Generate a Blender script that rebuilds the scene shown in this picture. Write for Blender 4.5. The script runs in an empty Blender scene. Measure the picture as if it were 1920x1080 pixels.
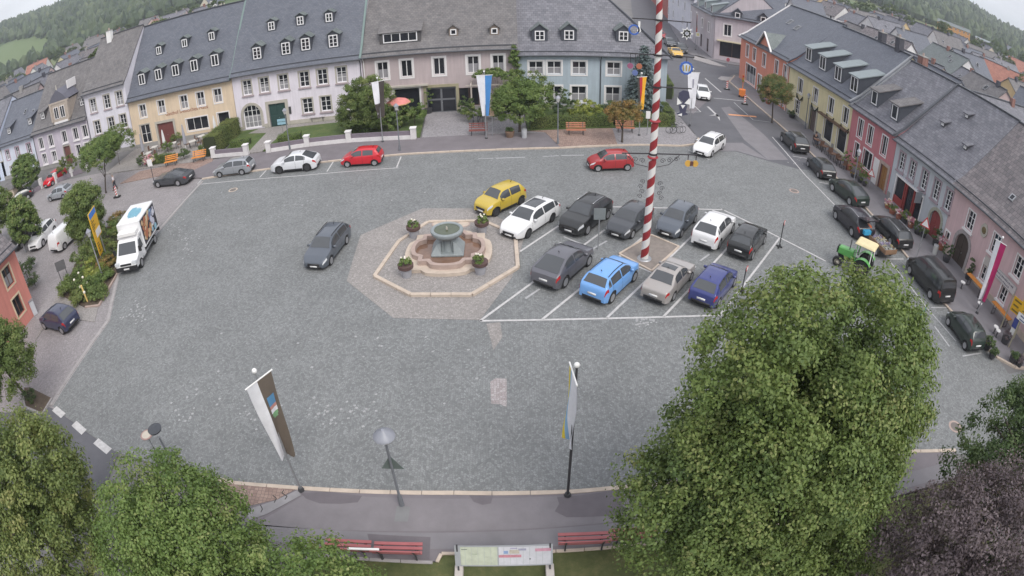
import bpy, bmesh, math, random
import numpy as np
from mathutils import Vector, Matrix

random.seed(7)
SC = bpy.context.scene
COL = SC.collection
R = math.radians
PI = math.pi

# ------------------------------------------------------------------ camera
# wide-angle web camera on a tower, 17.2 m above the square, strong barrel lens
CAM_H, CAM_F, CAM_K, CAM_P, CAM_R = 17.2, 1164.19, 0.12874, 0.575464, 0.024043
cam_d = bpy.data.cameras.new("webcam")
cam = bpy.data.objects.new("webcam", cam_d)
COL.objects.link(cam)
cam_d.type = 'PANO'
_k1 = 1920.0 / 36.0 / CAM_F
_k3 = CAM_K * _k1 ** 3
for tgt in (cam_d, getattr(cam_d, 'cycles', None)):
    if tgt is None:
        continue
    try:
        tgt.panorama_type = 'FISHEYE_LENS_POLYNOMIAL'
        tgt.fisheye_fov = R(170)
        tgt.fisheye_polynomial_k0 = 0.0
        tgt.fisheye_polynomial_k1 = -_k1
        tgt.fisheye_polynomial_k2 = 0.0
        tgt.fisheye_polynomial_k3 = -_k3
        tgt.fisheye_polynomial_k4 = 0.0
    except Exception:
        pass
cam_d.sensor_fit = 'HORIZONTAL'
cam_d.sensor_width = 36.0
cam_d.sensor_height = 36.0 * 9 / 16
cam_d.clip_start = 0.1
cam_d.clip_end = 12000
_c, _s, _cp, _sp = math.cos(CAM_R), math.sin(CAM_R), math.cos(CAM_P), math.sin(CAM_P)
def _pw(x, yu, f):
    return Vector((x, f * _cp + yu * _sp, -f * _sp + yu * _cp))
_rx, _ux, _bx = _pw(_c, -_s, 0), _pw(_s, _c, 0), -_pw(0, 0, 1)
cam.matrix_world = Matrix(((_rx.x, _ux.x, _bx.x, 0), (_rx.y, _ux.y, _bx.y, 0), (_rx.z, _ux.z, _bx.z, CAM_H), (0, 0, 0, 1)))
SC.camera = cam

# ------------------------------------------------------------------ overcast daylight
w = bpy.data.worlds.new("World"); SC.world = w; w.use_nodes = True
nt = w.node_tree; nt.nodes.clear()
wo = nt.nodes.new('ShaderNodeOutputWorld'); bg = nt.nodes.new('ShaderNodeBackground')
sk = nt.nodes.new('ShaderNodeTexSky'); sk.sky_type = 'NISHITA'; sk.sun_disc = False
sk.sun_elevation = R(50); sk.sun_rotation = R(150); sk.air_density = 1.0; sk.dust_density = 3.0
tc = nt.nodes.new('ShaderNodeTexCoord'); mp = nt.nodes.new('ShaderNodeMapping'); mp.inputs['Scale'].default_value = (1.2, 1.2, 4.5)
nz = nt.nodes.new('ShaderNodeTexNoise'); nz.inputs['Scale'].default_value = 3.0; nz.inputs['Detail'].default_value = 6
rp = nt.nodes.new('ShaderNodeValToRGB')
rp.color_ramp.elements[0].position = 0.3; rp.color_ramp.elements[0].color = (5.2, 5.3, 5.75, 1)
rp.color_ramp.elements[1].position = 0.75; rp.color_ramp.elements[1].color = (7.6, 7.7, 8.1, 1)
mx = nt.nodes.new('ShaderNodeMix'); mx.data_type = 'RGBA'; mx.inputs[0].default_value = 0.9
nt.links.new(tc.outputs['Generated'], mp.inputs[0]); nt.links.new(mp.outputs[0], nz.inputs['Vector'])
nt.links.new(nz.outputs['Fac'], rp.inputs[0])
nt.links.new(sk.outputs[0], mx.inputs[6]); nt.links.new(rp.outputs[0], mx.inputs[7])
nt.links.new(mx.outputs[2], bg.inputs['Color']); bg.inputs['Strength'].default_value = 0.1
nt.links.new(bg.outputs[0], wo.inputs[0])

sd = bpy.data.lights.new("sun", 'SUN'); sd.energy = 1.5; sd.angle = R(35); sd.color = (1.0, 0.96, 0.9)
sun = bpy.data.objects.new("sun", sd); COL.objects.link(sun)
# sun from high on the camera's right-hand side, behind thin cloud
_az, _el = R(150), R(50)
_dirv = Vector((math.sin(_az) * math.cos(_el), math.cos(_az) * math.cos(_el), math.sin(_el)))
sun.rotation_euler = _dirv.to_track_quat('Z', 'Y').to_euler()
SC.view_settings.view_transform = 'Standard'
SC.view_settings.look = 'None'
SC.view_settings.exposure = 0.74
SC.view_settings.gamma = 1.0
SC.render.engine = 'CYCLES'
SC.cycles.max_bounces = 6
SC.cycles.use_adaptive_sampling = True

# ------------------------------------------------------------------ survey: photo pixel -> metres on the level z
def ray(px, py):
    dx, dy = px - 960.0, py - 540.0
    dx, dy = dx * _c - dy * _s, dx * _s + dy * _c
    n = math.hypot(dx, dy) or 1e-9
    r = n / CAM_F
    th = r * (1 + CAM_K * r * r)
    x, yu, f = dx / n * math.sin(th), -dy / n * math.sin(th), math.cos(th)
    return _pw(x, yu, f)
def G(px, py, z=0.0):
    v = ray(px, py); t = (z - CAM_H) / v.z
    return (v.x * t, v.y * t)
def GY(px, py, y):
    v = ray(px, py); t = y / v.y
    return (v.x * t, y, CAM_H + v.z * t)
def GX(px, py, x):
    v = ray(px, py); t = x / v.x
    return (x, v.y * t, CAM_H + v.z * t)

# ------------------------------------------------------------------ materials
MATS = {}
def _nodes(name):
    m = bpy.data.materials.new(name); m.use_nodes = True
    t = m.node_tree; b = t.nodes['Principled BSDF']
    return m, t, b
def pm(name, col, rough=0.8, var=0.12, scale=2.0, bump=0.0, bscale=30.0, metal=0.0, fine=0.0, spec=None, coat=0.0):
    """painted / plain surface: base colour with slow weathering and optional fine grain"""
    if name in MATS: return MATS[name]
    m, t, b = _nodes(name)
    b.inputs['Roughness'].default_value = rough; b.inputs['Metallic'].default_value = metal
    if spec is not None: b.inputs['Specular IOR Level'].default_value = spec
    if coat: b.inputs['Coat Weight'].default_value = coat; b.inputs['Coat Roughness'].default_value = 0.06
    g = t.nodes.new('ShaderNodeNewGeometry')
    n = t.nodes.new('ShaderNodeTexNoise'); n.inputs['Scale'].default_value = scale; n.inputs['Detail'].default_value = 5; n.inputs['Roughness'].default_value = 0.65
    t.links.new(g.outputs['Position'], n.inputs['Vector'])
    r = t.nodes.new('ShaderNodeValToRGB')
    r.color_ramp.elements[0].position = 0.25; r.color_ramp.elements[1].position = 0.75
    r.color_ramp.elements[0].color = tuple(c * (1 - var) for c in col) + (1,)
    r.color_ramp.elements[1].color = tuple(min(1, c * (1 + var)) for c in col) + (1,)
    t.links.new(n.outputs['Fac'], r.inputs[0])
    t.links.new(r.outputs[0], b.inputs['Base Color'])
    if bump:
        n2 = t.nodes.new('ShaderNodeTexNoise'); n2.inputs['Scale'].default_value = bscale; n2.inputs['Detail'].default_value = 3
        t.links.new(g.outputs['Position'], n2.inputs['Vector'])
        bp = t.nodes.new('ShaderNodeBump'); bp.inputs['Strength'].default_value = bump; bp.inputs['Distance'].default_value = 0.02
        t.links.new(n2.outputs['Fac'], bp.inputs['Height']); t.links.new(bp.outputs[0], b.inputs['Normal'])
    MATS[name] = m
    return m
def glass_mat():
    m, t, b = _nodes('window_glass')
    b.inputs['Base Color'].default_value = (0.018, 0.02, 0.026, 1); b.inputs['Roughness'].default_value = 0.06
    g = t.nodes.new('ShaderNodeNewGeometry'); n = t.nodes.new('ShaderNodeTexNoise'); n.inputs['Scale'].default_value = 0.8
    t.links.new(g.outputs['Position'], n.inputs['Vector'])
    bp = t.nodes.new('ShaderNodeBump'); bp.inputs['Strength'].default_value = 0.05; bp.inputs['Distance'].default_value = 0.2
    t.links.new(n.outputs['Fac'], bp.inputs['Height']); t.links.new(bp.outputs[0], b.inputs['Normal'])
    MATS['glass'] = m
    return m
def stones(name, c1, c2, joint, size=0.11, rand=0.75, rough=0.75, patch=0.15, fan=True, light=0.0, jw=0.06):
    """small cobbles: one tone per stone, darker joints, slow patches; laid in shallow arcs"""
    m, t, b = _nodes(name)
    b.inputs['Roughness'].default_value = rough
    N = t.nodes.new; K = t.links.new
    g = N('ShaderNodeNewGeometry'); sep = N('ShaderNodeSeparateXYZ'); K(g.outputs['Position'], sep.inputs[0])
    def M(op, a, b_=None, c=None):
        n = N('ShaderNodeMath'); n.operation = op
        for i, v in enumerate((a, b_, c)):
            if v is None: continue
            if isinstance(v, (int, float)): n.inputs[i].default_value = v
            else: K(v, n.inputs[i])
        return n.outputs[0]
    if fan:
        u = M('MULTIPLY', M('SUBTRACT', M('FRACT', M('DIVIDE', sep.outputs[0], 1.5)), 0.5), 1.5)
        arc = M('MULTIPLY', M('MULTIPLY', u, u), 0.45)
        y = M('ADD', sep.outputs[1], arc)
    else:
        y = sep.outputs[1]
    cmb = N('ShaderNodeCombineXYZ'); K(sep.outputs[0], cmb.inputs[0]); K(y, cmb.inputs[1])
    v1 = N('ShaderNodeTexVoronoi'); v1.voronoi_dimensions = '2D'; v1.inputs['Scale'].default_value = 1 / size; v1.inputs['Randomness'].default_value = rand
    v2 = N('ShaderNodeTexVoronoi'); v2.voronoi_dimensions = '2D'; v2.feature = 'DISTANCE_TO_EDGE'; v2.inputs['Scale'].default_value = 1 / size; v2.inputs['Randomness'].default_value = rand
    K(cmb.outputs[0], v1.inputs['Vector']); K(cmb.outputs[0], v2.inputs['Vector'])
    sc = N('ShaderNodeSeparateColor'); K(v1.outputs['Color'], sc.inputs[0])
    r1 = N('ShaderNodeValToRGB'); r1.color_ramp.elements[0].color = tuple(c1) + (1,); r1.color_ramp.elements[1].color = tuple(c2) + (1,)
    r1.color_ramp.elements[0].position = 0.05; r1.color_ramp.elements[1].position = 0.95
    if light:
        e = r1.color_ramp.elements.new(0.955); e.color = tuple(c2) + (1,)
        r1.color_ramp.elements[2].position = 1.0; r1.color_ramp.elements[2].color = tuple(min(.62, c * light) for c in c2) + (1,)
    K(sc.outputs[0], r1.inputs[0])
    np_ = N('ShaderNodeTexNoise'); np_.inputs['Scale'].default_value = 0.35; np_.inputs['Detail'].default_value = 6; np_.inputs['Roughness'].default_value = 0.7
    K(g.outputs['Position'], np_.inputs['Vector'])
    rr = N('ShaderNodeValToRGB'); rr.color_ramp.elements[0].position = 0.3; rr.color_ramp.elements[1].position = 0.72
    rr.color_ramp.elements[0].color = (1 - patch,) * 3 + (1,); rr.color_ramp.elements[1].color = (1 + patch,) * 3 + (1,)
    K(np_.outputs['Fac'], rr.inputs[0])
    mu = N('ShaderNodeMix'); mu.data_type = 'RGBA'; mu.blend_type = 'MULTIPLY'; mu.inputs[0].default_value = 1
    K(r1.outputs[0], mu.inputs[6]); K(rr.outputs[0], mu.inputs[7])
    jr = N('ShaderNodeMapRange'); jr.inputs[1].default_value = jw; jr.inputs[2].default_value = jw * 2.6
    K(v2.outputs['Distance'], jr.inputs[0])
    mj = N('ShaderNodeMix'); mj.data_type = 'RGBA'; mj.inputs[6].default_value = tuple(joint) + (1,)
    K(jr.outputs[0], mj.inputs[0]); K(mu.outputs[2], mj.inputs[7])
    K(mj.outputs[2], b.inputs['Base Color'])
    bp = N('ShaderNodeBump'); bp.inputs['Strength'].default_value = 0.35; bp.inputs['Distance'].default_value = 0.02
    K(jr.outputs[0], bp.inputs['Height']); K(bp.outputs[0], b.inputs['Normal'])
    MATS[name] = m
    return m
def roof_mat(name, col, col2, bw=0.3, bh=0.2, var=0.25, rough=0.7, joint=0.55, wavy=False):
    """slates / tiles in courses; coordinates come from the roof's own UV map (metres along eave, metres up slope)"""
    m, t, b = _nodes(name)
    N = t.nodes.new; K = t.links.new
    b.inputs['Roughness'].default_value = rough
    uv = N('ShaderNodeUVMap'); uv.uv_map = 'UVMap'
    bt = N('ShaderNodeTexBrick'); bt.inputs['Scale'].default_value = 1.0
    bt.inputs['Brick Width'].default_value = bw; bt.inputs['Row Height'].default_value = bh
    bt.inputs['Mortar Size'].default_value = 0.012; bt.inputs['Mortar Smooth'].default_value = 0.3
    bt.inputs['Color1'].default_value = tuple(col) + (1,); bt.inputs['Color2'].default_value = tuple(col2) + (1,)
    bt.inputs['Mortar'].default_value = tuple(c * joint for c in col) + (1,)
    K(uv.outputs[0], bt.inputs['Vector'])
    g = N('ShaderNodeNewGeometry'); n = N('ShaderNodeTexNoise'); n.inputs['Scale'].default_value = 0.9; n.inputs['Detail'].default_value = 7; n.inputs['Roughness'].default_value = 0.75
    K(g.outputs['Position'], n.inputs['Vector'])
    r = N('ShaderNodeValToRGB'); r.color_ramp.elements[0].position = 0.3; r.color_ramp.elements[1].position = 0.75
    r.color_ramp.elements[0].color = (1 - var,) * 3 + (1,); r.color_ramp.elements[1].color = (1 + var, 1 + var, 1 + var * .9, 1)
    K(n.outputs['Fac'], r.inputs[0])
    mu = N('ShaderNodeMix'); mu.data_type = 'RGBA'; mu.blend_type = 'MULTIPLY'; mu.inputs[0].default_value = 1
    K(bt.outputs['Color'], mu.inputs[6]); K(r.outputs[0], mu.inputs[7]); K(mu.outputs[2], b.inputs['Base Color'])
    bp = N('ShaderNodeBump'); bp.inputs['Strength'].default_value = 0.5; bp.inputs['Distance'].default_value = 0.02; bp.invert = True
    K(bt.outputs['Fac'], bp.inputs['Height']); K(bp.outputs[0], b.inputs['Normal'])
    MATS[name] = m
    return m
def leaf_mat(name, cols, rough=0.55, trans=0.25):
    """leaf colour comes from a per-leaf value stored on the mesh (natural hue spread, plus shade painted into inner crown clumps)"""
    m, t, b = _nodes(name)
    N = t.nodes.new; K = t.links.new
    a = N('ShaderNodeAttribute'); a.attribute_name = 'hue'
    r = N('ShaderNodeValToRGB')
    els = r.color_ramp.elements
    for i, c in enumerate(cols):
        p = i / (len(cols) - 1)
        e = els[0] if i == 0 else els[-1] if i == len(cols) - 1 else els.new(p)
        e.position = p; e.color = tuple(c) + (1,)
    K(a.outputs['Fac'], r.inputs[0]); K(r.outputs[0], b.inputs['Base Color'])
    b.inputs['Roughness'].default_value = rough
    b.inputs['Specular IOR Level'].default_value = 0.35
    tr = N('ShaderNodeBsdfTranslucent'); mixs = N('ShaderNodeMixShader'); mixs.inputs[0].default_value = trans
    br = N('ShaderNodeMix'); br.data_type = 'RGBA'; br.blend_type = 'MULTIPLY'; br.inputs[0].default_value = 1; br.inputs[7].default_value = (1.3, 1.35, 0.7, 1)
    K(r.outputs[0], br.inputs[6]); K(br.outputs[2], tr.inputs['Color'])
    out = t.nodes['Material Output']
    K(b.outputs[0], mixs.inputs[1]); K(tr.outputs[0], mixs.inputs[2]); K(mixs.outputs[0], out.inputs['Surface'])
    MATS[name] = m
    return m

# ------------------------------------------------------------------ object helpers
def tag(o, label=None, cat=None, group=None, kind=None):
    if label: o['label'] = label
    if cat: o['category'] = cat
    if group: o['group'] = group
    if kind: o['kind'] = kind
    return o
def thing(name, label, cat, loc=(0, 0, 0), rz=0.0, group=None):
    o = bpy.data.objects.new(name, None); COL.objects.link(o)
    o.empty_display_size = 0.3
    o.location = loc; o.rotation_euler = (0, 0, rz)
    return tag(o, label, cat, group)
def link(name, me, parent=None, loc=None, rz=None):
    o = bpy.data.objects.new(name, me); COL.objects.link(o)
    if parent is not None: o.parent = parent
    if loc is not None: o.location = loc
    if rz is not None: o.rotation_euler = (0, 0, rz)
    return o
def copy_tree(o, parent=None):
    c = o.copy(); COL.objects.link(c); c.parent = parent
    for ch in list(o.children): copy_tree(ch, c)
    return c
class MB:
    def __init__(s): s.v = []; s.f = []; s.uv = None; s.sm = False; s.mi = []
    def add(s, vs, fs):
        n = len(s.v); s.v += [tuple(p) for p in vs]; s.f += [tuple(i + n for i in f) for f in fs]; return s
    def box(s, x0, x1, y0, y1, z0, z1):
        return s.add([(x0, y0, z0), (x1, y0, z0), (x1, y1, z0), (x0, y1, z0), (x0, y0, z1), (x1, y0, z1), (x1, y1, z1), (x0, y1, z1)],
                     [(0, 3, 2, 1), (4, 5, 6, 7), (0, 1, 5, 4), (1, 2, 6, 5), (2, 3, 7, 6), (3, 0, 4, 7)])
    def cbox(s, c, d, rz=0.0):
        x, y, z = c; a, b_, h = d[0] / 2, d[1] / 2, d[2] / 2; co, si = math.cos(rz), math.sin(rz)
        P = [(-a, -b_), (a, -b_), (a, b_), (-a, b_)]
        vs = [(x + p * co - q * si, y + p * si + q * co, z + k) for k in (-h, h) for p, q in P]
        return s.add(vs, [(0, 3, 2, 1), (4, 5, 6, 7), (0, 1, 5, 4), (1, 2, 6, 5), (2, 3, 7, 6), (3, 0, 4, 7)])
    def bar(s, p, q, w, h=None, up=(0, 0, 1)):
        """rectangular bar from p to q"""
        h = h or w; p = Vector(p); q = Vector(q); d = (q - p).normalized()
        u = d.cross(Vector(up))
        if u.length < 1e-4: u = d.cross(Vector((1, 0, 0)))
        u.normalize(); n = u.cross(d)
        vs = []
        for c in (p, q):
            for a, b_ in ((-1, -1), (1, -1), (1, 1), (-1, 1)):
                vs.append(tuple(c + u * a * w / 2 + n * b_ * h / 2))
        return s.add(vs, [(0, 3, 2, 1), (4, 5, 6, 7), (0, 1, 5, 4), (1, 2, 6, 5), (2, 3, 7, 6), (3, 0, 4, 7)])
    def tube(s, pts, rad, n=8, cap=True):
        pts = [Vector(p) for p in pts]; rs = rad if isinstance(rad, (list, tuple)) else [rad] * len(pts)
        vs = []; fs = []; ref = None
        for i, p in enumerate(pts):
            d = (pts[min(i + 1, len(pts) - 1)] - pts[max(i - 1, 0)]).normalized()
            if ref is None:
                ref = d.cross(Vector((0, 0, 1)))
                if ref.length < 1e-3: ref = d.cross(Vector((1, 0, 0)))
            u = (ref - d * ref.dot(d)).normalized(); ref = u; v = d.cross(u)
            for k in range(n):
                a = 2 * PI * k / n
                vs.append(tuple(p + (u * math.cos(a) + v * math.sin(a)) * rs[i]))
        for i in range(len(pts) - 1):
            for k in range(n):
                fs.append((i * n + k, i * n + (k + 1) % n, (i + 1) * n + (k + 1) % n, (i + 1) * n + k))
        if cap:
            fs.append(tuple(range(n))[::-1]); fs.append(tuple((len(pts) - 1) * n + k for k in range(n)))
        return s.add(vs, fs)
    def lathe(s, prof, n=16, c=(0, 0, 0), sx=1.0, sy=1.0):
        vs = []; fs = []
        for r, z in prof:
            for k in range(n):
                a = 2 * PI * k / n
                vs.append((c[0] + r * math.cos(a) * sx, c[1] + r * math.sin(a) * sy, c[2] + z))
        for i in range(len(prof) - 1):
            for k in range(n):
                fs.append((i * n + k, i * n + (k + 1) % n, (i + 1) * n + (k + 1) % n, (i + 1) * n + k))
        fs.append(tuple(range(n))[::-1]); fs.append(tuple((len(prof) - 1) * n + k for k in range(n)))
        return s.add(vs, fs)
    def prism(s, poly, z0, z1):
        n = len(poly)
        vs = [(p[0], p[1], z0) for p in poly] + [(p[0], p[1], z1) for p in poly]
        a = sum(poly[i][0] * poly[(i + 1) % n][1] - poly[(i + 1) % n][0] * poly[i][1] for i in range(n))
        fs = [tuple(range(n))[::-1], tuple(range(n, 2 * n))] + [(i, (i + 1) % n, n + (i + 1) % n, n + i) for i in range(n)]
        if a < 0: fs = [f[::-1] for f in fs]
        return s.add(vs, fs)
    def plate(s, poly, y0, y1):
        """extrude an XZ outline from y0 to y1"""
        n = len(poly)
        vs = [(p[0], y0, p[1]) for p in poly] + [(p[0], y1, p[1]) for p in poly]
        return s.add(vs, [tuple(range(n)), tuple(range(n, 2 * n))[::-1]] + [(i + n, (i + 1) % n + n, (i + 1) % n, i) for i in range(n)])
    def ball(s, c, r, n=10, m=6, sz=1.0):
        prof = [(max(1e-3, r * math.sin(PI * i / m)), -r * math.cos(PI * i / m) * sz) for i in range(m + 1)]
        return s.lathe(prof, n, c)
    def mesh(s, name, mat=None, smooth=False, bevel=0.0, fixn=False, uvs=None):
        me = bpy.data.meshes.new(name); me.from_pydata(s.v, [], s.f)
        if fixn or bevel:
            bm = bmesh.new(); bm.from_mesh(me)
            bmesh.ops.remove_doubles(bm, verts=bm.verts, dist=1e-5)
            if fixn: bmesh.ops.recalc_face_normals(bm, faces=bm.faces)
            if bevel: bmesh.ops.bevel(bm, geom=list(bm.edges), offset=bevel, segments=1, affect='EDGES', clamp_overlap=True)
            bm.to_mesh(me); bm.free()
        if mat is not None: me.materials.append(mat if not isinstance(mat, str) else MATS[mat])
        if smooth:
            me.polygons.foreach_set('use_smooth', [True] * len(me.polygons))
            if smooth != 'all': me.set_sharp_from_angle(angle=R(38))
        return me
    def build(s, name, mat, parent=None, smooth=False, bevel=0.0, fixn=False, loc=None, rz=None):
        return link(name, s.mesh(name, mat, smooth, bevel, fixn), parent, loc, rz)
def struct(o): o['kind'] = 'structure'; return o
def sheet(name, poly, z, mat, parent=None, kind='structure'):
    bm = bmesh.new(); vs = [bm.verts.new((p[0], p[1], z)) for p in poly]; f = bm.faces.new(vs)
    f.normal_update()
    if f.normal.z < 0: f.normal_flip()
    bmesh.ops.triangulate(bm, faces=bm.faces)
    me = bpy.data.meshes.new(name); bm.to_mesh(me); bm.free()
    me.materials.append(mat)
    o = link(name, me, parent)
    if parent is None: o['kind'] = kind
    return o
def slab(name, poly, z0, z1, mat, parent=None):
    b = MB(); b.prism(poly, z0, z1)
    o = b.build(name, mat, parent)
    if parent is None: o['kind'] = 'structure'
    return o
def text_mesh(name, body, size, mat, parent, loc, rot, extr=0.006, align='CENTER', sx=1.0):
    cu = bpy.data.curves.new(name, 'FONT'); cu.body = body; cu.size = size; cu.extrude = extr; cu.align_x = align; cu.align_y = 'CENTER'; cu.resolution_u = 2
    to = bpy.data.objects.new(name, cu); COL.objects.link(to)
    bpy.context.view_layer.update()
    me = bpy.data.meshes.new_from_object(to)
    bpy.data.objects.remove(to); bpy.data.curves.remove(cu)
    me.name = name; me.materials.clear(); me.materials.append(mat)
    o = link(name, me, parent); o.location = loc; o.rotation_euler = rot; o.scale = (sx, 1, 1)
    return o
GLASS = glass_mat()
WHITE = pm('white_paint', (0.78, 0.77, 0.76), 0.5, 0.05)
DARKMETAL = pm('dark_metal', (0.05, 0.05, 0.055), 0.5, 0.1)
GALV = pm('galvanised_steel', (0.38, 0.39, 0.41), 0.45, 0.1, metal=0.6)
BLACK = pm('black_rubber', (0.018, 0.018, 0.019), 0.7, 0.1)
# ================================================================== SETTING: ground, roads, pavements
COBBLE = stones('granite_setts', (0.158, 0.164, 0.166), (0.24, 0.248, 0.25), (0.127, 0.132, 0.133), size=0.10, rand=0.75, patch=0.13, light=1.12, jw=0.03)
PAVE_RED = stones('reddish_setts', (0.235, 0.217, 0.221), (0.315, 0.293, 0.298), (0.18, 0.167, 0.17), size=0.10, rand=0.7, fan=False, patch=0.14, light=1.1, jw=0.025)
PAVE_PINK = stones('fountain_setts', (0.245, 0.228, 0.218), (0.345, 0.322, 0.31), (0.19, 0.175, 0.168), size=0.09, rand=0.8, fan=False, patch=0.12, light=1.15, jw=0.03)
PAVE_GREY = stones('grey_setts', (0.24, 0.225, 0.235), (0.34, 0.325, 0.34), (0.17, 0.16, 0.165), size=0.12, rand=0.5, fan=False, patch=0.1, jw=0.03)
BRICKPAVE = stones('brick_paving', (0.25, 0.17, 0.145), (0.36, 0.26, 0.22), (0.16, 0.12, 0.1), size=0.16, rand=0.35, fan=False, patch=0.12, jw=0.03)
ASPH = pm('asphalt', (0.115, 0.115, 0.128), 0.85, 0.16, 0.6, bump=0.3, bscale=60)
ASPH_OLD = pm('asphalt_old', (0.20, 0.19, 0.203), 0.85, 0.14, 0.7, bump=0.3, bscale=60)
ASPH_MID = pm('asphalt_footway', (0.175, 0.158, 0.17), 0.85, 0.13, 0.9, bump=0.3, bscale=60)
ASPH_PATCH = pm('asphalt_patch', (0.14, 0.125, 0.137), 0.85, 0.12, 1.4, bump=0.3, bscale=60)
ASPH_GREEN = pm('asphalt_light', (0.20, 0.20, 0.205), 0.85, 0.1, 1.4, bump=0.3, bscale=60)
SAND = pm('sandstone', (0.50, 0.42, 0.35), 0.8, 0.16, 2.5, bump=0.3, bscale=25)
SANDP = pm('pink_sandstone', (0.39, 0.30, 0.265), 0.8, 0.16, 2.5, bump=0.3, bscale=25)
GRANITE = pm('granite_kerb', (0.33, 0.31, 0.31), 0.8, 0.16, 2.5, bump=0.3, bscale=25)
PAINT = pm('road_paint', (0.50, 0.49, 0.49), 0.75, 0.22, 5)
PAINT_OLD = pm('worn_road_paint', (0.40, 0.40, 0.41), 0.8, 0.3, 6)
PAINT_OR = pm('orange_road_tape', (0.80, 0.36, 0.17), 0.7, 0.12, 5)
def grass_mat(name, a, b_, c):
    m, t, b = _nodes(name); N = t.nodes.new; K = t.links.new
    g = N('ShaderNodeNewGeometry'); n = N('ShaderNodeTexNoise'); n.inputs['Scale'].default_value = 0.9; n.inputs['Detail'].default_value = 9; n.inputs['Roughness'].default_value = 0.8
    K(g.outputs['Position'], n.inputs['Vector'])
    r = N('ShaderNodeValToRGB'); e = r.color_ramp.elements; e[0].position = 0.3; e[0].color = a + (1,); e[1].position = 0.72; e[1].color = c + (1,); x = e.new(0.5); x.color = b_ + (1,)
    K(n.outputs['Fac'], r.inputs[0]); K(r.outputs[0], b.inputs['Base Color']); b.inputs['Roughness'].default_value = 0.9
    n2 = N('ShaderNodeTexNoise'); n2.inputs['Scale'].default_value = 45; K(g.outputs['Position'], n2.inputs['Vector'])
    bp = N('ShaderNodeBump'); bp.inputs['Strength'].default_value = 0.8; bp.inputs['Distance'].default_value = 0.05
    K(n2.outputs['Fac'], bp.inputs['Height']); K(bp.outputs[0], b.inputs['Normal'])
    MATS[name] = m; return m
LAWN = grass_mat('dry_lawn', (0.055, 0.075, 0.022), (0.10, 0.115, 0.04), (0.19, 0.17, 0.075))
GRASS = grass_mat('garden_lawn', (0.05, 0.085, 0.02), (0.085, 0.13, 0.035), (0.16, 0.17, 0.06))
SOIL = pm('soil', (0.10, 0.075, 0.055), 0.95, 0.25, 4, bump=0.6, bscale=40)
def field_mat():
    m, t, b = _nodes('fields_and_woods'); N = t.nodes.new; K = t.links.new
    g = N('ShaderNodeNewGeometry'); v = N('ShaderNodeTexVoronoi'); v.inputs['Scale'].default_value = 0.008; v.voronoi_dimensions = '2D'
    K(g.outputs['Position'], v.inputs['Vector']); s = N('ShaderNodeSeparateColor'); K(v.outputs['Color'], s.inputs[0])
    r = N('ShaderNodeValToRGB'); e = r.color_ramp.elements; e[0].color = (0.05, 0.085, 0.03, 1); e[1].color = (0.17, 0.17, 0.08, 1); x = e.new(0.6); x.color = (0.10, 0.15, 0.05, 1)
    K(s.outputs[0], r.inputs[0]); K(r.outputs[0], b.inputs['Base Color']); b.inputs['Roughness'].default_value = 0.95
    MATS['fields'] = m; return m
FIELD = field_mat()
def hill_h(x, y):
    r = math.hypot(x, y); az = math.degrees(math.atan2(x, y))
    if r < 380: return -0.06
    t = min(1, (r - 380) / 620); s = t * t * (3 - 2 * t)
    if az < -28: top = 70 + 8 * math.sin(az * .2)
    elif az < 25: top = 34
    else: top = 36 - 22 * max(0, min(1, (az - 44.5) / 8.5)) + 2 * math.sin(az * .9)
    if 25 <= az < 44.5: top = 36 + 2 * math.sin(az * .9)
    far = 1.0 if r < 1500 else max(0.3, 1 - (r - 1500) / 4000)
    return -0.06 + s * top * far + s * 3 * math.sin(x * .006) * math.cos(y * .005)
def terrain():
    rs = [0, 20, 60, 120, 200, 300, 380] + [380 + 62 * i for i in range(1, 13)] + [1300, 1600, 2100, 3000, 4500, 7000]
    na = 144; vs = [(0, 0, -0.06)]; fs = []
    for r in rs[1:]:
        for k in range(na):
            a = 2 * PI * k / na; x, y = r * math.sin(a), r * math.cos(a); vs.append((x, y, hill_h(x, y)))
    for k in range(na): fs.append((0, 1 + (k + 1) % na, 1 + k))
    for i in range(len(rs) - 2):
        for k in range(na):
            a = 1 + i * na + k; b_ = 1 + i * na + (k + 1) % na
            fs.append((a, b_, b_ + na, a + na))
    m = MB(); m.add(vs, fs)
    o = m.build('ground', FIELD, smooth='all', fixn=True); return struct(o)
terrain()

TOWN = pm('town_ground', (0.17, 0.165, 0.165), 0.9, 0.2, 0.2)
sheet('town_ground', [(-140, -30), (230, -30), (230, 330), (-140, 330)], -0.03, TOWN)
# left-hand side street and bays, reddish setts
sheet('side_street', [(-120, 2), (-22, 2), (-22, 52), (-120, 52)], -0.012, PAVE_RED)
SQ = [(-24.2, 16.3), G(215, 846), (-11.5, 13.15), (3.7, 13.2), (14, 13.4), (20, 12.0), (24, 8), (24, -6), (45, -6), (45, 16.5), (27.6, 16.5), (27.6, 51.5), (16.9, 51.5), (15.4, 48.05), (11, 48.05),
      (4.15, 47.15), (-2.3, 46.9), (-8.4, 46.85), (-17.6, 46.2), (-27.0, 45.3), (-26.7, 35.8), (-26.73, 29.4), (-24.2, 24.1)]
sheet('market_square', SQ, 0.0, COBBLE)
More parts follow.
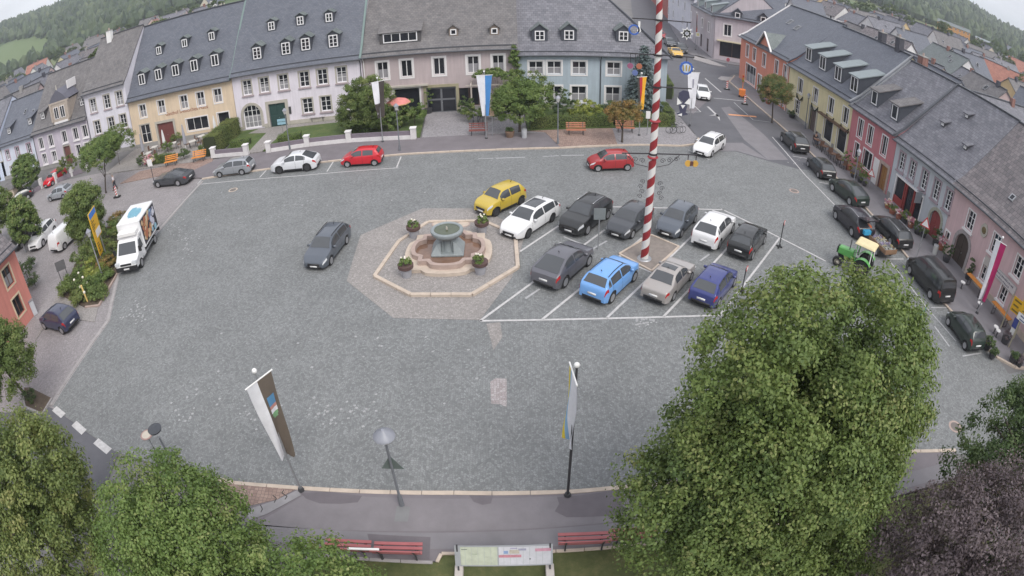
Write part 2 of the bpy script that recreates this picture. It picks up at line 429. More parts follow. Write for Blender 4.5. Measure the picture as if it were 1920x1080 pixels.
# asphalt through road
ROAD = [G(1318, 284), G(1380, 284), G(1440, 302), G(1500, 318), (27.8, 44.0), (28.0, 51), (28.25, 63), (28.6, 76), (31.6, 80), (60, 80), (60, 85.5), (33.5, 86.5), (29.8, 90), (28.5, 93), (33, 118), (39.5, 150), (55, 215), (44, 216), (31, 150),
        (25.3, 118), (19.5, 93), (17.4, 72), (17.0, 60), (17.0, 50.5)]
sheet('road', ROAD, 0.006, ASPH)
sheet('road_strip', [G(1352, 202), G(1368, 200), G(1432, 252), G(1478, 300), G(1440, 300), G(1395, 262)], 0.011, ASPH_OLD)
sheet('road_strip', [G(1318, 284), G(1330, 268), G(1392, 268), G(1440, 300), G(1380, 283)], 0.011, ASPH_OLD)
sheet('road_strip', [G(1318, 165), G(1336, 180), G(1300, 214), G(1286, 205)], 0.011, ASPH_MID)
# bottom-left road with dashes
sheet('road_corner', [(-24.3, 16.15), G(108, 770), G(222, 852), G(200, 905), (-24, 4), (-30, 4), (-30, 14.6)], 0.004, ASPH)
PL = []
def line(p, q, wd=0.12, mat=None, z=0.016, name='painted_line'):
    p = Vector(p); q = Vector(q); d = (q - p).normalized(); n = Vector((-d.y, d.x)) * wd / 2
    return sheet(name, [p + n, q + n, q - n, p - n], z, mat or PAINT)
def pline(p, q, wd=0.12, mat=None, z=0.016):
    return line(G(*p), G(*q), wd, mat, z)
for p, q in [((900, 602), (1362, 591)), ((900, 602), (1134, 431)), ((1017, 599), (1204, 446)), ((1137, 597), (1303, 437)), ((1244, 594), (1390, 436)), ((1349, 592), (1462, 446)), ((975, 472), (1047, 424)),
             ((1140, 388), (1357, 394)), ((1352, 392), (1462, 446)), ((1462, 446), (1548, 490))]:
    pline(p, q, 0.13)
for p, q in [((1057, 444), (1111, 467)), ((1030, 470), (1052, 455)), ((1313, 489), (1330, 477)), ((1222, 441), (1276, 463)), ((1196, 500), (1222, 511)), ((985, 560), (1012, 542)), ((1113, 466), (1138, 452)), ((1290, 508), (1305, 500))]:
    pline(p, q, 0.12, PAINT_OLD, 0.012)
for p, q in [((372, 346), (560, 330)), ((560, 330), (747, 315)), ((487, 333), (507, 311)), ((613, 322), (626, 302)), ((743, 316), (752, 294)), ((370, 346), (408, 305)), ((897, 298), (925, 297)), ((1018, 294), (1048, 292)), ((1290, 281), (1330, 300))]:
    pline(p, q, 0.11, PAINT if p[0] < 800 else PAINT_OLD)
for p, q in [((930, 297), (985, 295)), ((1052, 292), (1095, 291))]: pline(p, q, 0.16, PAINT_OLD)
for p, q in [((1448, 257), (1510, 329)), ((1510, 329), (1572, 392)), ((1668, 490), (1738, 578)), ((1738, 578), (1792, 640)), ((1752, 612), (1780, 650)), ((1486, 293), (1512, 297)), ((1536, 342), (1562, 347)), ((1662, 486), (1694, 486)), ((1746, 577), (1782, 577)), ((1805, 668), (1840, 662))]:
    pline(p, q, 0.1, PAINT if p[0] < 1700 else PAINT_OLD)
for p, q in [((102, 766), (119, 780)), ((139, 794), (158, 811)), ((180, 827), (205, 847))]: pline(p, q, 0.42, PAINT, 0.02)
pline((1322, 147), (1352, 173), 0.16, PAINT); pline((1284, 182), (1314, 210), 0.12, PAINT); pline((1270, 211), (1314, 210), 0.12, PAINT_OLD)
pline((1338, 184), (1398, 190), 0.22, PAINT_OLD); pline((1376, 192), (1412, 225), 0.1, PAINT_OLD); pline((1412, 225), (1450, 230), 0.1, PAINT_OLD)
line(G(1366, 215), G(1418, 219), 0.45, PAINT_OR)
def arrow():
    m = MB(); p = Vector(G(1327, 200)); q = Vector(G(1347, 219)); d = (q - p).normalized(); n = Vector((-d.y, d.x)); t = Vector(G(1350, 227))
    for poly in ([p + n * .12, q + n * .12, q - n * .12, p - n * .12], [q + n * .12 - d * .9, q - n * 1.0 - d * .2, q - d * .4 - n * 0.1, t, q + n * .12]):
        m.add([(v.x, v.y, 0.017) for v in poly], [tuple(range(len(poly)))])
    struct(m.build('painted_arrow', PAINT, fixn=True))
arrow()
# repair patches in the setts
PATCHM = stones('setts_patch', (0.30, 0.26, 0.26), (0.40, 0.37, 0.37), (0.2, 0.18, 0.18), size=0.12, rand=0.7, fan=False, jw=0.03)
sheet('setts_repair', [G(919, 716), G(930, 709), G(950, 710), G(950, 763), G(937, 758), G(921, 757)], 0.005, PATCHM)
sheet('setts_repair', [G(912, 607), G(938, 604), G(942, 632), G(925, 657), G(921, 640)], 0.005, PAVE_PINK)
LIGHTST = stones('pale_setts', (0.17, 0.175, 0.178), (0.42, 0.42, 0.43), (0.10, 0.1, 0.1), size=0.125, rand=0.9, fan=False, light=1.3, jw=0.04)
random.seed(3)
pale = MB()
for cx, cy, sx_, sy_, n in [(352, 452, 40, 40, 40), (255, 585, 26, 22, 46), (640, 775, 90, 26, 30), (350, 770, 55, 40, 14), (330, 430, 24, 20, 24), (1490, 300, 40, 24, 16), (470, 780, 90, 40, 12), (1205, 603, 20, 8, 24), (700, 640, 350, 110, 30), (560, 380, 150, 30, 26)]:
    for _ in range(n):
        x, y = G(cx + random.gauss(0, sx_ / 2), cy + random.gauss(0, sy_ / 2)); a = random.uniform(0.04, 0.07)
        if abs(x + 3.4) < 6.5 and abs(y - 30) < 6.5: continue
        rz = random.random() * 3; pale.add([(x + a * 1.4 * math.cos(rz + k * PI / 2 + .78), y + a * 1.4 * math.sin(rz + k * PI / 2 + .78), 0.004 + (len(pale.f) % 97) * 1e-4) for k in range(4)], [(0, 1, 2, 3)])
tag(pale.build('pale_worn_setts', pm('pale_sett', (0.34, 0.34, 0.345), 0.8, 0.25, 8)), kind='stuff')

# ---------------- kerbs made of single stones
def kerb(pts, parent, mat, w=0.18, h=0.12, L=1.0, z0=0.0, name='kerb_stone', jit=0.006):
    pts = [Vector(p) for p in pts]
    cache = {}
    for a, b_ in zip(pts, pts[1:]):
        d = b_ - a; n = max(1, round(d.length / L)); l = d.length / n; ang = math.atan2(d.y, d.x)
        key = round(l, 3)
        if key not in cache:
            m = MB(); m.cbox((0, 0, 0), (l - 0.018, w, h + 0.06)); cache[key] = m.mesh(name, mat, bevel=0.014)
        for i in range(n):
            c = a + d * (i + .5) / n
            o = link(name, cache[key], parent); o.location = (c.x, c.y, z0 + h / 2 - 0.03 + random.uniform(-jit, jit)); o.rotation_euler = (random.uniform(-.01, .01), 0, ang + random.uniform(-.008, .008))
# far pavement (north side)
FK = [(-27.0, 45.25), (-17.6, 46.1), (-8.4, 46.75), (-2.3, 46.84), (4.15, 47.05), (11, 47.95), (14.6, 47.95), (16.2, 48.6), (16.95, 50.2)]
def off(pts, d):
    return [(p[0], p[1] + d) for p in pts]
fp = slab('footway', [(-30.5, 46.0), (-27.6, 45.6)] + off(FK[:5], 0.1) + [(3.2, 50.9), (-7.5, 50.6), (-16, 50.9), (-22, 50.4), (-27.5, 50.1)], -0.05, 0.11, ASPH_MID)
kerb(FK, fp, SAND, L=1.3)
slab('brick_footway', [(4.16, 47.16), (9.0, 47.8), (9.3, 52.2), (1.6, 51.4), (3.22, 50.92)], -0.05, 0.118, BRICKPAVE)
slab('paved_footway', [(9.0, 47.78), (11, 48.06), (14.5, 48.06), (16.05, 48.7), (16.8, 50.3), (16.9, 60), (15.9, 60), (15.7, 53.0), (9.3, 52.2)], -0.05, 0.112, PAVE_GREY)
slab('forecourt', [(-7.5, 50.61), (3.2, 50.91), (1.6, 51.5), (1.5, 58.4), (-8.0, 58.4)], -0.05, 0.115, PAVE_GREY)
slab('front_garden', [(-27.5, 50.8), (-7.7, 50.8), (-8.1, 58.4), (-28.6, 58.4)], -0.05, 0.13, GRASS)
slab('hedge_bed', [(1.7, 51.6), (9.4, 52.5), (15.6, 53.2), (15.7, 58.4), (1.6, 58.4)], -0.05, 0.125, GRASS)
slab('garden_path', [(-24.4, 50.5), (-22.8, 50.5), (-22.2, 58.3), (-26.2, 58.3), (-27.0, 57.0), (-24.6, 56.4)], 0.0, 0.142, PAVE_PINK)
slab('garden_path', [(-22.6, 58.3), (-22.7, 57.2), (-15.0, 57.4), (-14.5, 58.3)], 0.0, 0.141, PAVE_PINK)
slab('terrace', [(-43.8, 51.0), (-30.2, 50.2), (-28.8, 58.4), (-44, 58.4)], -0.04, 0.10, PAVE_PINK)
slab('brick_footway', [G(262, 322), G(400, 296), G(398, 304), G(368, 322), G(300, 330), G(225, 345)], -0.04, 0.05, BRICKPAVE)
# right pavement (east side)
RK = [(36, 16.2), (30.5, 16.3), (28.6, 16.9), (27.5, 18.0), (26.8, 19.8), (26.45, 24.1), (26.9, 30.05), (27.3, 34.9), (27.7, 44), (27.95, 50.6), (28.3, 63), (28.9, 74.5), (31.2, 78.5)]
rpv = slab('footway', [(36, 16.3), (30.55, 16.4), (28.7, 17.0), (27.6, 18.1), (26.9, 19.85), (26.55, 24.1), (27, 30.05), (27.4, 34.9), (27.8, 44), (28.05, 50.6), (28.4, 63), (29.0, 74.4), (31.4, 78.4), (36, 78.4)], -0.05, 0.10, ASPH_OLD)
kerb(RK, rpv, SAND, L=1.1)
slab('footway', [(33.4, 86.6), (29.8, 90), (28.4, 93), (32.9, 118), (39.4, 150), (50, 150), (50, 86.6)], -0.05, 0.09, ASPH_OLD)
slab('traffic_island', [G(1300, 112), G(1330, 121), G(1345, 124), G(1362, 126), G(1340, 117), G(1318, 108), G(1303, 104)], -0.02, 0.09, GRANITE)
slab('traffic_island', [G(1346, 148), G(1352, 144), G(1378, 146), G(1380, 154), G(1352, 151)], -0.02, 0.09, GRANITE)
slab('footway', [(17.0, 60.05), (16.9, 72), (19.2, 93), (25, 118), (20, 118), (15.9, 72), (15.9, 60.05)], -0.05, 0.09, ASPH_OLD)
# left kerb and planted island
LKP = [(-24.25, 16.3), (-24.2, 24.0), (-26.75, 29.4), (-26.45, 35.8), (-26.7, 44.8)]
lfo = sheet('kerb_bed', [(-24.45, 16.3), (-24.4, 24), (-26.95, 29.4), (-26.65, 35.8), (-26.9, 44.8), (-26.6, 44.8), (-26.3, 35.8), (-26.6, 29.4), (-24.05, 24), (-24.05, 16.3)], 0.004, GRANITE)
kerb(LKP, lfo, GRANITE, w=0.2, h=0.05, L=0.9)
isl = slab('planted_island', [G(118, 556), G(160, 577), G(186, 574), G(222, 512), G(218, 480), G(236, 452), G(240, 420), G(188, 430), G(160, 470), G(140, 500)], -0.02, 0.10, SOIL)
kerb([G(160, 577), G(186, 574), G(222, 512)], isl, SANDP, w=0.15, h=0.12, L=0.9)
slab('footway', [G(66, 640), G(112, 545), G(118, 556), G(160, 578), G(184, 576), G(178, 604), G(150, 600), G(112, 572)], -0.02, 0.03, PAVE_PINK)
tb = slab('tree_bed', [G(46, 728), G(58, 728), G(98, 748), G(80, 778), G(48, 762)], -0.02, 0.06, SOIL)
kerb([G(98, 748), G(80, 778), G(48, 764), G(44, 745)], tb, GRANITE, w=0.14, h=0.1, L=0.6)
# front (south) pavement and lawn
FRK = [(-12.6, 13.35), (-10.8, 13.16), (-7.9, 13.23), (-2.2, 13.32), (1.8, 13.25), (3.6, 13.3), (14, 13.5), (19.5, 12.3)]
fpv = slab('footway', [(-20, 5), (-12.6, 13.2), (-10.8, 13.08), (-7.9, 13.15), (-2.2, 13.24), (1.8, 13.17), (3.6, 13.22), (14, 13.42), (19.4, 12.2), (19.4, 10.8), (4.02, 10.75), (-2.45, 10.7), (-2.6, 10.35), (-6.9, 10.35), (-7.2, 9.6), (-12, 5)], -0.05, 0.10, ASPH_MID)
kerb(FRK, fpv, SAND, w=0.19, h=0.12, L=1.25)
sheet('footway_strip', [(-9.6, 11.3), (3.9, 11.75), (19.3, 11.8), (19.3, 11.05), (4, 10.95), (-2.5, 10.85), (-8.9, 10.6)], 0.105, ASPH_OLD)
sheet('footway_strip', [(-9.4, 11.25), (-7.6, 13.0), (4, 13.1), (12, 13.2), (12, 11.95), (3.9, 11.8), (-4, 11.55)], 0.105, pm('asphalt_grey', (0.20, 0.185, 0.197), 0.85, 0.13, 1.1))
sheet('asphalt_repair', [G(566, 928), G(610, 925), G(680, 933), G(672, 945), G(640, 948), G(600, 947), G(575, 938)], 0.109, ASPH_PATCH)
sheet('asphalt_repair', [G(880, 932), G(925, 932), G(921, 947), G(905, 950), G(888, 944)], 0.109, ASPH_PATCH)
sheet('asphalt_repair', [G(1044, 935), G(1086, 932), G(1160, 922), G(1172, 968), G(1110, 972), G(1062, 973), G(1040, 962), G(1048, 948)], 0.109, ASPH_PATCH)
sheet('asphalt_repair', [G(745, 952), G(770, 953), G(766, 981), G(740, 981)], 0.109, ASPH_GREEN)
sheet('asphalt_repair', [G(690, 1004), G(808, 1010), G(806, 1052), G(700, 1046)], 0.109, ASPH_PATCH)
slab('brick_footway', [G(436, 908), G(560, 918), G(520, 940), G(466, 952), (-11.5, 11.2), (-12.5, 12.6)], 0.0, 0.112, BRICKPAVE)
sheet('cracked_concrete', [G(560, 922), G(566, 932), G(500, 968), G(470, 978), G(462, 960), G(520, 941)], 0.116, pm('pale_concrete', (0.27, 0.26, 0.27), 0.85, 0.2, 1.5, bump=.3))
crk = MB()
for pts in ([(534, 922), (530, 928), (540, 934), (536, 940)], [(513, 932), (520, 938), (516, 946)], [(490, 950), (494, 958), (491, 964)]):
    for a, b_ in zip(pts, pts[1:]):
        p, q = Vector(G(*a)), Vector(G(*b_)); n = (q - p).normalized(); n = Vector((-n.y, n.x)) * 0.02
        crk.add([tuple(p + n) + (0.119,), tuple(q + n) + (0.119,), tuple(q - n) + (0.119,), tuple(p - n) + (0.119,)], [(0, 1, 2, 3)])
struct(crk.build('concrete_cracks', pm('crack', (0.06, 0.055, 0.055), 0.9), fixn=True))
lw = slab('lawn', [(-6.9, 10.3), (-2.6, 10.3), (-2.4, 10.62), (4.0, 10.68), (19.4, 10.7), (19.4, 2), (-16, 2), (-11.8, 5), (-7.1, 9.5)], -0.05, 0.09, LAWN)
kerb([(-7.0, 10.28), (-2.75, 10.28)], lw, GRANITE, w=0.12, h=0.14, L=1.0); kerb([(-2.62, 10.3), (-2.5, 10.66), (4.0, 10.72), (10, 10.74)], lw, SAND, w=0.12, h=0.14, L=1.0)
# gully covers
MH = pm('cast_iron', (0.16, 0.14, 0.13), 0.6, 0.15)
for p, mt in [((437, 356), SAND), ((1489, 358), SANDP), ((1791, 800), SANDP)]:
    x, y = G(*p); m = MB(); m.lathe([(0.42, 0.0), (0.42, 0.008)], 20, (x, y, 0)); o = struct(m.build('manhole_frame', mt)); m = MB(); m.lathe([(0.3, 0.0), (0.3, 0.012)], 20, (x, y, 0)); m.build('manhole_lid', MH, o)
# maypole bed and fountain apron
mb = [G(1161, 477), G(1220, 441), G(1273, 463), G(1222, 509)]
bedp = slab('maypole_bed', mb, -0.02, 0.03, pm('bed_gravel', (0.225, 0.195, 0.175), 0.9, 0.2, 3, bump=.3, bscale=40))
kerb(mb + [mb[0]], bedp, SAND, w=0.12, h=0.08, L=0.8)
# ================================================================== HOUSES
SLATE = roof_mat('slate', (0.105, 0.115, 0.145), (0.135, 0.145, 0.175), 0.35, 0.22, 0.14, 0.5)
SLATE_P = roof_mat('slate_lilac', (0.13, 0.132, 0.155), (0.19, 0.188, 0.215), 0.42, 0.3, 0.2, 0.6, joint=0.4)
SLATE_B = roof_mat('slate_brown', (0.138, 0.132, 0.138), (0.186, 0.175, 0.178), 0.34, 0.24, 0.28, 0.75)
SLATE_G = roof_mat('slate_green', (0.14, 0.165, 0.165), (0.18, 0.20, 0.20), 0.35, 0.22, 0.2, 0.6)
TILE_B = roof_mat('brown_tile', (0.128, 0.118, 0.126), (0.21, 0.186, 0.195), 0.34, 0.38, 0.22, 0.75, joint=0.3)
TILE_R = roof_mat('red_tile', (0.30, 0.13, 0.10), (0.36, 0.17, 0.13), 0.3, 0.34, 0.25, 0.8)
SHEETM = pm('metal_sheet_roof', (0.26, 0.30, 0.31), 0.5, 0.1, metal=0.3)
COPPER = pm('patinated_flashing', (0.16, 0.22, 0.21), 0.6, 0.1)
STONE_T = pm('stone_trim', (0.44, 0.41, 0.36), 0.85, 0.12, 2)
STONE_V = pm('lilac_stone_trim', (0.36, 0.29, 0.32), 0.85, 0.12, 2)
TRIMW = pm('white_trim', (0.74, 0.72, 0.72), 0.7, 0.06)
FRAMEW = pm('white_window_frame', (0.80, 0.79, 0.80), 0.45, 0.04)
FRAMEB = pm('brown_window_frame', (0.12, 0.07, 0.05), 0.5, 0.1)
GUTTER = pm('zinc_gutter', (0.10, 0.105, 0.12), 0.5, 0.1, metal=0.4)
CURTAIN = pm('net_curtain', (0.27, 0.265, 0.28), 0.9, 0.1, 6)  # colour dimmed as if seen through the pane; the mesh hangs before it
CONCRETE = pm('concrete', (0.30, 0.29, 0.28), 0.9, 0.12, 2)
BRICKCH = stones('chimney_brick', (0.22, 0.10, 0.08), (0.30, 0.15, 0.12), (0.25, 0.22, 0.2), size=0.12, rand=0.4, fan=False, jw=0.03)
def wallm(name, c, var=0.06):
    """rendered wall: slow blotches and faint vertical rain streaks"""
    nm = 'render_' + name
    if nm in MATS: return MATS[nm]
    m, t, b = _nodes(nm); N = t.nodes.new; K = t.links.new; b.inputs['Roughness'].default_value = .92
    g = N('ShaderNodeNewGeometry'); base = None
    for sc, k in (((.7, .7, .7), var), ((5.0, 5.0, .35), var * 1.1), ((14, 14, 14), var * .6)):
        mp_ = N('ShaderNodeMapping'); mp_.inputs['Scale'].default_value = sc; n = N('ShaderNodeTexNoise'); n.inputs['Scale'].default_value = 1.0; n.inputs['Detail'].default_value = 5
        K(g.outputs['Position'], mp_.inputs[0]); K(mp_.outputs[0], n.inputs['Vector'])
        mr = N('ShaderNodeMapRange'); mr.inputs[1].default_value = .3; mr.inputs[2].default_value = .7; mr.inputs[3].default_value = 1 - k; mr.inputs[4].default_value = 1 + k; K(n.outputs['Fac'], mr.inputs[0])
        if base is None: base = mr.outputs[0]
        else:
            mm = N('ShaderNodeMath'); mm.operation = 'MULTIPLY'; K(base, mm.inputs[0]); K(mr.outputs[0], mm.inputs[1]); base = mm.outputs[0]
    mx_ = N('ShaderNodeVectorMath'); mx_.operation = 'SCALE'; mx_.inputs[0].default_value = c; K(base, mx_.inputs['Scale']); K(mx_.outputs[0], b.inputs['Base Color'])
    MATS[nm] = m; return m
UVN = 'UVMap'
def poly_slab(name, polys, t, mat, parent):
    """planar 3-D outlines (seen from outside, counter-clockwise) given a thickness; UV in metres along / up the slope"""
    vs, fs, uvs = [], [], []
    for P in polys:
        P = [Vector(p) for p in P]; n = Vector((0, 0, 0))
        for i in range(len(P)): n += (P[i]).cross(P[(i + 1) % len(P)])
        n.normalize()
        if n.z < 0: P = P[::-1]; n = -n
        u = Vector((0, 0, 1)).cross(n)
        if u.length < 1e-3: u = Vector((1, 0, 0))
        u.normalize(); v = n.cross(u)
        k = len(P); b_ = len(vs)
        vs += [tuple(p) for p in P] + [tuple(p - n * t) for p in P]
        fs.append(tuple(b_ + i for i in range(k))); fs.append(tuple(b_ + k + i for i in range(k))[::-1])
        uv = [(p.dot(u), p.dot(v)) for p in P]
        uvs += [uv, uv[::-1]]
        for i in range(k):
            j = (i + 1) % k
            fs.append((b_ + k + i, b_ + k + j, b_ + j, b_ + i)); uvs.append([(0, 0), (.1, 0), (.1, .1), (0, .1)])
    me = bpy.data.meshes.new(name); me.from_pydata(vs, [], fs)
    ul = me.uv_layers.new(name=UVN)
    flat = [c for f in uvs for p in f for c in p]
    ul.data.foreach_set('uv', flat)
    me.materials.append(mat)
    return link(name, me, parent)

def frame_mesh(w, h, nx, ny, fw=0.07, mw=0.05, d=0.06, arch=False):
    m = MB()
    m.box(0, fw, 0, d, 0, h); m.box(w - fw, w, 0, d, 0, h); m.box(fw, w - fw, 0, d, 0, fw); m.box(fw, w - fw, 0, d, h - fw, h)
    for i in range(1, nx):
        x = w * i / nx; ww = mw * (1.5 if nx == 2 or i == nx / 2 else 1.0); m.box(x - ww / 2, x + ww / 2, 0.002, d - 0.002, fw, h - fw)
    for j in range(1, ny):
        z = h * j / ny; m.box(fw, w - fw, 0.006, d - 0.006, z - mw * .35, z + mw * .35)
    return m
_FM = {}
def add_window(root, x, z, w, h, y=0.0, nx=2, ny=3, frame=None, sur=None, sw=0.14, sill=None, curtain=None, depth=0.13, sd=0.035, fw=0.07):
    """window in an opening of the wall: frame, two panes behind it, surround and sill"""
    key = (round(w, 2), round(h, 2), nx, ny, (frame or FRAMEW).name, fw)
    if key not in _FM:
        _FM[key] = frame_mesh(w - 0.01, h - 0.01, nx, ny, fw=fw).mesh('window', frame or FRAMEW)
    wn = link('window', _FM[key], root); wn.location = (x - w / 2 + 0.005, y + depth, z + 0.005)
    np_ = 2 if nx % 2 == 0 else 1
    for i in range(np_):
        k2 = ('pane', round(w / np_, 3), round(h, 2))
        if k2 not in _FM:
            _FM[k2] = MB().box(0.01, w / np_ - 0.012, 0, 0.01, 0.02, h - 0.03).mesh('pane', GLASS)
        p = link('pane', _FM[k2], wn); p.location = (i * w / np_, 0.035, 0)
    if curtain is None: curtain = random.random() < .4 and w > .8
    if curtain:
        k3 = ('cur', round(w, 2), round(h, 2))
        if k3 not in _FM: _FM[k3] = MB().box(0.03, w - 0.04, 0, 0.01, 0.05, h * 0.55).mesh('curtain', CURTAIN)
        c = link('curtain', _FM[k3], wn); c.location = (0, 0.02, 0)
    if sur is not None:
        k4 = ('sur', round(w, 2), round(h, 2), sur.name, sw)
        if k4 not in _FM:
            m = MB(); m.box(-sw, 0, -sd, 0.02, -0.02, h + sw); m.box(w, w + sw, -sd, 0.02, -0.02, h + sw); m.box(0, w, -sd, 0.02, h, h + sw); m.box(-sw, w + sw, -sd, .02, -sw, -0.02)
            _FM[k4] = m.mesh('surround', sur)
        s = link('surround', _FM[k4], wn); s.location = (-0.005, -depth, -0.005)
    if sill is not None:
        k5 = ('sill', round(w, 2), sill.name)
        if k5 not in _FM: _FM[k5] = MB().box(-0.2, w + 0.2, -0.14, 0.0, -0.2, -0.07).mesh('sill', sill)
        s = link('sill', _FM[k5], wn); s.location = (-0.005, -depth, -0.005)
    return wn

def facade(m, W, H, ops, y=0.0, depth=0.16, gable=None):
    """front wall with real openings (x0,x1,z0,z1) and reveals"""
    xs = sorted({0, W} | {o[0] for o in ops} | {o[1] for o in ops}); zs = sorted({-0.05, H} | {o[2] for o in ops} | {o[3] for o in ops})
    for i in range(len(xs) - 1):
        for j in range(len(zs) - 1):
            cx, cz = (xs[i] + xs[i + 1]) / 2, (zs[j] + zs[j + 1]) / 2
            if any(o[0] < cx < o[1] and o[2] < cz < o[3] for o in ops): continue
            m.add([(xs[i], y, zs[j]), (xs[i + 1], y, zs[j]), (xs[i + 1], y, zs[j + 1]), (xs[i], y, zs[j + 1])], [(0, 1, 2, 3)])
    for x0, x1, z0, z1 in ops:
        d = y + depth
        m.add([(x0, y, z0), (x0, d, z0), (x0, d, z1), (x0, y, z1)], [(0, 1, 2, 3)])
        m.add([(x1, y, z0), (x1, d, z0), (x1, d, z1), (x1, y, z1)], [(3, 2, 1, 0)])
        m.add([(x0, y, z1), (x1, y, z1), (x1, d, z1), (x0, d, z1)], [(3, 2, 1, 0)])
        m.add([(x0, y, z0), (x1, y, z0), (x1, d, z0), (x0, d, z0)], [(0, 1, 2, 3)])
        m.add([(x0, d + .05, z0), (x1, d + .05, z0), (x1, d + .05, z1), (x0, d + .05, z1)], [(0, 1, 2, 3)])

class House:
    def __init__(s, name, label, loc, rz, W, D, eave, slope, wall, roof, hipL=False, hipR=False, kick=True, over=0.45, oL=0.05, oR=0.05):
        s.root = thing(name, label, 'house', loc, rz)
        s.W, s.D, s.eave, s.s, s.wall, s.roof = W, D, eave, slope, wall, roof
        s.loc, s.rz = Vector(loc), rz
        s.hipL, s.hipR, s.kick, s.over, s.oL, s.oR = hipL, hipR, kick, over, oL, oR
        s.ops = []; s.ridge = eave + 0.12 + slope * D / 2
    def local(s, P):
        d = Vector(P) - s.loc; c, n = math.cos(-s.rz), math.sin(-s.rz)
        return Vector((d.x * c - d.y * n, d.x * n + d.y * c, d.z))
    def _ray(s, px, py):
        o = s.local((0, 0, CAM_H)); v = ray(px, py); c, n = math.cos(-s.rz), math.sin(-s.rz)
        return o, Vector((v.x * c - v.y * n, v.x * n + v.y * c, v.z))
    def at(s, px, py, y=0.0):
        """point of the facade plane seen at a photo pixel: (x along facade, height)"""
        o, v = s._ray(px, py); t = (y - o.y) / v.y; return o.x + v.x * t, o.z + v.z * t
    def dorm_at(s, px, py, h):
        """dormer whose window centre is seen at a pixel and whose sill rests on the roof"""
        o, v = s._ray(px, py)
        t = (s.eave + 0.12 + h / 2 + 0.12 - o.z + s.s * o.y) / (v.z - s.s * v.y)
        return o.x + v.x * t, o.z + v.z * t - h / 2
    def win(s, x, z, w, h, **k):
        s.ops.append((x - w / 2, x + w / 2, z, z + h)); add_window(s.root, x, z, w, h, **k)
    def row(s, pix, z, w, h, **k):
        for p in pix:
            x, _ = s.at(*p); s.win(x, z, w, h, **k)
    def door(s, x, w, h, mat, sur=None, sw=0.22, arch=False, glass=False, z=0.0, split=True, frame=None):
        s.ops.append((x - w / 2, x + w / 2, z - 0.05, z + h))
        m = MB()
        m.box(x - w / 2 + .01, x + w / 2 - .01, 0.15, 0.2, z, z + h - .01)
        d = m.build('door', mat, s.root)
        n = 2 if split else 1
        for i in range(n):
            a = x - w / 2 + w * i / n + 0.1; b_ = x - w / 2 + w * (i + 1) / n - 0.1
            MB().box(a, b_, 0.125, 0.15, z + 0.15, z + h * .48).build('panel', GLASS if glass else mat, d)
            MB().box(a, b_, 0.125, 0.15, z + h * .55, z + h - .2).build('panel', GLASS if (glass or split) and h > 2.4 and glass else mat, d)
        MB().box(x + 0.06, x + 0.1, 0.08, 0.15, z + 1.0, z + 1.06).build('handle', GALV, d)
        if sur is not None:
            m = MB(); m.box(x - w / 2 - sw, x - w / 2, -0.05, 0.1, z, z + h + (0 if arch else sw)); m.box(x + w / 2, x + w / 2 + sw, -0.05, 0.1, z, z + h + (0 if arch else sw))
            if not arch: m.box(x - w / 2, x + w / 2, -0.05, 0.1, z + h, z + h + sw)
            m.build('door_surround', sur, s.root)
        return d
    def arch(s, x, z, w, h, sur, sw=0.25, fill=None):
        """rectangular opening turned into a round-headed one: spandrels of wall, ring of stones"""
        r = w / 2; n = 12; zc = z + h - r
        m = MB(); fr = []
        for sg in (-1, 1):
            pts = [(x + sg * r, z + h), (x, z + h)] + [(x + sg * r * math.sin(PI / 2 * k / n), zc + r * math.cos(PI / 2 * k / n)) for k in range(n + 1)]
            for a, b_ in zip(pts[2:], pts[3:]):
                m.add([(x + sg * r, -0.004, z + h), (a[0], -0.004, a[1]), (b_[0], -0.004, b_[1])], [(0, 1, 2)])
                m.add([(a[0], -0.004, a[1]), (b_[0], -0.004, b_[1]), (b_[0], 0.14, b_[1]), (a[0], 0.14, a[1])], [(0, 1, 2, 3)])
        m.build('arch_spandrel', s.wall, s.root, fixn=True)
        nst = 9
        for k in range(nst):
            a0, a1 = PI * k / nst + 0.012, PI * (k + 1) / nst - 0.012; m = MB(); P = []
            for rr, aa in ((r, a0), (r, (a0 + a1) / 2), (r, a1), (r + sw, a1), (r + sw, (a0 + a1) / 2), (r + sw, a0)): P.append((x + rr * math.cos(aa), zc + rr * math.sin(aa)))
            m.plate(P[::-1], -0.06, 0.03); m.build('arch_stone', sur, s.root, fixn=True)
        for sg in (-1, 1):
            a, b_ = sorted((x + sg * r, x + sg * (r + sw)))
            zz = z; i = 0; hh = (zc - z) / max(1, round((zc - z) / 0.55))
            while zz < zc - 0.05:
                MB().box(a, b_, -0.06 - .004 * (i % 2), 0.03, zz + .008, zz + hh - .008).build('jamb_stone', sur, s.root); zz += hh; i += 1
    def roofz(s, y): return s.eave + 0.12 + s.s * y
    def dormer(s, x, z, w, h, style='gable', mat=None, wm=None, nx=2, ny=2, depth_extra=0.0, frame=None, rg=None, side=0.14):
        """z: bottom of its window; window w x h"""
        bw = w + 2 * side; z0 = z - 0.12; yf = (z0 - s.eave - 0.12) / s.s; top = z + h + 0.1
        mat = mat or s.roof; wm = wm or mat
        yb = (top - s.eave - 0.12) / s.s
        x0, x1 = x - bw / 2, x + bw / 2
        m = MB()
        if style == 'gable':
            rg = rg if rg is not None else bw * 0.42
            yr = (top + rg - s.eave - 0.12) / s.s
            m.add([(x0, yf, z0 - .05), (x1, yf, z0 - .05), (x1, yf, top), (x, yf, top + rg), (x0, yf, top)], [(0, 1, 2, 3, 4)])
        else:
            yr = yb
            m.add([(x0, yf, z0 - .05), (x1, yf, z0 - .05), (x1, yf, top), (x0, yf, top)], [(0, 1, 2, 3)])
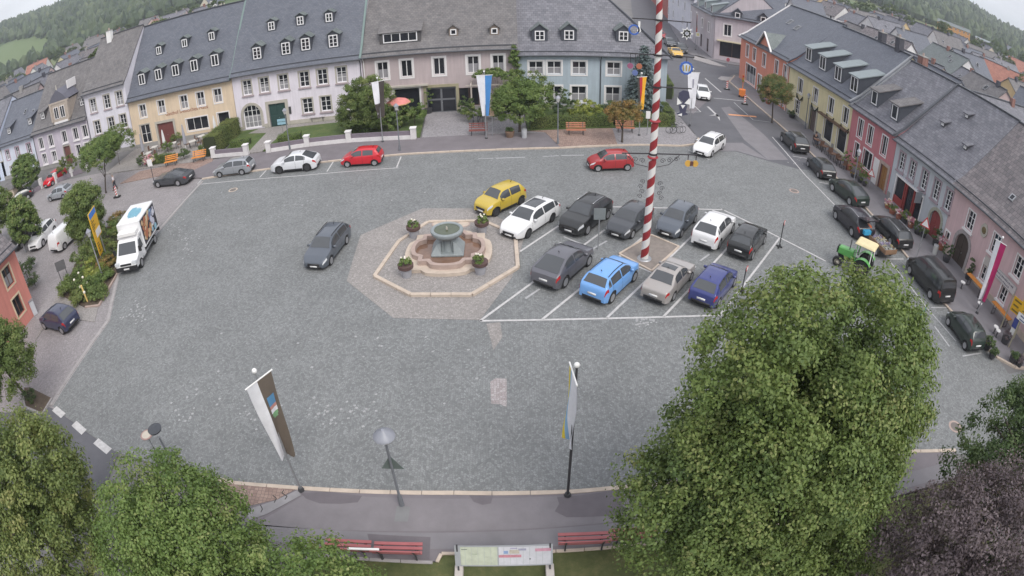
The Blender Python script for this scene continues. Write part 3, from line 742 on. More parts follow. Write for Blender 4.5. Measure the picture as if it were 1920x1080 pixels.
        for xx, o in ((x0, 0), (x1, 1)):
            m.add([(xx, yf, z0 - .05), (xx, yf, top), (xx, yb, top)], [(0, 1, 2) if o else (2, 1, 0)])
        d = m.build('dormer', wm, s.root)
        ov = 0.16
        if style == 'gable':
            k = rg / (bw / 2)
            e0, e1 = x0 - ov, x1 + ov; ze = top - ov * k
            ybe = (ze - s.eave - 0.12) / s.s
            poly_slab('dormer_roof', [[(e0, yf - ov, ze + .05), (x, yf - ov, top + rg + .05), (x, yr + .1, top + rg + .05), (e0, ybe + .1, ze + .05)],
                                      [(x, yf - ov, top + rg + .05), (e1, yf - ov, ze + .05), (e1, ybe + .1, ze + .05), (x, yr + .1, top + rg + .05)]], 0.06, mat, d)
        else:
            sl = 0.28 if style == 'shed' else 0.42
            # roof plane z = top + sl*(y-yf) meets main roof
            ym = (top + .05 - sl * yf - s.eave - 0.12) / (s.s - sl)
            zm = top + .05 + sl * (ym - yf)
            poly_slab('dormer_roof', [[(x0 - ov, yf - ov * 1.3, top + .05 - sl * ov), (x1 + ov, yf - ov * 1.3, top + .05 - sl * ov), (x1 + ov, ym + .1, zm), (x0 - ov, ym + .1, zm)]], 0.1, mat, d)
            for xx, o in ((x0, 0), (x1, 1)):
                m = MB(); m.add([(xx, yf, top), (xx, ym, zm), (xx, yb, top)], [(0, 1, 2) if o else (2, 1, 0)])
                m.build('dormer_cheek', wm, d)
        key = ('dw', round(w, 2), round(h, 2), nx, ny)
        if key not in _FM: _FM[key] = frame_mesh(w, h, nx, ny, fw=0.1, mw=0.06, d=0.09).mesh('window', FRAMEW)
        f = link('window', _FM[key], d); f.location = (x - w / 2, yf - 0.06, z)
        kp = ('dp', round(w, 2), round(h, 2))
        if kp not in _FM: _FM[kp] = MB().box(0.04, w - 0.04, 0, 0.01, 0.04, h - 0.04).mesh('pane', GLASS)
        p = link('pane', _FM[kp], d); p.location = (x - w / 2, yf - 0.03, z)
        return d
    def chimney(s, x, y, w=0.7, d=0.7, h=1.6, mat=None, z=None):
        z = z if z is not None else (s.roofz(min(y, s.D - y)))
        c = MB().box(x - w / 2, x + w / 2, y - d / 2, y + d / 2, z - 0.9, z + h).build('chimney', mat or BRICKCH, s.root)
        MB().box(x - w / 2 - .06, x + w / 2 + .06, y - d / 2 - .06, y + d / 2 + .06, z + h, z + h + .1).build('chimney_cap', CONCRETE, c)
        m = MB(); m.lathe([(.12, 0), (.1, .3)], 8, (x, y, z + h + .1)); m.build('chimney_pot', SANDP, c)
    def skylight(s, x, z, w=0.6, h=0.8):
        y = (z - s.eave - 0.12) / s.s; L = math.hypot(1, s.s); uy, uz = 1 / L, s.s / L; ny_, nz_ = -uz, uy
        def P(a, b_, c): return (x + a, y + uy * b_ + ny_ * c, z + uz * b_ + nz_ * c)
        for nm, a, hh, mt, par in (('skylight', w / 2, h, GALV, s.root),):
            m = MB(); m.add([P(-a, 0, 0), P(a, 0, 0), P(a, hh, 0), P(-a, hh, 0), P(-a, 0, .12), P(a, 0, .12), P(a, hh, .12), P(-a, hh, .12)], [(4, 5, 6, 7), (0, 1, 5, 4), (1, 2, 6, 5), (2, 3, 7, 6), (3, 0, 4, 7)])
            o = m.build(nm, mt, par, fixn=True)
        m = MB(); a = w / 2 - .08; m.add([P(-a, .08, .125), P(a, .08, .125), P(a, h - .08, .125), P(-a, h - .08, .125)], [(0, 1, 2, 3)]); m.build('pane', GLASS, o)
    def finish(s, base=None, gutter=True, pipe=(), pipe_mat=None, ridge_mat=None, verge=None):
        W, D, e, sl = s.W, s.D, s.eave, s.s; top = e + 0.02
        m = MB(); facade(m, W, top, s.ops)
        rz_ = s.roofz(D / 2) - 0.12
        m.add([(W, 0, -.05), (W, D, -.05), (W, D, top), (W, 0, top)], [(0, 1, 2, 3)]); m.add([(0, 0, -.05), (0, D, -.05), (0, D, top), (0, 0, top)], [(3, 2, 1, 0)])
        m.add([(0, D, -.05), (W, D, -.05), (W, D, top), (0, D, top)], [(3, 2, 1, 0)])
        if not s.hipL: m.add([(0, 0, top), (0, D, top), (0, D / 2, rz_)], [(2, 1, 0)])
        if not s.hipR: m.add([(W, 0, top), (W, D, top), (W, D / 2, rz_)], [(0, 1, 2)])
        m.build('wall', s.wall, s.root)
        hL = D / 2 if s.hipL else 0; hR = D / 2 if s.hipR else 0
        x0, x1 = -s.oL, W + s.oR
        if s.hipL: x0 = -s.over
        if s.hipR: x1 = W + s.over
        o = s.over; zr = s.roofz(D / 2)
        rx0, rx1 = (hL if s.hipL else x0), (W - hR if s.hipR else x1)
        polys = []
        if s.kick:
            yk = 0.75; zk = s.roofz(yk); zo = zk - (yk + o) * sl * 0.72
            kx0 = x0 + (o + yk) * (1 if s.hipL else 0); kx1 = x1 - (o + yk) * (1 if s.hipR else 0)
            polys += [[(x0, -o, zo), (x1, -o, zo), (kx1, yk, zk), (kx0, yk, zk)], [(kx0, yk, zk), (kx1, yk, zk), (rx1, D / 2, zr), (rx0, D / 2, zr)]]
        else:
            zo = s.roofz(-o); polys += [[(x0, -o, zo), (x1, -o, zo), (rx1, D / 2, zr), (rx0, D / 2, zr)]]
        zb = s.roofz(-o) if not s.kick else zo
        polys += [[(x1, D + o, zb), (x0, D + o, zb), (rx0, D / 2, zr), (rx1, D / 2, zr)]]
        if s.hipL: polys.append([(x0, D + o, zb), (x0, -o, zo), (rx0, D / 2, zr)])
        if s.hipR: polys.append([(x1, -o, zo), (x1, D + o, zb), (rx1, D / 2, zr)])
        rf = poly_slab('roof', polys, 0.14, s.roof, s.root)
        MB().bar((rx0, D / 2, zr + .03), (rx1, D / 2, zr + .03), .3, .1).build('ridge_cap', ridge_mat or s.roof, rf) if (ridge_mat or s.roof).name.find('slate') < 0 and (ridge_mat or s.roof).name.find('tile') < 0 else MB().bar((rx0, D / 2, zr + .03), (rx1, D / 2, zr + .03), .3, .1).build('ridge_cap', GUTTER, rf)
        if s.hipR: MB().bar((x1, -o, zo + .05), (rx1, D / 2, zr + .05), .2, .06).build('hip_cap', GUTTER, rf)
        if s.hipL: MB().bar((x0, -o, zo + .05), (rx0, D / 2, zr + .05), .2, .06).build('hip_cap', GUTTER, rf)
        for xx, mt in (verge or ()):
            m = MB(); m.bar((xx, -o, zo + .08), (xx, .75, s.roofz(.75) + .08), .22, .12); m.bar((xx, .75, s.roofz(.75) + .08), (xx, D / 2, zr + .08), .22, .12); m.build('verge_flashing', mt, rf)
        if gutter:
            MB().tube([(x0, -o - .06, zo - .02), (x1, -o - .06, zo - .02)], 0.075, 8).build('gutter', GUTTER, s.root, smooth=True)
            m = MB(); m.bar((x0 + .1, -o + .35, zo + .32 * sl * .7 + .12), (x1 - .1, -o + .35, zo + .32 * sl * .7 + .12), .03, .1); m.build('snow_guard', GUTTER, rf)
        for xx in pipe:
            MB().tube([(xx, -o - .02, zo - .05), (xx, -.09, zo - .5), (xx, -.09, 0.1)], 0.05, 8).build('downpipe', pipe_mat or GUTTER, s.root, smooth=True)
        if base is not None:
            xs = [0] ; segs = []
            drs = sorted((o_[0] - .3, o_[1] + .3) for o_ in s.ops if o_[2] < 0.35)
            cur = 0.0
            for a, b_ in drs:
                if a > cur: segs.append((cur, a))
                cur = max(cur, b_)
            if cur < W: segs.append((cur, W))
            for a, b_ in segs: MB().box(a, b_, -0.05, 0.0, 0, 0.55).build('plinth', base, s.root)
        return s

FY = 58.5
def far(name, label, xl, xr, eave, slope, D, wall, roof, y=FY, **k):
    return House(name, label, (xl, y, 0), 0.0, xr - xl, D, eave, slope, wall, roof, **k)
# --- A1 bluish house, far left
h = far('bluish_house', 'bluish white house with dark slate roof and two slim dormers at far left', -73.0, -63.4, 5.2, 0.95, 11, wallm('bluish', (0.60, 0.63, 0.72)), SLATE)
h.row([(14, 287), (32, 280), (53, 272)], 2.9, 0.95, 1.5, sur=pm('rose_trim', (0.45, 0.30, 0.36), 0.8), nx=2, ny=2)
for p in [(17, 245), (56, 227)]: x, z = h.dorm_at(*p, 0.9); h.dormer(x, z, 0.75, 0.9, 'shed')
h.row([(25, 325), (45, 318)], 0.4, 0.95, 1.4, sur=STONE_T)
h.skylight(5.5, 8.2); h.skylight(7.8, 7.8); h.finish(base=CONCRETE)
# --- A0 further left
h = far('lilac_house', 'lilac slate roofed house at the left frame edge', -93, -73.3, 6.0, 0.9, 12, wallm('paleblue', (0.55, 0.6, 0.72)), SLATE_P)
h.row([(2, 300), (2, 330)], 3, 1, 1.5, sur=STONE_T); h.skylight(15, 8.5); h.finish()
# --- A2 mauve with ornate stone gable dormer
h = far('mauve_house', 'mauve house with brown slate roof and carved stone gable dormer', -63.4, -51.5, 5.4, 1.15, 12, wallm('mauve', (0.52, 0.47, 0.54)), SLATE_B)
h.row([(76, 263), (94, 257), (119, 248), (140, 242), (157, 235)], 3.0, 0.95, 1.6, sur=TRIMW, sill=TRIMW, nx=2, ny=1)
h.row([(85, 302), (103, 297), (148, 282), (164, 277)], 0.75, 0.95, 1.5, sur=TRIMW, sill=TRIMW, nx=2, ny=1)
x, _ = h.at(128, 290); h.door(x, 1.35, 2.5, pm('plum_door', (0.17, 0.07, 0.06), 0.6), sur=STONE_T, sw=0.15)
for p in [(80, 217), (154, 191)]: x, z = h.dorm_at(*p, 0.9); h.dormer(x, z, 0.75, 0.95, 'shed')
x, _ = h.at(111, 205)
gd = MB(); gd.box(x - 1.7, x + 1.7, -0.05, 2.6, 5.4, 8.6); gd.box(x - 1.95, x + 1.95, -0.12, 0.3, 8.55, 8.8); gd.box(x - 1.9, x - 1.55, -0.15, .2, 6.2, 8.6); gd.box(x + 1.55, x + 1.9, -0.15, .2, 6.2, 8.6)
gobj = gd.build('gable_dormer', pm('tan_stone', (0.42, 0.36, 0.31), 0.85, 0.15, 3), h.root)
MB().plate([(x - 1.9, 8.8), (x + 1.9, 8.8), (x + 1.2, 9.6), (x, 10.4), (x - 1.2, 9.6)], -0.05, 2.9).build('pediment', pm('dark_slate_face', (0.12, 0.12, 0.15), 0.6), gobj, fixn=True)
MB().tube([(x, 0.1, 10.3), (x, 0.1, 11.0)], [.12, .04]).build('finial', STONE_T, gobj)
MB().box(x - 1.45, x + 1.45, -0.09, 0, 5.35, 6.1).build('apron_panel', TRIMW, gobj)
for dx in (-.65, .65):
    f = frame_mesh(0.95, 1.6, 2, 1).build('window', FRAMEW, gobj); f.location = (x + dx - .475, -0.1, 6.5); MB().box(x + dx - .43, x + dx + .43, -0.07, -.06, 6.55, 8.05).build('pane', GLASS, gobj)
MB().box(x + 1.0, x + 1.15, 1.4, 3.4, 9.9, 11.0).build('gable_side', TRIMW, gobj)
h.finish(base=CONCRETE, pipe=(0.1,))
# --- A3 white three-storey
h = far('white_three_storey_house', 'tall white house with three windows per floor beside the tan inn', -51.4, -43.9, 8.55, 1.0, 12, wallm('offwhite', (0.66, 0.64, 0.70)), SLATE_B)
h.row([(172, 183), (198, 176), (221, 167)], 5.95, 1.05, 1.75, sur=STONE_T, sill=STONE_V, nx=2, ny=3)
h.row([(181, 229), (207, 222), (229, 214)], 3.0, 1.05, 1.75, sur=STONE_T, sill=STONE_V, nx=2, ny=3)
h.row([(188, 266), (212, 260)], 0.7, 1.05, 1.55, sur=STONE_T, nx=2, ny=3)
h.chimney(2.0, 5.4, .8, .6, 1.3, WHITE); h.finish(base=CONCRETE, pipe=(0.08,))
# --- A4 tan inn
h = far('tan_inn', 'tan rendered inn with slate roof and two rows of dormers', -43.8, -28.85, 6.15, 1.3, 12.4, wallm('tan', (0.66, 0.53, 0.39)), SLATE)
INN = h
h.row([(267, 204), (302, 197), (344, 186), (375, 179), (407, 172)], 3.75, 1.0, 1.6, sur=TRIMW, nx=2, ny=2, curtain=True)
x, _ = h.at(275, 257); h.win(x, 0.55, 1.5, 2.3, sur=STONE_T, nx=2, ny=2)
x, _ = h.at(312, 247); h.door(x, 2.4, 2.6, pm('wine_door', (0.16, 0.05, 0.045), 0.6), sur=STONE_T, sw=0.3)
x, _ = h.at(370, 232); h.win(x, 1.0, 3.0, 1.5, sur=TRIMW, nx=3, ny=1, sw=.12)
x, _ = h.at(419, 220); h.win(x, 0.9, 1.5, 1.65, sur=TRIMW, nx=1, ny=1, sw=.12)
for p in [(298, 95), (346, 81), (397, 68)]: x, z = h.dorm_at(*p, 0.9); h.dormer(x, z, 0.75, 0.95, 'gable', mat=SLATE_G, wm=SLATE, rg=.3, ny=1)
for p in [(266, 149), (297, 140), (329, 132), (364, 123), (403, 113)]: x, z = h.dorm_at(*p, 1.25); h.dormer(x, z, 0.95, 1.3, 'gable', mat=SLATE_G, wm=SLATE, rg=.35, ny=1)
x, z = h.at(349, 207); text_mesh('inn_lettering', 'Gasthof Deutsches Haus', 0.62, pm('rust_lettering', (0.32, 0.12, 0.08), 0.7), h.root, (x, -0.02, z), (PI / 2, 0, 0), sx=0.98)['kind'] = 'stuff'
h.finish(base=CONCRETE, verge=((14.95, COPPER),))
# --- A5 white-lilac house with arched window and green gate
h = far('lilac_white_house', 'pale lilac white house with arched window and dark green gate', -28.8, -14.15, 6.4, 1.28, 12.4, wallm('lilacwhite', (0.70, 0.655, 0.72)), SLATE)
h.row([(463, 163), (495, 157), (531, 152), (570, 145), (604, 141), (640, 137)], 4.05, 1.05, 1.65, sur=STONE_T, sill=STONE_V, nx=2, ny=3)
h.row([(577, 200), (611, 194)], 1.15, 1.1, 1.6, sur=STONE_T, sill=STONE_V, nx=2, ny=3)
x, _ = h.at(474, 225); h.win(x, 0.25, 2.1, 2.6, nx=4, ny=4, fw=.1); h.arch(x, 0.25, 2.1, 2.6, STONE_T, .3)
x, _ = h.at(521, 215); h.door(x, 1.95, 2.65, pm('green_gate', (0.025, 0.06, 0.055), 0.5), sur=STONE_T, sw=0.34)
x, _ = h.at(545, 213); MB().box(x - .12, x + .12, -0.08, 0, 1.3, 2.1).build('wall_plaque', DARKMETAL, h.root)
for p in [(482, 100), (536, 91), (573, 83), (625, 77)]: x, z = h.dorm_at(*p, 1.25); h.dormer(x, z, 0.95, 1.3, 'gable', mat=SLATE_G, wm=SLATE, rg=.4, ny=3)
for p in [(509, 49), (563, 39), (617, 33)]: x, z = h.dorm_at(*p, 0.9); h.dormer(x, z, 0.75, 0.95, 'gable', mat=SLATE_G, wm=SLATE, rg=.3, ny=2)
h.finish(base=STONE_T, verge=((14.6, COPPER),), pipe=(14.5,))
# --- A6 taupe house
h = far('taupe_house', 'taupe house with weathered slate roof, wide dormer and grey entrance', -14.1, 1.05, 6.45, 1.1, 13, wallm('taupe', (0.45, 0.38, 0.385)), SLATE_B)
h.row([(717, 127), (762, 123), (823, 118), (887, 116), (934, 113)], 4.0, 1.1, 1.75, sur=TRIMW, sw=.2, nx=2, ny=1)
x, _ = h.at(763, 180); h.win(x, 0.6, 2.6, 2.2, sur=TRIMW, nx=1, ny=1); MB().box(x - 2.2, x + 2.2, -0.35, 0, 3.0, 3.16).build('canopy', STONE_T, h.root)
x, _ = h.at(828, 187); h.door(x, 2.9, 2.7, pm('grey_door', (0.16, 0.165, 0.18), 0.5), sur=pm('olive_trim', (0.33, 0.30, 0.2), .8), sw=.3, glass=True)
x, _ = h.at(880, 190); h.win(x, 0.6, 2.0, 1.9, nx=2, ny=1, frame=FRAMEB)
x, z = h.dorm_at(750, 70, 0.95); dd = h.dormer(x, z, 3.4, 1.0, 'wide', nx=4, ny=1, side=.35)
for p in [(850, 60), (927, 58)]: x, z = h.dorm_at(*p, 0.6); h.dormer(x, z, 0.6, 0.6, 'gable', wm=pm('weathered_board', (0.22, 0.18, 0.15), .9), rg=.35, nx=1, ny=1)
h.finish(base=CONCRETE, pipe=(0.15,), pipe_mat=WHITE)
# --- A7 blue-grey house, hipped
h = far('blue_grey_house', 'blue grey house with hipped slate roof and small gabled dormers', 1.1, 15.85, 5.75, 1.0, 14, wallm('bluegrey', (0.38, 0.445, 0.50)), SLATE_P, hipR=True)
h.row([(1005, 124), (1039, 123), (1086, 123), (1151, 125)], 3.7, 1.35, 1.35, sur=TRIMW, sw=.17, nx=2, ny=2, curtain=True)
h.row([(1005, 172), (1039, 173), (1085, 180), (1149, 178)], 0.85, 1.45, 1.6, sur=TRIMW, sw=.18, nx=2, ny=2, curtain=True)
for p in [(1012, 67), (1067, 66), (1169, 68)]: x, z = h.dorm_at(*p, 0.95); h.dormer(x, z, 0.95, 1.0, 'gable', mat=SLATE_G, wm=SLATE, rg=.6, side=.28)
h.finish(pipe=(8.0,), base=CONCRETE)

# ------------------------------------------------------------------ east row (facing west)
FX = 31.5
def east(name, label, yf, yn, eave, slope, D, wall, roof, x=FX, **k):
    return House(name, label, (x, yf, 0), -PI / 2, yf - yn, D, eave, slope, wall, roof, **k)
# R1 orange with small gable
h = east('orange_house', 'orange house with a small white edged gable at the street corner', 77.6, 61.9, 6.1, 0.75, 15, wallm('orange', (0.60, 0.24, 0.17)), SLATE)
h.row([(1402, 90), (1415, 98), (1433, 112), (1456, 127), (1472, 135)], 3.7, 0.95, 1.7, sur=TRIMW, nx=2, ny=1)
x, _ = h.at(1407, 142); h.win(x, 0.3, 3.4, 2.5, nx=3, ny=1, sur=TRIMW)
x, _ = h.at(1424, 155); h.door(x, 1.1, 2.3, pm('pale_door', (0.5, 0.48, 0.45), .6), sur=TRIMW, sw=.15)
x, _ = h.at(1462, 178); h.win(x, 0.5, 2.4, 1.8, nx=2, ny=1, sur=TRIMW)
x, _ = h.at(1436, 95); gx = x
m = MB(); m.add([(gx - 2.3, -0.03, 6.05), (gx + 2.3, -0.03, 6.05), (gx, -0.03, 8.2)], [(0, 1, 2)]); g_ = m.build('gable', h.wall, h.root)
poly_slab('gable_roof', [[(gx - 2.5, -.3, 5.95), (gx, -.3, 8.3), (gx, 3.2, 8.3), (gx - 2.5, .2, 5.95)], [(gx, -.3, 8.3), (gx + 2.5, -.3, 5.95), (gx + 2.5, .2, 5.95), (gx, 3.2, 8.3)]], .08, SLATE_G, g_)
m = MB(); m.bar((gx - 2.5, -.34, 6.0), (gx, -.34, 8.35), .22, .12); m.bar((gx + 2.5, -.34, 6.0), (gx, -.34, 8.35), .22, .12); m.build('bargeboard', TRIMW, g_)
h.skylight(8.5, 9.2, .9, 1.0); h.skylight(5.5, 9.5, .9, 1.0); h.finish(verge=((0.1, TRIMW),), pipe=(15.6,), pipe_mat=WHITE)
# R2 yellow
h = east('yellow_house', 'yellow house with garlands under the windows and four shed dormers', 61.8, 47.25, 5.75, 0.82, 14, wallm('yellow', (0.64, 0.57, 0.36)), SLATE)
h.row([(1502, 148), (1530, 169), (1559, 190), (1586, 211)], 3.25, 1.15, 1.65, sur=TRIMW, sw=.12, nx=2, ny=1)
x, _ = h.at(1495, 197); h.win(x, 0.7, 1.2, 1.6, sur=TRIMW, sw=.12)
x, _ = h.at(1524, 222); h.door(x, 1.4, 2.5, pm('brown_door', (0.12, 0.085, 0.08), .6), sur=STONE_T, sw=.3)
for p in [(1551, 250), (1576, 268)]: x, _ = h.at(*p); h.win(x, 0.3, 1.9, 2.2, nx=1, ny=1, sur=TRIMW, sw=.1)
xa, _ = h.at(1538, 222); xb, _ = h.at(1590, 262); MB().box(xa, xb, -0.5, 0, 2.72, 2.86).build('shop_canopy', FRAMEB, h.root)
GARL = leaf_mat('garland_leaf', [(0.02, 0.035, 0.015), (0.05, 0.06, 0.03)])
for p in [(1502, 165), (1530, 187), (1559, 209), (1586, 230)]:
    x, _ = h.at(*p); m = MB()
    for sg in (-1, 1): m.tube([(x + sg * .75, -.08, 3.1), (x + sg * .72, -.1, 2.55)], .05, 6)
    pts = [(x - .75 + 1.5 * k / 10, -.1, 3.0 - .55 * math.sin(PI * k / 10)) for k in range(11)]; m.tube(pts, [.045] + [.07] * 9 + [.045], 6); m.build('garland', pm('dark_garland', (.03, .035, .025), .9), h.root)
for p in [(1517, 102), (1543, 118), (1572, 138), (1602, 158)]: x, z = h.dorm_at(*p, 1.45); h.dormer(x, z, 1.35, 1.5, 'shed', nx=2, ny=1, mat=SHEETM, wm=SLATE, side=.2)
h.chimney(8.2, 7.3, .8, .7, 1.3, pm('dark_chimney', (.06, .06, .075), .6)); h.chimney(12.0, 7.0, .8, .7, 1.3, MATS['dark_chimney'])
h.finish(base=CONCRETE, verge=((14.5, GALV),))
# R3 rose red
h = east('rose_red_house', 'rose red narrow house with two tile hung dormers and wooden door', 47.2, 39.3, 5.45, 0.83, 13.5, wallm('rosered', (0.47, 0.18, 0.20)), SLATE_P)
h.row([(1614, 236), (1632, 251), (1658, 273)], 3.0, 0.9, 1.75, sur=TRIMW, sw=.12, nx=2, ny=1)
h.row([(1605, 287)], 0.9, 0.8, 1.5, sur=TRIMW, sw=.1, nx=1, ny=1)
x, _ = h.at(1624, 309); h.win(x, 0.7, 1.6, 1.7, sur=TRIMW, sw=.12, nx=2, ny=1)
x, _ = h.at(1640, 325); MB().box(x - .45, x + .45, -.03, 0, 0, 2.4).build('white_panel', TRIMW, h.root)
x, _ = h.at(1653, 343); h.door(x, 1.15, 2.3, pm('oak_door', (0.30, 0.15, 0.05), .55), sur=SANDP, sw=.3)
for p in [(1640, 184), (1678, 211)]: x, z = h.dorm_at(*p, 1.2); h.dormer(x, z, 0.95, 1.3, 'shed', nx=1, ny=1, mat=SLATE_B, wm=SLATE, side=.2)
h.chimney(1.0, 7.6, .9, .8, 1.5); h.finish(verge=((0.1, GALV), (7.88, GUTTER)))
# R4 grey-blue shop
h = east('grey_blue_shop', 'grey blue shop house with red framed shop front and arched doorway', 39.25, 30.65, 5.15, 0.87, 13.5, wallm('greyblue', (0.46, 0.485, 0.52)), SLATE_P)
h.row([(1695, 282), (1714, 302), (1736, 323), (1759, 342), (1781, 363)], 2.9, 0.8, 1.55, sur=STONE_V, sw=.16, sill=STONE_V, nx=2, ny=4)
xa, _ = h.at(1676, 350); xb, _ = h.at(1726, 400)
REDF = pm('red_shop_frame', (0.30, 0.05, 0.045), .5)
w_ = xb - xa; h.ops.append((xa, xb, 0.02, 2.35))
sf = MB().box(xa, xb, .12, .15, 0, 2.35).build('shop_front', GLASS, h.root)
for k, f in enumerate((0.02, .36, .42, .68, .74, .98)): MB().box(xa + w_ * f - .07, xa + w_ * f + .07, -.02, .12, 0, 2.34).build('shop_post', REDF if k in (1, 2, 3, 4) else TRIMW, sf)
MB().box(xa, xb, -.06, .1, 2.35, 2.5).build('shop_lintel', TRIMW, h.root)
MB().box(xa + w_ * .05, xa + w_ * .34, -.01, .11, .0, .7).build('shop_riser', REDF, sf)
x, _ = h.at(1752, 420); h.door(x, 1.5, 2.3, pm('red_arch_door', (0.24, 0.05, 0.05), .6)); h.arch(x, 0.0, 1.5, 2.3, pm('green_grey_stone', (.34, .34, .28), .85), .26)
x, z = h.at(1702, 335)
def marks(root, x, z, L, hgt, n, mat, seed, name='lettering_mark', y=-.012):
    """weathered, no longer legible lettering: a row of small strokes"""
    rd = random.Random(seed); cx = x - L / 2
    for k in range(n):
        w_ = L / n * rd.uniform(.45, .75); hh = hgt * rd.uniform(.55, 1.0); MB().box(cx, cx + w_, y, y + .008, z - hgt / 2, z - hgt / 2 + hh).build(name, mat, root); cx += L / n
PALEL = pm('pale_lettering', (.62, .62, .68), .7)
marks(h.root, x - .3, z + .32, 2.6, .3, 9, PALEL, 1); marks(h.root, x + .2, z - .2, 3.6, .2, 14, PALEL, 2)
x, z = h.at(1733, 365)
m = MB(); m.bar((x, 0, 2.9), (x, -.9, 2.9), .04); m.build('sign_bracket', DARKMETAL, h.root); m = MB(); m.box(x - .04, x + .04, -.95, -.25, 1.9, 2.8); m.build('hanging_sign', GALV, h.root)
for p in [(1768, 232), (1810, 275), (1813, 217)]: x, z = h.dorm_at(*p, .3); h.dormer(x, z, .3, .25, 'shed', nx=1, ny=1, side=.05)
h.finish(base=CONCRETE)
# R5 pink
h = east('pink_house', 'long pink house with arched wooden gateway and brown tiled roof', 30.6, 17.4, 5.15, 0.86, 13.5, wallm('pink', (0.56, 0.405, 0.415)), TILE_B)
PINK = h
h.row([(1822, 405), (1868, 452), (1908, 505)], 2.95, 0.85, 1.4, sur=TRIMW, sw=.1, sill=TRIMW, nx=2, ny=3, frame=FRAMEW)
h.row([(1840, 528), (1876, 563)], 0.75, 0.75, 1.4, sur=TRIMW, sw=.12, sill=TRIMW, nx=2, ny=3)
x, _ = h.at(1773, 453); h.win(x, .9, .5, .7, sur=TRIMW, nx=1, ny=1)
x, _ = h.at(1797, 482); h.door(x, 1.7, 2.45, pm('old_wood_gate', (0.055, 0.04, 0.032), .7), split=True); h.arch(x, 0.0, 1.7, 2.45, pm('grey_arch_stone', (.33, .30, .30), .85), .28)
x, z = h.at(1846, 432); m = MB(); m.plate([(x + .42 * math.cos(PI / 8 + k * PI / 4), z + .52 * math.sin(PI / 8 + k * PI / 4)) for k in range(8)], -.08, 0); pq = m.build('octagonal_plaque', STONE_T, h.root, fixn=True); MB().lathe([(.26, 0), (.22, .03)], 14, (0, 0, 0)).build('plaque_relief', pm('bronze', (.2, .16, .08), .5, metal=.5), pq).location = (x, -.08, z); pq.children[0].rotation_euler = (PI / 2, 0, 0)
xa, za = h.at(1862, 500); xb, zb = h.at(1903, 552); zc = (za + zb) / 2 + .05
sb = MB().box(xa, xb, -.09, 0, zc - .33, zc + .33).build('name_board', pm('grey_board', (.40, .39, .39), .7), h.root)
MB().box(xa + .06, xb - .06, -.1, -.09, zc - .28, zc + .28).build('board_face', pm('pale_board', (.56, .54, .54), .7), sb)
DARKL = pm('dark_lettering', (.14, .14, .18), .7)
marks(sb, (xa + xb) / 2 + .1, zc + .13, (xb - xa) * .75, .15, 15, DARKL, 3, y=-.106); marks(sb, (xa + xb) / 2 - .1, zc - .13, (xb - xa) * .6, .13, 12, DARKL, 4, y=-.106)
x, z = h.at(1851, 490); MB().box(x - .28, x + .28, -.06, 0, z - .34, z + .34).build('menu_plaque', pm('plaque_stone', (.42, .40, .38), .8), h.root)
x, z = h.at(1819, 511); MB().box(x - .25, x + .25, -.05, 0, z - .28, z + .28).build('menu_board', DARKMETAL, h.root)
x, z = h.dorm_at(1893, 373, .2); h.skylight(x, z, .5, .55); h.finish(base=SAND)
# pale stucco neighbour stub at the frame edge
h = east('corner_house', 'pink grey end house at the right frame edge behind the yellow signs', 17.3, 12.4, 5.0, 0.86, 12, wallm('dustypink', (0.52, 0.40, 0.41)), TILE_B, hipR=True)
h.finish(base=SAND)

# ------------------------------------------------------------------ street corner and beyond
def ang_house(name, label, p, q, D, eave, slope, wall, roof, **k):
    """facade from p (left) to q (right) as seen from outside"""
    p = Vector(p); q = Vector(q); d = q - p
    return House(name, label, (p.x, p.y, 0), math.atan2(d.y, d.x), d.length, D, eave, slope, wall, roof, **k)
h = ang_house('lavender_corner_house', 'lavender grey corner house with shop window facing the square', (32.0, 90.2), (42.5, 86.0), 14, 7.3, 0.8, wallm('lavender', (0.50, 0.45, 0.485)), SLATE, hipL=True)
x, _ = h.at(1364, 62); h.win(x, 4.2, 1.2, 1.9, sur=TRIMW, nx=2, ny=1)
x, _ = h.at(1372, 103); h.win(x, 0.7, 4.0, 2.5, nx=2, ny=1, frame=FRAMEB); MB().box(x - 2.5, x + 2.5, -.7, 0, 3.25, 3.4).build('awning', pm('cream_awning', (.5, .46, .32), .8), h.root)
for p in [(1383, 29), (1431, 37)]: x, z = h.dorm_at(*p, .8); h.dormer(x, z, .8, .85, 'gable', wm=SLATE, rg=.6, nx=1, ny=1, side=.3)
h.finish()
h = ang_house('grey_lilac_street_house', 'grey lilac house along the side street with flag over its shop', (33.2, 105.5), (31.9, 90.4), 13, 7.2, 0.8, wallm('greylilac', (0.45, 0.41, 0.435)), SLATE)
h.row([(1296, 33), (1317, 45), (1329, 55)], 4.0, .95, 1.6, sur=TRIMW)
h.row([(1297, 72), (1314, 85), (1326, 93)], .4, 1.3, 2.3, nx=2, ny=1, frame=FRAMEB)
for p in [(1309, 7), (1323, 10), (1335, 17)]: x, z = h.dorm_at(*p, 1.1); h.dormer(x, z, 1.0, 1.2, 'shed', mat=SHEETM, nx=1, ny=1)
h.finish()
h = ang_house('white_street_house', 'whitish blue tall house along the side street', (34.8, 124), (33.25, 105.7), 12, 8.0, 0.8, wallm('whiteblue', (0.60, 0.60, 0.66)), SLATE)
h.row([(1254, 12), (1262, 17), (1272, 22), (1284, 26)], 5.2, .9, 1.6, sur=TRIMW); h.row([(1253, 38), (1262, 44), (1280, 52)], 2.0, .9, 1.6, sur=TRIMW); h.finish()
h = ang_house('brick_red_street_house', 'brick red house far along the side street', (38.3, 146), (34.9, 124.3), 12, 8.2, 0.8, wallm('brickred', (0.36, 0.12, 0.10)), TILE_R)
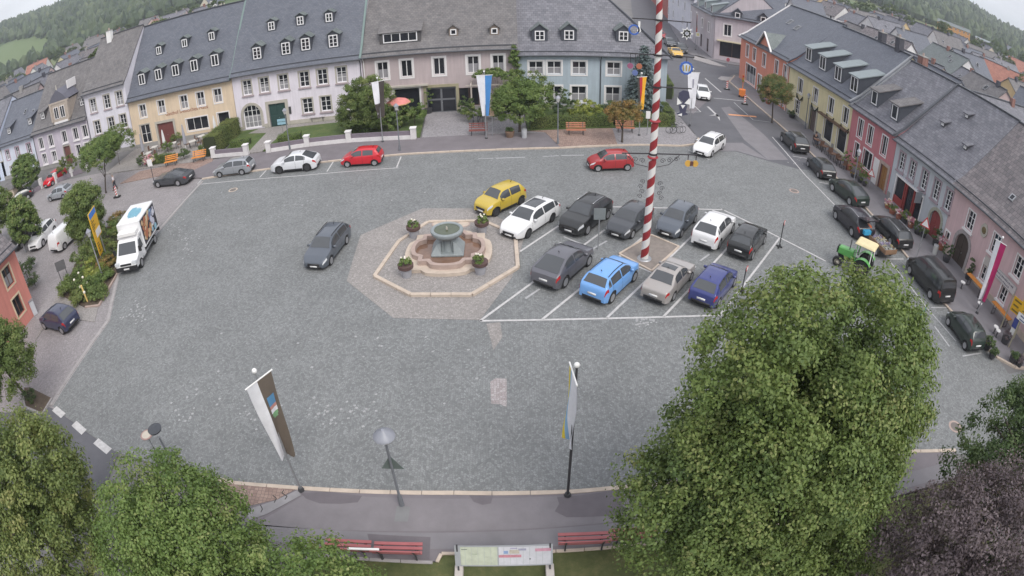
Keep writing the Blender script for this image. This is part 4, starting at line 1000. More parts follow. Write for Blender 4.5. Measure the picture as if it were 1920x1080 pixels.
h.row([(1220, 14), (1235, 22)], 4.5, 2.2, 1.8, sur=TRIMW); h.finish()
h = ang_house('cream_street_house', 'cream house at the far end of the side street', (43, 172), (38.5, 146.4), 12, 8.0, 0.8, wallm('cream', (0.58, 0.54, 0.48)), SLATE_B)
h.row([(1205, 6)], 4.5, 2.0, 1.6); h.finish()
# salmon house at the left edge
h = House('salmon_house', 'salmon red house with cream framed windows at the left frame edge', (-32.7, 13.8, 0), PI / 2, 11.2, 9, 5.3, 0.7, wallm('salmon', (0.56, 0.22, 0.18)), TILE_B, over=.4, kick=False)
CREAMT = pm('cream_trim', (.62, .50, .35), .8)
for p, z in (((8, 500), 3.1), ((32, 566), 0.9)):
    x, _ = h.at(*p); h.win(x, z, .95, 1.35, sur=CREAMT, sw=.13, nx=2, ny=1, frame=FRAMEB)
h.win(3.2, 3.1, .95, 1.35, sur=CREAMT, sw=.13, nx=2, ny=1, frame=FRAMEB)
h.finish(gutter=True)
# ================================================================== TREES AND PLANTS
RNG = np.random.default_rng(11)
BARK = pm('bark', (0.085, 0.068, 0.055), 0.9, 0.3, 6, bump=0.8, bscale=20)
L_LIME = leaf_mat('lime_leaf', [(0.07, 0.112, 0.034), (0.125, 0.178, 0.052), (0.175, 0.23, 0.068), (0.27, 0.285, 0.112)])
L_OLIVE = leaf_mat('olive_leaf', [(0.072, 0.11, 0.034), (0.14, 0.182, 0.056), (0.20, 0.24, 0.076), (0.30, 0.29, 0.115)])
L_FRESH = leaf_mat('fresh_leaf', [(0.066, 0.112, 0.032), (0.118, 0.182, 0.05), (0.172, 0.24, 0.068), (0.27, 0.30, 0.115)])
L_DARK = leaf_mat('dark_leaf', [(0.034, 0.065, 0.025), (0.070, 0.116, 0.040), (0.109, 0.155, 0.059), (0.155, 0.202, 0.085)])
L_PURPLE = leaf_mat('copper_leaf', [(0.078, 0.062, 0.072), (0.13, 0.10, 0.112), (0.185, 0.145, 0.158), (0.27, 0.22, 0.23)])
L_AUTUMN = leaf_mat('autumn_leaf', [(0.093, 0.109, 0.031), (0.202, 0.163, 0.054), (0.310, 0.202, 0.070), (0.419, 0.248, 0.093)])
L_MIXED = leaf_mat('turning_leaf', [(0.054, 0.093, 0.031), (0.109, 0.155, 0.046), (0.202, 0.186, 0.070), (0.372, 0.186, 0.093)])
L_YELLOW = leaf_mat('yellow_green_leaf', [(0.124, 0.171, 0.031), (0.217, 0.264, 0.054), (0.310, 0.341, 0.078), (0.419, 0.419, 0.124)])
L_SPRUCE = leaf_mat('spruce_needle', [(0.054, 0.085, 0.085), (0.093, 0.132, 0.132), (0.139, 0.178, 0.178), (0.202, 0.240, 0.240)], trans=0.05)
L_FLOWER = leaf_mat('mixed_flowers', [(0.550, 0.080, 0.120), (0.600, 0.250, 0.350), (0.750, 0.720, 0.700), (0.700, 0.550, 0.100)], trans=0.1)
L_HEDGE = leaf_mat('hedge_leaf', [(0.078, 0.116, 0.034), (0.132, 0.186, 0.054), (0.186, 0.232, 0.070), (0.264, 0.248, 0.109)])

def unit(a): return a / np.maximum(np.linalg.norm(a, axis=1, keepdims=True), 1e-9)
def leaf_mesh(name, pos, nrm, size, hue, mat, aspect=0.62, droop=0.35):
    n = len(pos)
    t = RNG.normal(size=(n, 3)); t[:, 2] -= droop
    t = unit(t - nrm * np.sum(t * nrm, 1, keepdims=True)); b = np.cross(nrm, t)
    L = (size * RNG.uniform(0.7, 1.25, n))[:, None]
    v = np.empty((n, 4, 3))
    v[:, 0] = pos - t * L * .5; v[:, 2] = pos + t * L * .5
    w = L * aspect * .5; up = nrm * L * 0.10
    v[:, 1] = pos + b * w + up; v[:, 3] = pos - b * w + up
    me = bpy.data.meshes.new(name)
    me.vertices.add(4 * n); me.vertices.foreach_set('co', v.reshape(-1))
    idx = (np.arange(n) * 4)[:, None] + np.array([[0, 1, 2, 0, 2, 3]])
    me.loops.add(6 * n); me.loops.foreach_set('vertex_index', idx.reshape(-1).astype(np.int32))
    me.polygons.add(2 * n); me.polygons.foreach_set('loop_start', (np.arange(2 * n) * 3).astype(np.int32))
    at = me.attributes.new('hue', 'FLOAT', 'POINT'); at.data.foreach_set('value', np.repeat(np.clip(hue, 0, 1), 4).astype(np.float32))
    me.update(); me.validate()
    me.materials.append(mat)
    return me
def crown_pts(ells, nclump, per, cr, lump=0.13, fill=0.3, lowcut=-0.75):
    """clumps over the shells of the crown's lobes, leaves round each clump"""
    vol = np.array([e[1][0] * e[1][1] + e[1][0] * e[1][2] for e in ells]); pick = RNG.choice(len(ells), nclump, p=vol / vol.sum())
    d = unit(RNG.normal(size=(nclump, 3)))
    bad = d[:, 2] < lowcut; d[bad, 2] *= -0.3; d = unit(d)
    k = unit(RNG.normal(size=(9, 3))); bump = 1 + lump * np.sum(np.sin(3.1 * d @ k.T + np.arange(9)), 1) / 3
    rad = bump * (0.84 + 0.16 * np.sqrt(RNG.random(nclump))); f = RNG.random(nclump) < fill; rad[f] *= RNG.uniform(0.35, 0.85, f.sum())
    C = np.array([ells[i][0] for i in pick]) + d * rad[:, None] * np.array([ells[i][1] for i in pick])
    hue = np.clip(RNG.normal(0.5, 0.16, nclump) - 0.15 * f, 0, 1)  # inner fill clumps darkened: crown shade put into the leaf hue
    m = nclump * per; ci = np.repeat(np.arange(nclump), per)
    o = unit(RNG.normal(size=(m, 3))) * (RNG.random(m) ** 0.45)[:, None] * np.array([1, 1, .72]) * (cr * RNG.uniform(.6, 1.35, nclump))[ci][:, None]
    pos = C[ci] + o
    nrm = unit(0.75 * unit(o) + 0.45 * d[ci] + np.array([0, 0, 0.45]) + 0.55 * RNG.normal(size=(m, 3)))
    return pos, nrm, hue[ci] + RNG.normal(0, 0.13, m)
def trunk_mesh(base, h, r, crown_c, lobes=6, spread=1.6, seed=0):
    rd = random.Random(seed); m = MB()
    b = Vector(base); top = Vector((crown_c[0], crown_c[1], crown_c[2] + 0.3 * spread))
    mid = b + (top - b) * 0.45 + Vector((rd.uniform(-.12, .12), rd.uniform(-.12, .12), 0))
    m.tube([b + Vector((0, 0, -.1)), b + Vector((0, 0, .25)), mid, top], [r * 1.5, r * 1.05, r * .75, r * .25], 9)
    for i in range(lobes):
        a = 2 * PI * i / lobes + rd.random(); f = rd.uniform(.3, .75); p = b + (top - b) * f
        q = p + Vector((math.cos(a) * spread * .7, math.sin(a) * spread * .7, spread * rd.uniform(.3, .8)))
        m.tube([p, (p + q) / 2 + Vector((0, 0, .15 * spread)), q], [r * .42, r * .28, r * .1], 6)
    return m
def tree(name, label, base, ells, nclump, per, cr, leaf, mat, r=0.15, cat='tree', group=None, lump=.13, fill=.3, lowcut=-.75, spread=None, aspect=.62, droop=.35):
    global RNG
    RNG = np.random.default_rng(int(abs(base[0]) * 131 + abs(base[1]) * 17 + nclump))   # each plant keeps its own shape
    t = thing(name, label, cat, (base[0], base[1], 0), 0, group)
    loc = [((e[0][0] - base[0], e[0][1] - base[1], e[0][2]), e[1]) for e in ells]
    cc = np.mean([e[0] for e in loc], axis=0); sp = spread or max(e[1][0] for e in loc)
    trunk_mesh((0, 0, 0), cc[2], r, cc, 6 if r > .07 else 4, sp, seed=nclump).build('trunk' if r > .05 else 'stem', BARK, t, smooth='all')
    p, n, h = crown_pts(loc, nclump, per, cr, lump, fill, lowcut)
    keep = p[:, 2] > 0.08
    link('crown' if r > .05 else 'foliage', leaf_mesh('crown', p[keep], n[keep], leaf, h[keep], mat, aspect, droop), t)
    return t
def shrub(name, label, c, rad, mat, n=60, per=60, leaf=.09, cat='shrub', group=None, cr=.22, **k):
    return tree(name, label, (c[0], c[1]), [((c[0], c[1], c[2]), rad)], n, per, cr, leaf, mat, r=.03, cat=cat, group=group, lowcut=-.3, **k)
# ---- foreground trees
tree('lime_tree', 'big round green lime tree in the foreground right of the benches', (6.3, 8.9),
     [((6.55, 8.91, 5.6), (3.35, 3.3, 3.5)), ((6.95, 9.2, 7.85), (3.6, 2.2, 3.75)), ((7.95, 9.4, 7.6), (2.65, 2.7, 3.3)), ((7.75, 9.0, 5.6), (2.6, 2.45, 3.4)), ((4.25, 8.55, 4.9), (1.75, 2.25, 2.65)), ((7.02, 8.0, 4.15), (3.2, 2.9, 2.8)), ((5.3, 8.8, 5.9), (1.8, 2.0, 2.6)), ((6.8, 8.4, 6.6), (2.7, 2.7, 3.2))], 2250, 120, .42, .10, L_LIME, r=.32, lump=.025, fill=.34)
tree('lime_tree', 'olive green tree at the lower left corner of the frame', (-15.6, 6.2),
     [((-15.7, 6.35, 4.9), (2.95, 2.95, 3.3)), ((-14.3, 6.9, 5.2), (2.25, 2.2, 2.7))], 620, 105, .42, .115, L_OLIVE, r=.2)
tree('lime_tree', 'fresh green tree in front of the dark round lamp, lower left', (-9.4, 6.9),
     [((-9.6, 7.0, 4.35), (2.5, 2.5, 2.8)), ((-8.9, 7.25, 4.2), (2.25, 2.2, 2.4))], 560, 110, .4, .10, L_FRESH, r=.18)
tree('lime_tree', 'yellowish green tree top in front of the left red benches at bottom', (-4.9, 5.2),
     [((-4.9, 5.4, 3.7), (2.6, 2.4, 2.85)), ((-6.6, 5.6, 3.6), (1.85, 1.65, 2.6))], 500, 105, .38, .10, L_FRESH, r=.16)
tree('street_tree', 'round green tree in the small soil bed at left frame edge', G(48, 742), [((-24.9, 15.1, 4.0), (1.95, 1.95, 2.2)), ((-25.8, 15.0, 4.6), (1.7, 1.7, 1.6))], 430, 90, .36, .12, L_LIME, r=.1)
tree('dark_tree', 'dark green tree above the copper tree at right frame edge', (16.4, 6.6), [((15.9, 6.62, 5.0), (3.0, 3.0, 3.4)), ((17.4, 7.6, 5.4), (2.4, 2.2, 2.6))], 430, 105, .42, .115, L_DARK, r=.2)
tree('copper_tree', 'purple leaved copper tree at the lower right corner', (10.8, 3.6), [((10.64, 3.98, 5.0), (3.4, 3.4, 3.95)), ((12.6, 4.4, 5.4), (2.8, 2.6, 3.4))], 640, 125, .44, .105, L_PURPLE, r=.25, aspect=.5)
# ---- left side
tree('street_tree', 'dense round green tree behind the yellow direction sign', (-33.6, 34.6), [((-33.4, 34.5, 3.0), (1.85, 1.85, 2.4)), ((-33.2, 34.4, 1.9), (1.6, 1.6, 1.6))], 420, 90, .42, .15, L_LIME, r=.1)
tree('street_tree', 'light green leafy tree with a white lamp inside, far left', (-42.4, 34.7), [((-42.38, 34.75, 2.82), (1.8, 1.8, 2.1))], 260, 80, .36, .17, L_FRESH, r=.08)
tree('street_tree', 'dark green tree cut by the left frame edge above the parked cars', (-49.3, 36.5), [((-49.33, 36.56, 3.5), (2.4, 2.4, 2.7))], 320, 80, .42, .17, L_LIME, r=.1)
tree('street_tree', 'round crowned tree on a slim trunk beside the walking person', (-39.5, 45.4), [((-39.2, 45.5, 4.35), (2.2, 2.2, 1.6)), ((-38.0, 45.9, 4.8), (1.3, 1.3, 1.1))], 330, 80, .4, .15, L_FRESH, r=.08)
tree('ball_tree', 'clipped egg shaped tree before the bluish house', (-58.2, 50.6), [((-58.12, 50.44, 2.7), (2.0, 2.0, 2.3))], 300, 80, .36, .17, L_FRESH, r=.08)
shrub('garden_shrub', 'brownish feathery shrub beside the red car', (-52.0, 53.0, 1.3), (1.5, 1.5, 1.5), L_OLIVE, 60, 60, .14)
shrub('garden_shrub', 'green shrub at the left end of the inn terrace', (-43.2, 53.5, 2.6), (2.2, 2.0, 2.4), L_LIME, 110, 70, .15, cr=.4)
tree('edge_tree', 'dark tree at left frame edge before the lilac house', (-65, 48), [((-64.5, 48, 3.0), (2.2, 2.2, 2.2))], 130, 70, .42, .18, L_DARK, r=.1)
# ---- far side
tree('garden_tree', 'dense dark green garden tree before the lilac white house', (-13.0, 53.7), [((-12.7, 53.4, 2.9), (2.55, 2.2, 2.7)), ((-13.9, 53.4, 2.2), (1.7, 1.5, 1.9))], 460, 90, .4, .14, L_LIME, r=.08, lowcut=-.95)
for k, (px, py, lab) in enumerate([(728, 247, 'leafy green bush left of the flower bed behind the white wall'), (752, 240, 'tall light green bush under the red parasol'), (778, 236, 'leafy green bush beside the forecourt edge')]):
    x, y = G(px, py); shrub('garden_bush', lab, (x, y, 1.0), (1.25, 1.1, 1.5), (L_FRESH, L_LIME, L_FRESH)[k], 60, 60, .16)
tree('garden_tree', 'light green bushy tree beside the blue and white flag', (1.0, 51.2), [((1.4, 51.0, 3.0), (2.4, 1.8, 1.9)), ((.2, 51, 2.9), (1.6, 1.5, 1.7))], 380, 80, .4, .15, L_FRESH, r=.12)
shrub('pergola_vine', 'green climbing vine covering the pergola beside the entrance', (-0.9, 57.2, 4.0), (2.1, .8, .8), L_FRESH, 90, 60, .15, cat='vine')
shrub('wall_vine', 'climbing vine growing up between taupe and blue houses', (0.75, 58.1, 5.0), (.5, .3, 1.8), L_FRESH, 50, 60, .14, cat='vine')
shrub('pergola_shrub', 'mid green shrub behind the bushy tree at the blue house', (1.8, 56.5, 2.6), (2.2, 1.2, 1.9), L_LIME, 100, 60, .16, cr=.35)
shrub('round_bush', 'low rounded bush on the grey forecourt behind bicycles', (-2.6, 54.9, .8), (1.6, 1.0, .95), L_LIME, 70, 60, .13)
shrub('yew_shrub', 'dark green shrub left of the yellow bush by the blue house', (5.0, 54.6, 1.4), (1.4, 1.2, 1.7), L_DARK, 70, 60, .14)
shrub('yellow_bush', 'yellow green rounded bush in front of the blue house', (7.0, 54.2, 1.0), (1.6, 1.3, 1.2), L_YELLOW, 90, 60, .14)
shrub('small_shrub', 'sparse dark shrub right of the yellow bush', (9.9, 55.2, .9), (1.1, 1.0, .9), L_DARK, 34, 50, .14)
shrub('small_shrub', 'green shrub left of the parked bicycles at the forecourt', (-3.9, 56.4, 1.0), (.8, .7, 1.1), L_DARK, 34, 50, .14)
tree('small_tree', 'small orange brown tree with a bent trunk on the pavement', (9.5, 48.35), [((9.6, 48.4, 2.75), (1.5, 1.3, .85)), ((10.2, 48.4, 3.1), (.9, .8, .7)), ((8.6, 48.4, 2.6), (.9, .8, .6))], 120, 70, .26, .12, L_AUTUMN, r=.09)
tree('street_tree', 'reddish green street tree before the yellow and orange houses', (27.45, 56.9), [((27.3, 56.5, 3.7), (1.9, 1.9, 1.6)), ((27.0, 56.4, 4.1), (1.3, 1.3, 1.3))], 280, 80, .38, .15, L_MIXED, r=.09)
def conifer():
    t = thing('blue_spruce', 'tall blue grey spruce at the corner of the blue house', 'tree', (12.9, 56.2, 0))
    m = MB(); m.tube([(0, 0, -.1), (0, 0, 3), (0, 0, 7.3)], [.17, .12, .02], 8); m.build('trunk', BARK, t, smooth='all')
    P, Nn, H_ = [], [], []
    for lv in range(26):
        z = 0.5 + 7.0 * lv / 26; rr = 2.25 * (1 - z / 7.9) ** .85 + .08; nb = int(9 + 10 * (1 - z / 8))
        for k in range(nb):
            a = 2 * PI * (k + RNG.random()) / nb; L = rr * RNG.uniform(.75, 1.12); s = np.linspace(.15, 1, max(4, int(L * 9)))
            hu = RNG.normal(.5, .18)
            for u in s:
                for _ in range(6):
                    P.append((math.cos(a) * L * u + RNG.normal(0, .07), math.sin(a) * L * u + RNG.normal(0, .07), z - .28 * L * u * u + .1 * L * max(0, u - .7) + RNG.normal(0, .05))); Nn.append((math.cos(a) * .4 + RNG.normal(0, .5), math.sin(a) * .4 + RNG.normal(0, .5), .8)); H_.append(hu + .25 * (u - .6) + RNG.normal(0, .1))
    link('crown', leaf_mesh('crown', np.array(P), unit(np.array(Nn)), .22, np.array(H_), L_SPRUCE, .5, .2), t)
conifer()
def hedge(name, label, a, b, h, w, mat, leaf=.09, dens=330, cat='hedge', z0=.1):
    a = Vector(a); b = Vector(b); d = b - a; L = d.length; t = thing(name, label, cat, (a.x, a.y, 0), math.atan2(d.y, d.x))
    n = int((L * h * 2 + L * w * 1.2) * dens); f = RNG.random(n)
    x = RNG.uniform(0, L, n); y = np.where(f < .4, -w / 2, np.where(f < .75, RNG.uniform(-w / 2, w / 2, n), w / 2)); z = np.where((f >= .4) & (f < .75), h, RNG.uniform(.05, h, n))
    nr = np.stack([RNG.normal(0, .4, n), np.where(f < .4, -1., np.where(f < .75, 0, 1.)), np.where((f >= .4) & (f < .75), 1., .25)], 1)
    wob = .06 * np.sin(x * 3.1) + .04 * np.sin(x * 7.7 + 1)
    p = np.stack([x, y + RNG.normal(0, .05, n), z + wob * (z / h) + RNG.normal(0, .05, n) + z0], 1)
    link('foliage', leaf_mesh('foliage', p, unit(nr + .4 * RNG.normal(size=(n, 3))), leaf, .5 + .18 * np.sin(x * 1.7) + RNG.normal(0, .15, n), mat), t)
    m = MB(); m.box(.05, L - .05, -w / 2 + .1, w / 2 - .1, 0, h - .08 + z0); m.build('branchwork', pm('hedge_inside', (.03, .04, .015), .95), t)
hedge('clipped_hedge', 'long clipped hedge behind the benches of the blue house', (1.9, 52.3), (9.4, 53.1), 1.0, .9, L_HEDGE)
hedge('clipped_hedge', 'clipped hedge at the street corner by the spruce', (9.6, 53.15), (15.5, 53.8), 1.05, .9, L_HEDGE)
hedge('clipped_hedge', 'short clipped hedge along the street beside the blue house', (15.3, 54.5), (15.3, 58.2), 1.1, .9, L_LIME)
hedge('yellowing_hedge', 'tall yellowing hedge between the inn terrace and the arched window', (-29.0, 51.4), (-28.9, 57.6), 1.9, 1.6, L_OLIVE)
hedge('low_hedge', 'low round hedge beside the garden path', (-27.4, 53.2), (-25.2, 53.4), .6, .9, L_FRESH)
hedge('low_hedge', 'low green hedge right of the garden path', (-21.8, 52.6), (-19.4, 52.8), .7, .9, L_FRESH)
hedge('low_hedge', 'bushy hedge at the inn terrace behind the bench', (-37.6, 51.7), (-33.6, 51.4), .8, .8, L_LIME)
hedge('street_hedge', 'green hedge at the road behind the white hanging flag', (17.1, 63.5), (18.0, 71.0), 1.6, 1.8, L_LIME)
# planted island: separate shrubs and roses
k = 0
for px, py, rx, rz, mt, lab in [(142, 545, 1.0, .8, L_LIME, 'rose shrub with pale blooms at the near end of the planted island'), (172, 552, .9, .7, L_FRESH, 'green shrub beside the short yellow post'), (180, 520, 1.1, .8, L_YELLOW, 'yellowish shrub in the middle of the planted island'), (205, 505, .9, .6, L_AUTUMN, 'reddish shrub at the kerb of the planted island'),
                            (160, 500, 1.2, .9, L_LIME, 'dark green shrub under the street lamp on the island'), (190, 470, 1.4, .9, L_OLIVE, 'olive shrub beneath the yellow direction sign'), (210, 445, 1.3, .9, L_FRESH, 'green shrub left of the delivery truck'), (225, 428, 1.0, .8, L_AUTUMN, 'reddish brown shrub by the truck box'), (215, 480, 1.0, .6, L_OLIVE, 'low olive shrub at the truck cab'), (176, 478, 1.2, .9, L_LIME, 'green shrub between lamp post and sign post'),
    (196, 528, .9, .5, L_FRESH, 'low green shrub at the kerb below the lamp post'), (186, 558, .8, .45, L_LIME, 'low shrub at the kerb corner of the island'), (212, 492, .8, .5, L_FRESH, 'small green shrub at the truck front wheel'), (152, 566, .8, .5, L_OLIVE, 'olive shrub at the near corner of the island'), (130, 548, .8, .6, L_LIME, 'green shrub beside the dark tilted board'), (228, 440, 1.0, .7, L_LIME, 'green shrub at the far end of the island'), (160, 525, .9, .7, L_FRESH, 'bright green shrub among the roses')]:
    x, y = G(px, py); shrub('island_shrub', lab, (x, y, rz * .7), (rx, rx, rz), mt, 46, 55, .12, cr=.26)
BLOOM = pm('pale_bloom', (.75, .70, .6), .7)
m = MB()
for px, py in [(147, 512), (155, 520), (139, 525), (150, 538), (163, 530), (158, 548)]:
    x, y = G(px, py, .95); o = MB().ball((0, 0, 0), .1, 8, 5).build('rose_bloom', BLOOM); o.location = (x, y, .95); tag(o, 'pale rose bloom on the planted island, ' + {147: 'farthest from the salmon house', 155: 'right of the farthest bloom', 139: 'leftmost of them', 150: 'in the middle', 163: 'rightmost of them', 158: 'nearest the yellow post'}[px], 'flower', 'pale rose blooms on the planted island')
for px, py, rx, rz in [(52, 520, .7, .8), (66, 535, .6, .55), (60, 505, .6, .6)]:
    x, y = G(px, py); shrub('wall_bush', ['tall dark bush against the salmon house wall', 'low dark bush at the salmon house corner', 'dark bush further along the salmon house wall'][[52, 66, 60].index(px)], (x, y, rz * .8), (rx, rx, rz), L_DARK, 30, 50, .1)
shrub('bed_shrub', 'low green shrub in the soil bed at the left tree', (G(58, 752)[0], G(58, 752)[1], .3), (.45, .45, .4), L_DARK, 16, 40, .1)
# ================================================================== VEHICLES
PLATE = pm('number_plate_white', (0.72, 0.72, 0.72), 0.5, 0.03)
LAMP_W = pm('headlight_lens', (0.62, 0.64, 0.66), 0.12, 0.1, 20)
LAMP_R = pm('tail_light_red', (0.42, 0.02, 0.02), 0.2, 0.1)
RIM = pm('alloy_rim', (0.48, 0.48, 0.5), 0.35, 0.05, metal=0.7)
RIM_D = pm('dark_rim', (0.07, 0.07, 0.075), 0.4, 0.05, metal=0.5)
TRIMB = pm('black_plastic_trim', (0.022, 0.022, 0.024), 0.55, 0.1)
CHROME = pm('chrome_trim', (0.6, 0.6, 0.62), 0.2, 0.03, metal=0.9)
CGLASS = pm('car_glass', (0.055, 0.06, 0.066), 0.08, 0.05, spec=1.0)
def paint(name, c, rough=0.32, metal=0.0):
    return pm('paint_' + name, c, rough, 0.03, 0.5, metal=metal, coat=0.7)
CTYPES = {  # L, W, H, wheelbase, front overhang, nose h, cowl h, cowl u, roof front u, roof rear u, tail u, tail h, belt front, belt rear, wheel r
    'hatch':   dict(L=4.05, W=1.74, H=1.46, wb=2.54, fo=.80, nh=.72, hh=.98, xc=1.05, xr0=1.75, xr1=3.35, xt=3.93, th=1.0, b0=.90, b1=.98, rw=.31),
    'small':   dict(L=3.60, W=1.64, H=1.49, wb=2.42, fo=.62, nh=.74, hh=1.0, xc=.82, xr0=1.48, xr1=3.18, xt=3.50, th=1.0, b0=.92, b1=1.0, rw=.29),
    'boxy':    dict(L=3.70, W=1.69, H=1.60, wb=2.43, fo=.68, nh=.88, hh=1.06, xc=.95, xr0=1.50, xr1=3.25, xt=3.60, th=1.05, b0=.98, b1=1.06, rw=.32),
    'estate':  dict(L=4.68, W=1.81, H=1.47, wb=2.69, fo=.90, nh=.70, hh=.98, xc=1.22, xr0=1.98, xr1=4.05, xt=4.58, th=.98, b0=.90, b1=.98, rw=.32),
    'smallestate': dict(L=4.23, W=1.65, H=1.46, wb=2.46, fo=.83, nh=.70, hh=.98, xc=1.10, xr0=1.80, xr1=3.70, xt=4.12, th=.98, b0=.90, b1=.96, rw=.30),
    'suv':     dict(L=4.48, W=1.85, H=1.65, wb=2.67, fo=.91, nh=.88, hh=1.12, xc=1.20, xr0=1.92, xr1=3.70, xt=4.34, th=1.12, b0=1.04, b1=1.14, rw=.36),
    'minisuv': dict(L=4.11, W=1.76, H=1.57, wb=2.56, fo=.82, nh=.86, hh=1.08, xc=1.08, xr0=1.75, xr1=3.50, xt=3.98, th=1.08, b0=1.0, b1=1.08, rw=.34),
    'coupesuv': dict(L=4.46, W=1.84, H=1.58, wb=2.68, fo=.90, nh=.84, hh=1.08, xc=1.15, xr0=1.95, xr1=3.15, xt=4.25, th=1.06, b0=1.0, b1=1.1, rw=.36),
    'sedan':   dict(L=4.37, W=1.69, H=1.42, wb=2.48, fo=.85, nh=.72, hh=.95, xc=1.30, xr0=1.92, xr1=2.95, xt=3.55, th=.98, b0=.89, b1=.93, rw=.29, boot=True),
    'coupe':   dict(L=4.75, W=1.88, H=1.37, wb=2.72, fo=.88, nh=.72, hh=.95, xc=1.55, xr0=2.25, xr1=2.95, xt=4.15, th=1.0, b0=.89, b1=.98, rw=.34, boot=True),
    'van':     dict(L=4.90, W=1.90, H=1.96, wb=3.0, fo=.90, nh=.92, hh=1.18, xc=.85, xr0=1.62, xr1=4.62, xt=4.84, th=1.12, b0=1.08, b1=1.12, rw=.34),
    'smallvan': dict(L=4.40, W=1.80, H=1.82, wb=2.68, fo=.85, nh=.85, hh=1.10, xc=.95, xr0=1.60, xr1=4.18, xt=4.34, th=1.1, b0=1.02, b1=1.08, rw=.32),
}
def lerp(a, b, t): return a + (b - a) * t
def interp(pts, u):
    if u <= pts[0][0]: return pts[0][1]
    for (a, b), (c, d) in zip(pts, pts[1:]):
        if u <= c:
            return b + (d - b) * (u - a) / (c - a)
    return pts[-1][1]
class CarShape:
    def __init__(s, T):
        s.T = T; s.L = T['L']; hw = T['W'] / 2
        top = [(0, T['nh'] * .72), (.05, T['nh'] * .90), (.16, T['nh']), (.45, lerp(T['nh'], T['hh'], .55)), (T['xc'], T['hh']), (lerp(T['xc'], T['xr0'], .5), lerp(T['hh'], T['H'], .56)), (T['xr0'], T['H'] - .045), (T['xr0'] + .35, T['H'] - .005),
               (lerp(T['xr0'], T['xr1'], .6), T['H']), (T['xr1'], T['H'] - .06 if not T.get('boot') else T['H'] - .05), (T['xt'], T['th'])]
        if T.get('boot'): top += [(T['L'] - .12, T['th'] - .03), (T['L'] - .03, T['th'] - .12), (T['L'], T['th'] * .62)]
        else: top += [(T['L'] - .04, T['th'] - .12), (T['L'], T['th'] * .62)]
        s.top = top
        s.wf = T['fo']; s.wr = T['fo'] + T['wb']; s.hw = hw
    def zr(s, u):
        return sum(interp(s.top, u + d) * w for d, w in ((-.06, .25), (0, .5), (.06, .25))) if .1 < u < s.L - .1 else interp(s.top, u)
    def zs(s, u):
        T = s.T; z = s.zr(u)
        b = lerp(T['b0'], T['b1'], max(0, min(1, (u - T['xc']) / (T['xt'] - T['xc']))))
        return min(b, z - .035)
    def w(s, u):
        k = 1.0
        if u < .75: k = 1 - .25 * (1 - u / .75) ** 2.4
        e = s.L - u
        if e < .55: k *= 1 - .13 * (1 - e / .55) ** 2.2
        return s.hw * k
    def zb(s, u):
        T = s.T; z = .21; ra = T['rw'] + .055
        if u < .35: z = .21 + .06 * (1 - u / .35)
        if s.L - u < .35: z = .21 + .12 * (1 - (s.L - u) / .35)
        for c in (s.wf, s.wr):
            if abs(u - c) < ra: z = max(z, T['rw'] + math.sqrt(ra * ra - (u - c) ** 2))
        return z
    def ring(s, u):
        w, zb, zs, zr = s.w(u), s.zb(u), s.zs(u), s.zr(u); h = max(.03, zr - zs); z0 = .22
        def wl(z): # body side by height
            f = (z - z0) / max(.1, zs - z0); return w * interp([(0, .95), (.25, .985), (.55, 1.0), (.85, .985), (1, .95)], f)
        P = [(wl(lerp(zb, zs, f)), lerp(zb, zs, f)) for f in (0, .25, .55, .85, 1.0)]
        tum = .36 if s.T['H'] < 1.75 else .17
        wt = w * .95 - .015 - tum * h
        P += [(lerp(w * .95 - .015, wt, .45) + .012, lerp(zs, zr, .43)), (wt, zs + h * .86), (wt - min(.09, .4 * h + .03), zs + h * .97), (wt * .55, zr + .002), (0, zr + .014)]
        return P
    def surf(s, u, t):
        P = s.ring(u); t = max(0, min(8.999, t)); i = int(t); f = t - i
        return Vector((s.L / 2 - u, lerp(P[i][0], P[i + 1][0], f), lerp(P[i][1], P[i + 1][1], f)))
    def patch(s, us, ts, side=1, off=.008):
        """grid patch laid just above the body skin; ts may depend on u (callables)"""
        m = MB(); nu = len(us); rows = []
        for u in us:
            tt = ts(u) if callable(ts) else ts
            row = []
            for t in tt:
                p = s.surf(u, t); a = s.surf(min(s.L, u + .02), t) - s.surf(max(0, u - .02), t); b = s.surf(u, min(9, t + .08)) - s.surf(u, max(0, t - .08))
                n = b.cross(a)
                if n.length < 1e-9: n = Vector((0, 0, 1))
                n.normalize()
                if n.y < -.2 or (n.z < -.5): n = -n
                p = p + n * off; row.append((p.x, p.y * side, p.z))
            rows.append(row)
        nt_ = len(rows[0])
        vs = [p for r in rows for p in r]; fs = [(i * nt_ + j, i * nt_ + j + 1, (i + 1) * nt_ + j + 1, (i + 1) * nt_ + j) for i in range(nu - 1) for j in range(nt_ - 1)]
        if side < 0: fs = [f[::-1] for f in fs]
        return m.add(vs, fs)
    def patch2(s, us, tlow, off=.008):
        """patch spanning both sides over the top (t from tlow to the centre line)"""
        m = MB(); vs = []; n = 0
        T_ = [lerp(tlow, 9, k / 5) for k in range(6)]
        for u in us:
            half = []
            for t in T_:
                p = s.surf(u, t); a = s.surf(min(s.L, u + .03), t) - s.surf(max(0, u - .03), t); b = Vector((0, 1, 0)); nn = a.cross(b)
                if nn.z < 0: nn = -nn
                nn.normalize(); half.append(p + nn * off)
            row = [(p.x, p.y, p.z) for p in half] + [(p.x, -p.y, p.z) for p in half[-2::-1]]
            n = len(row); vs += row
        fs = [(i * n + j, i * n + j + 1, (i + 1) * n + j + 1, (i + 1) * n + j) for i in range(len(us) - 1) for j in range(n - 1)]
        return m.add(vs, fs)
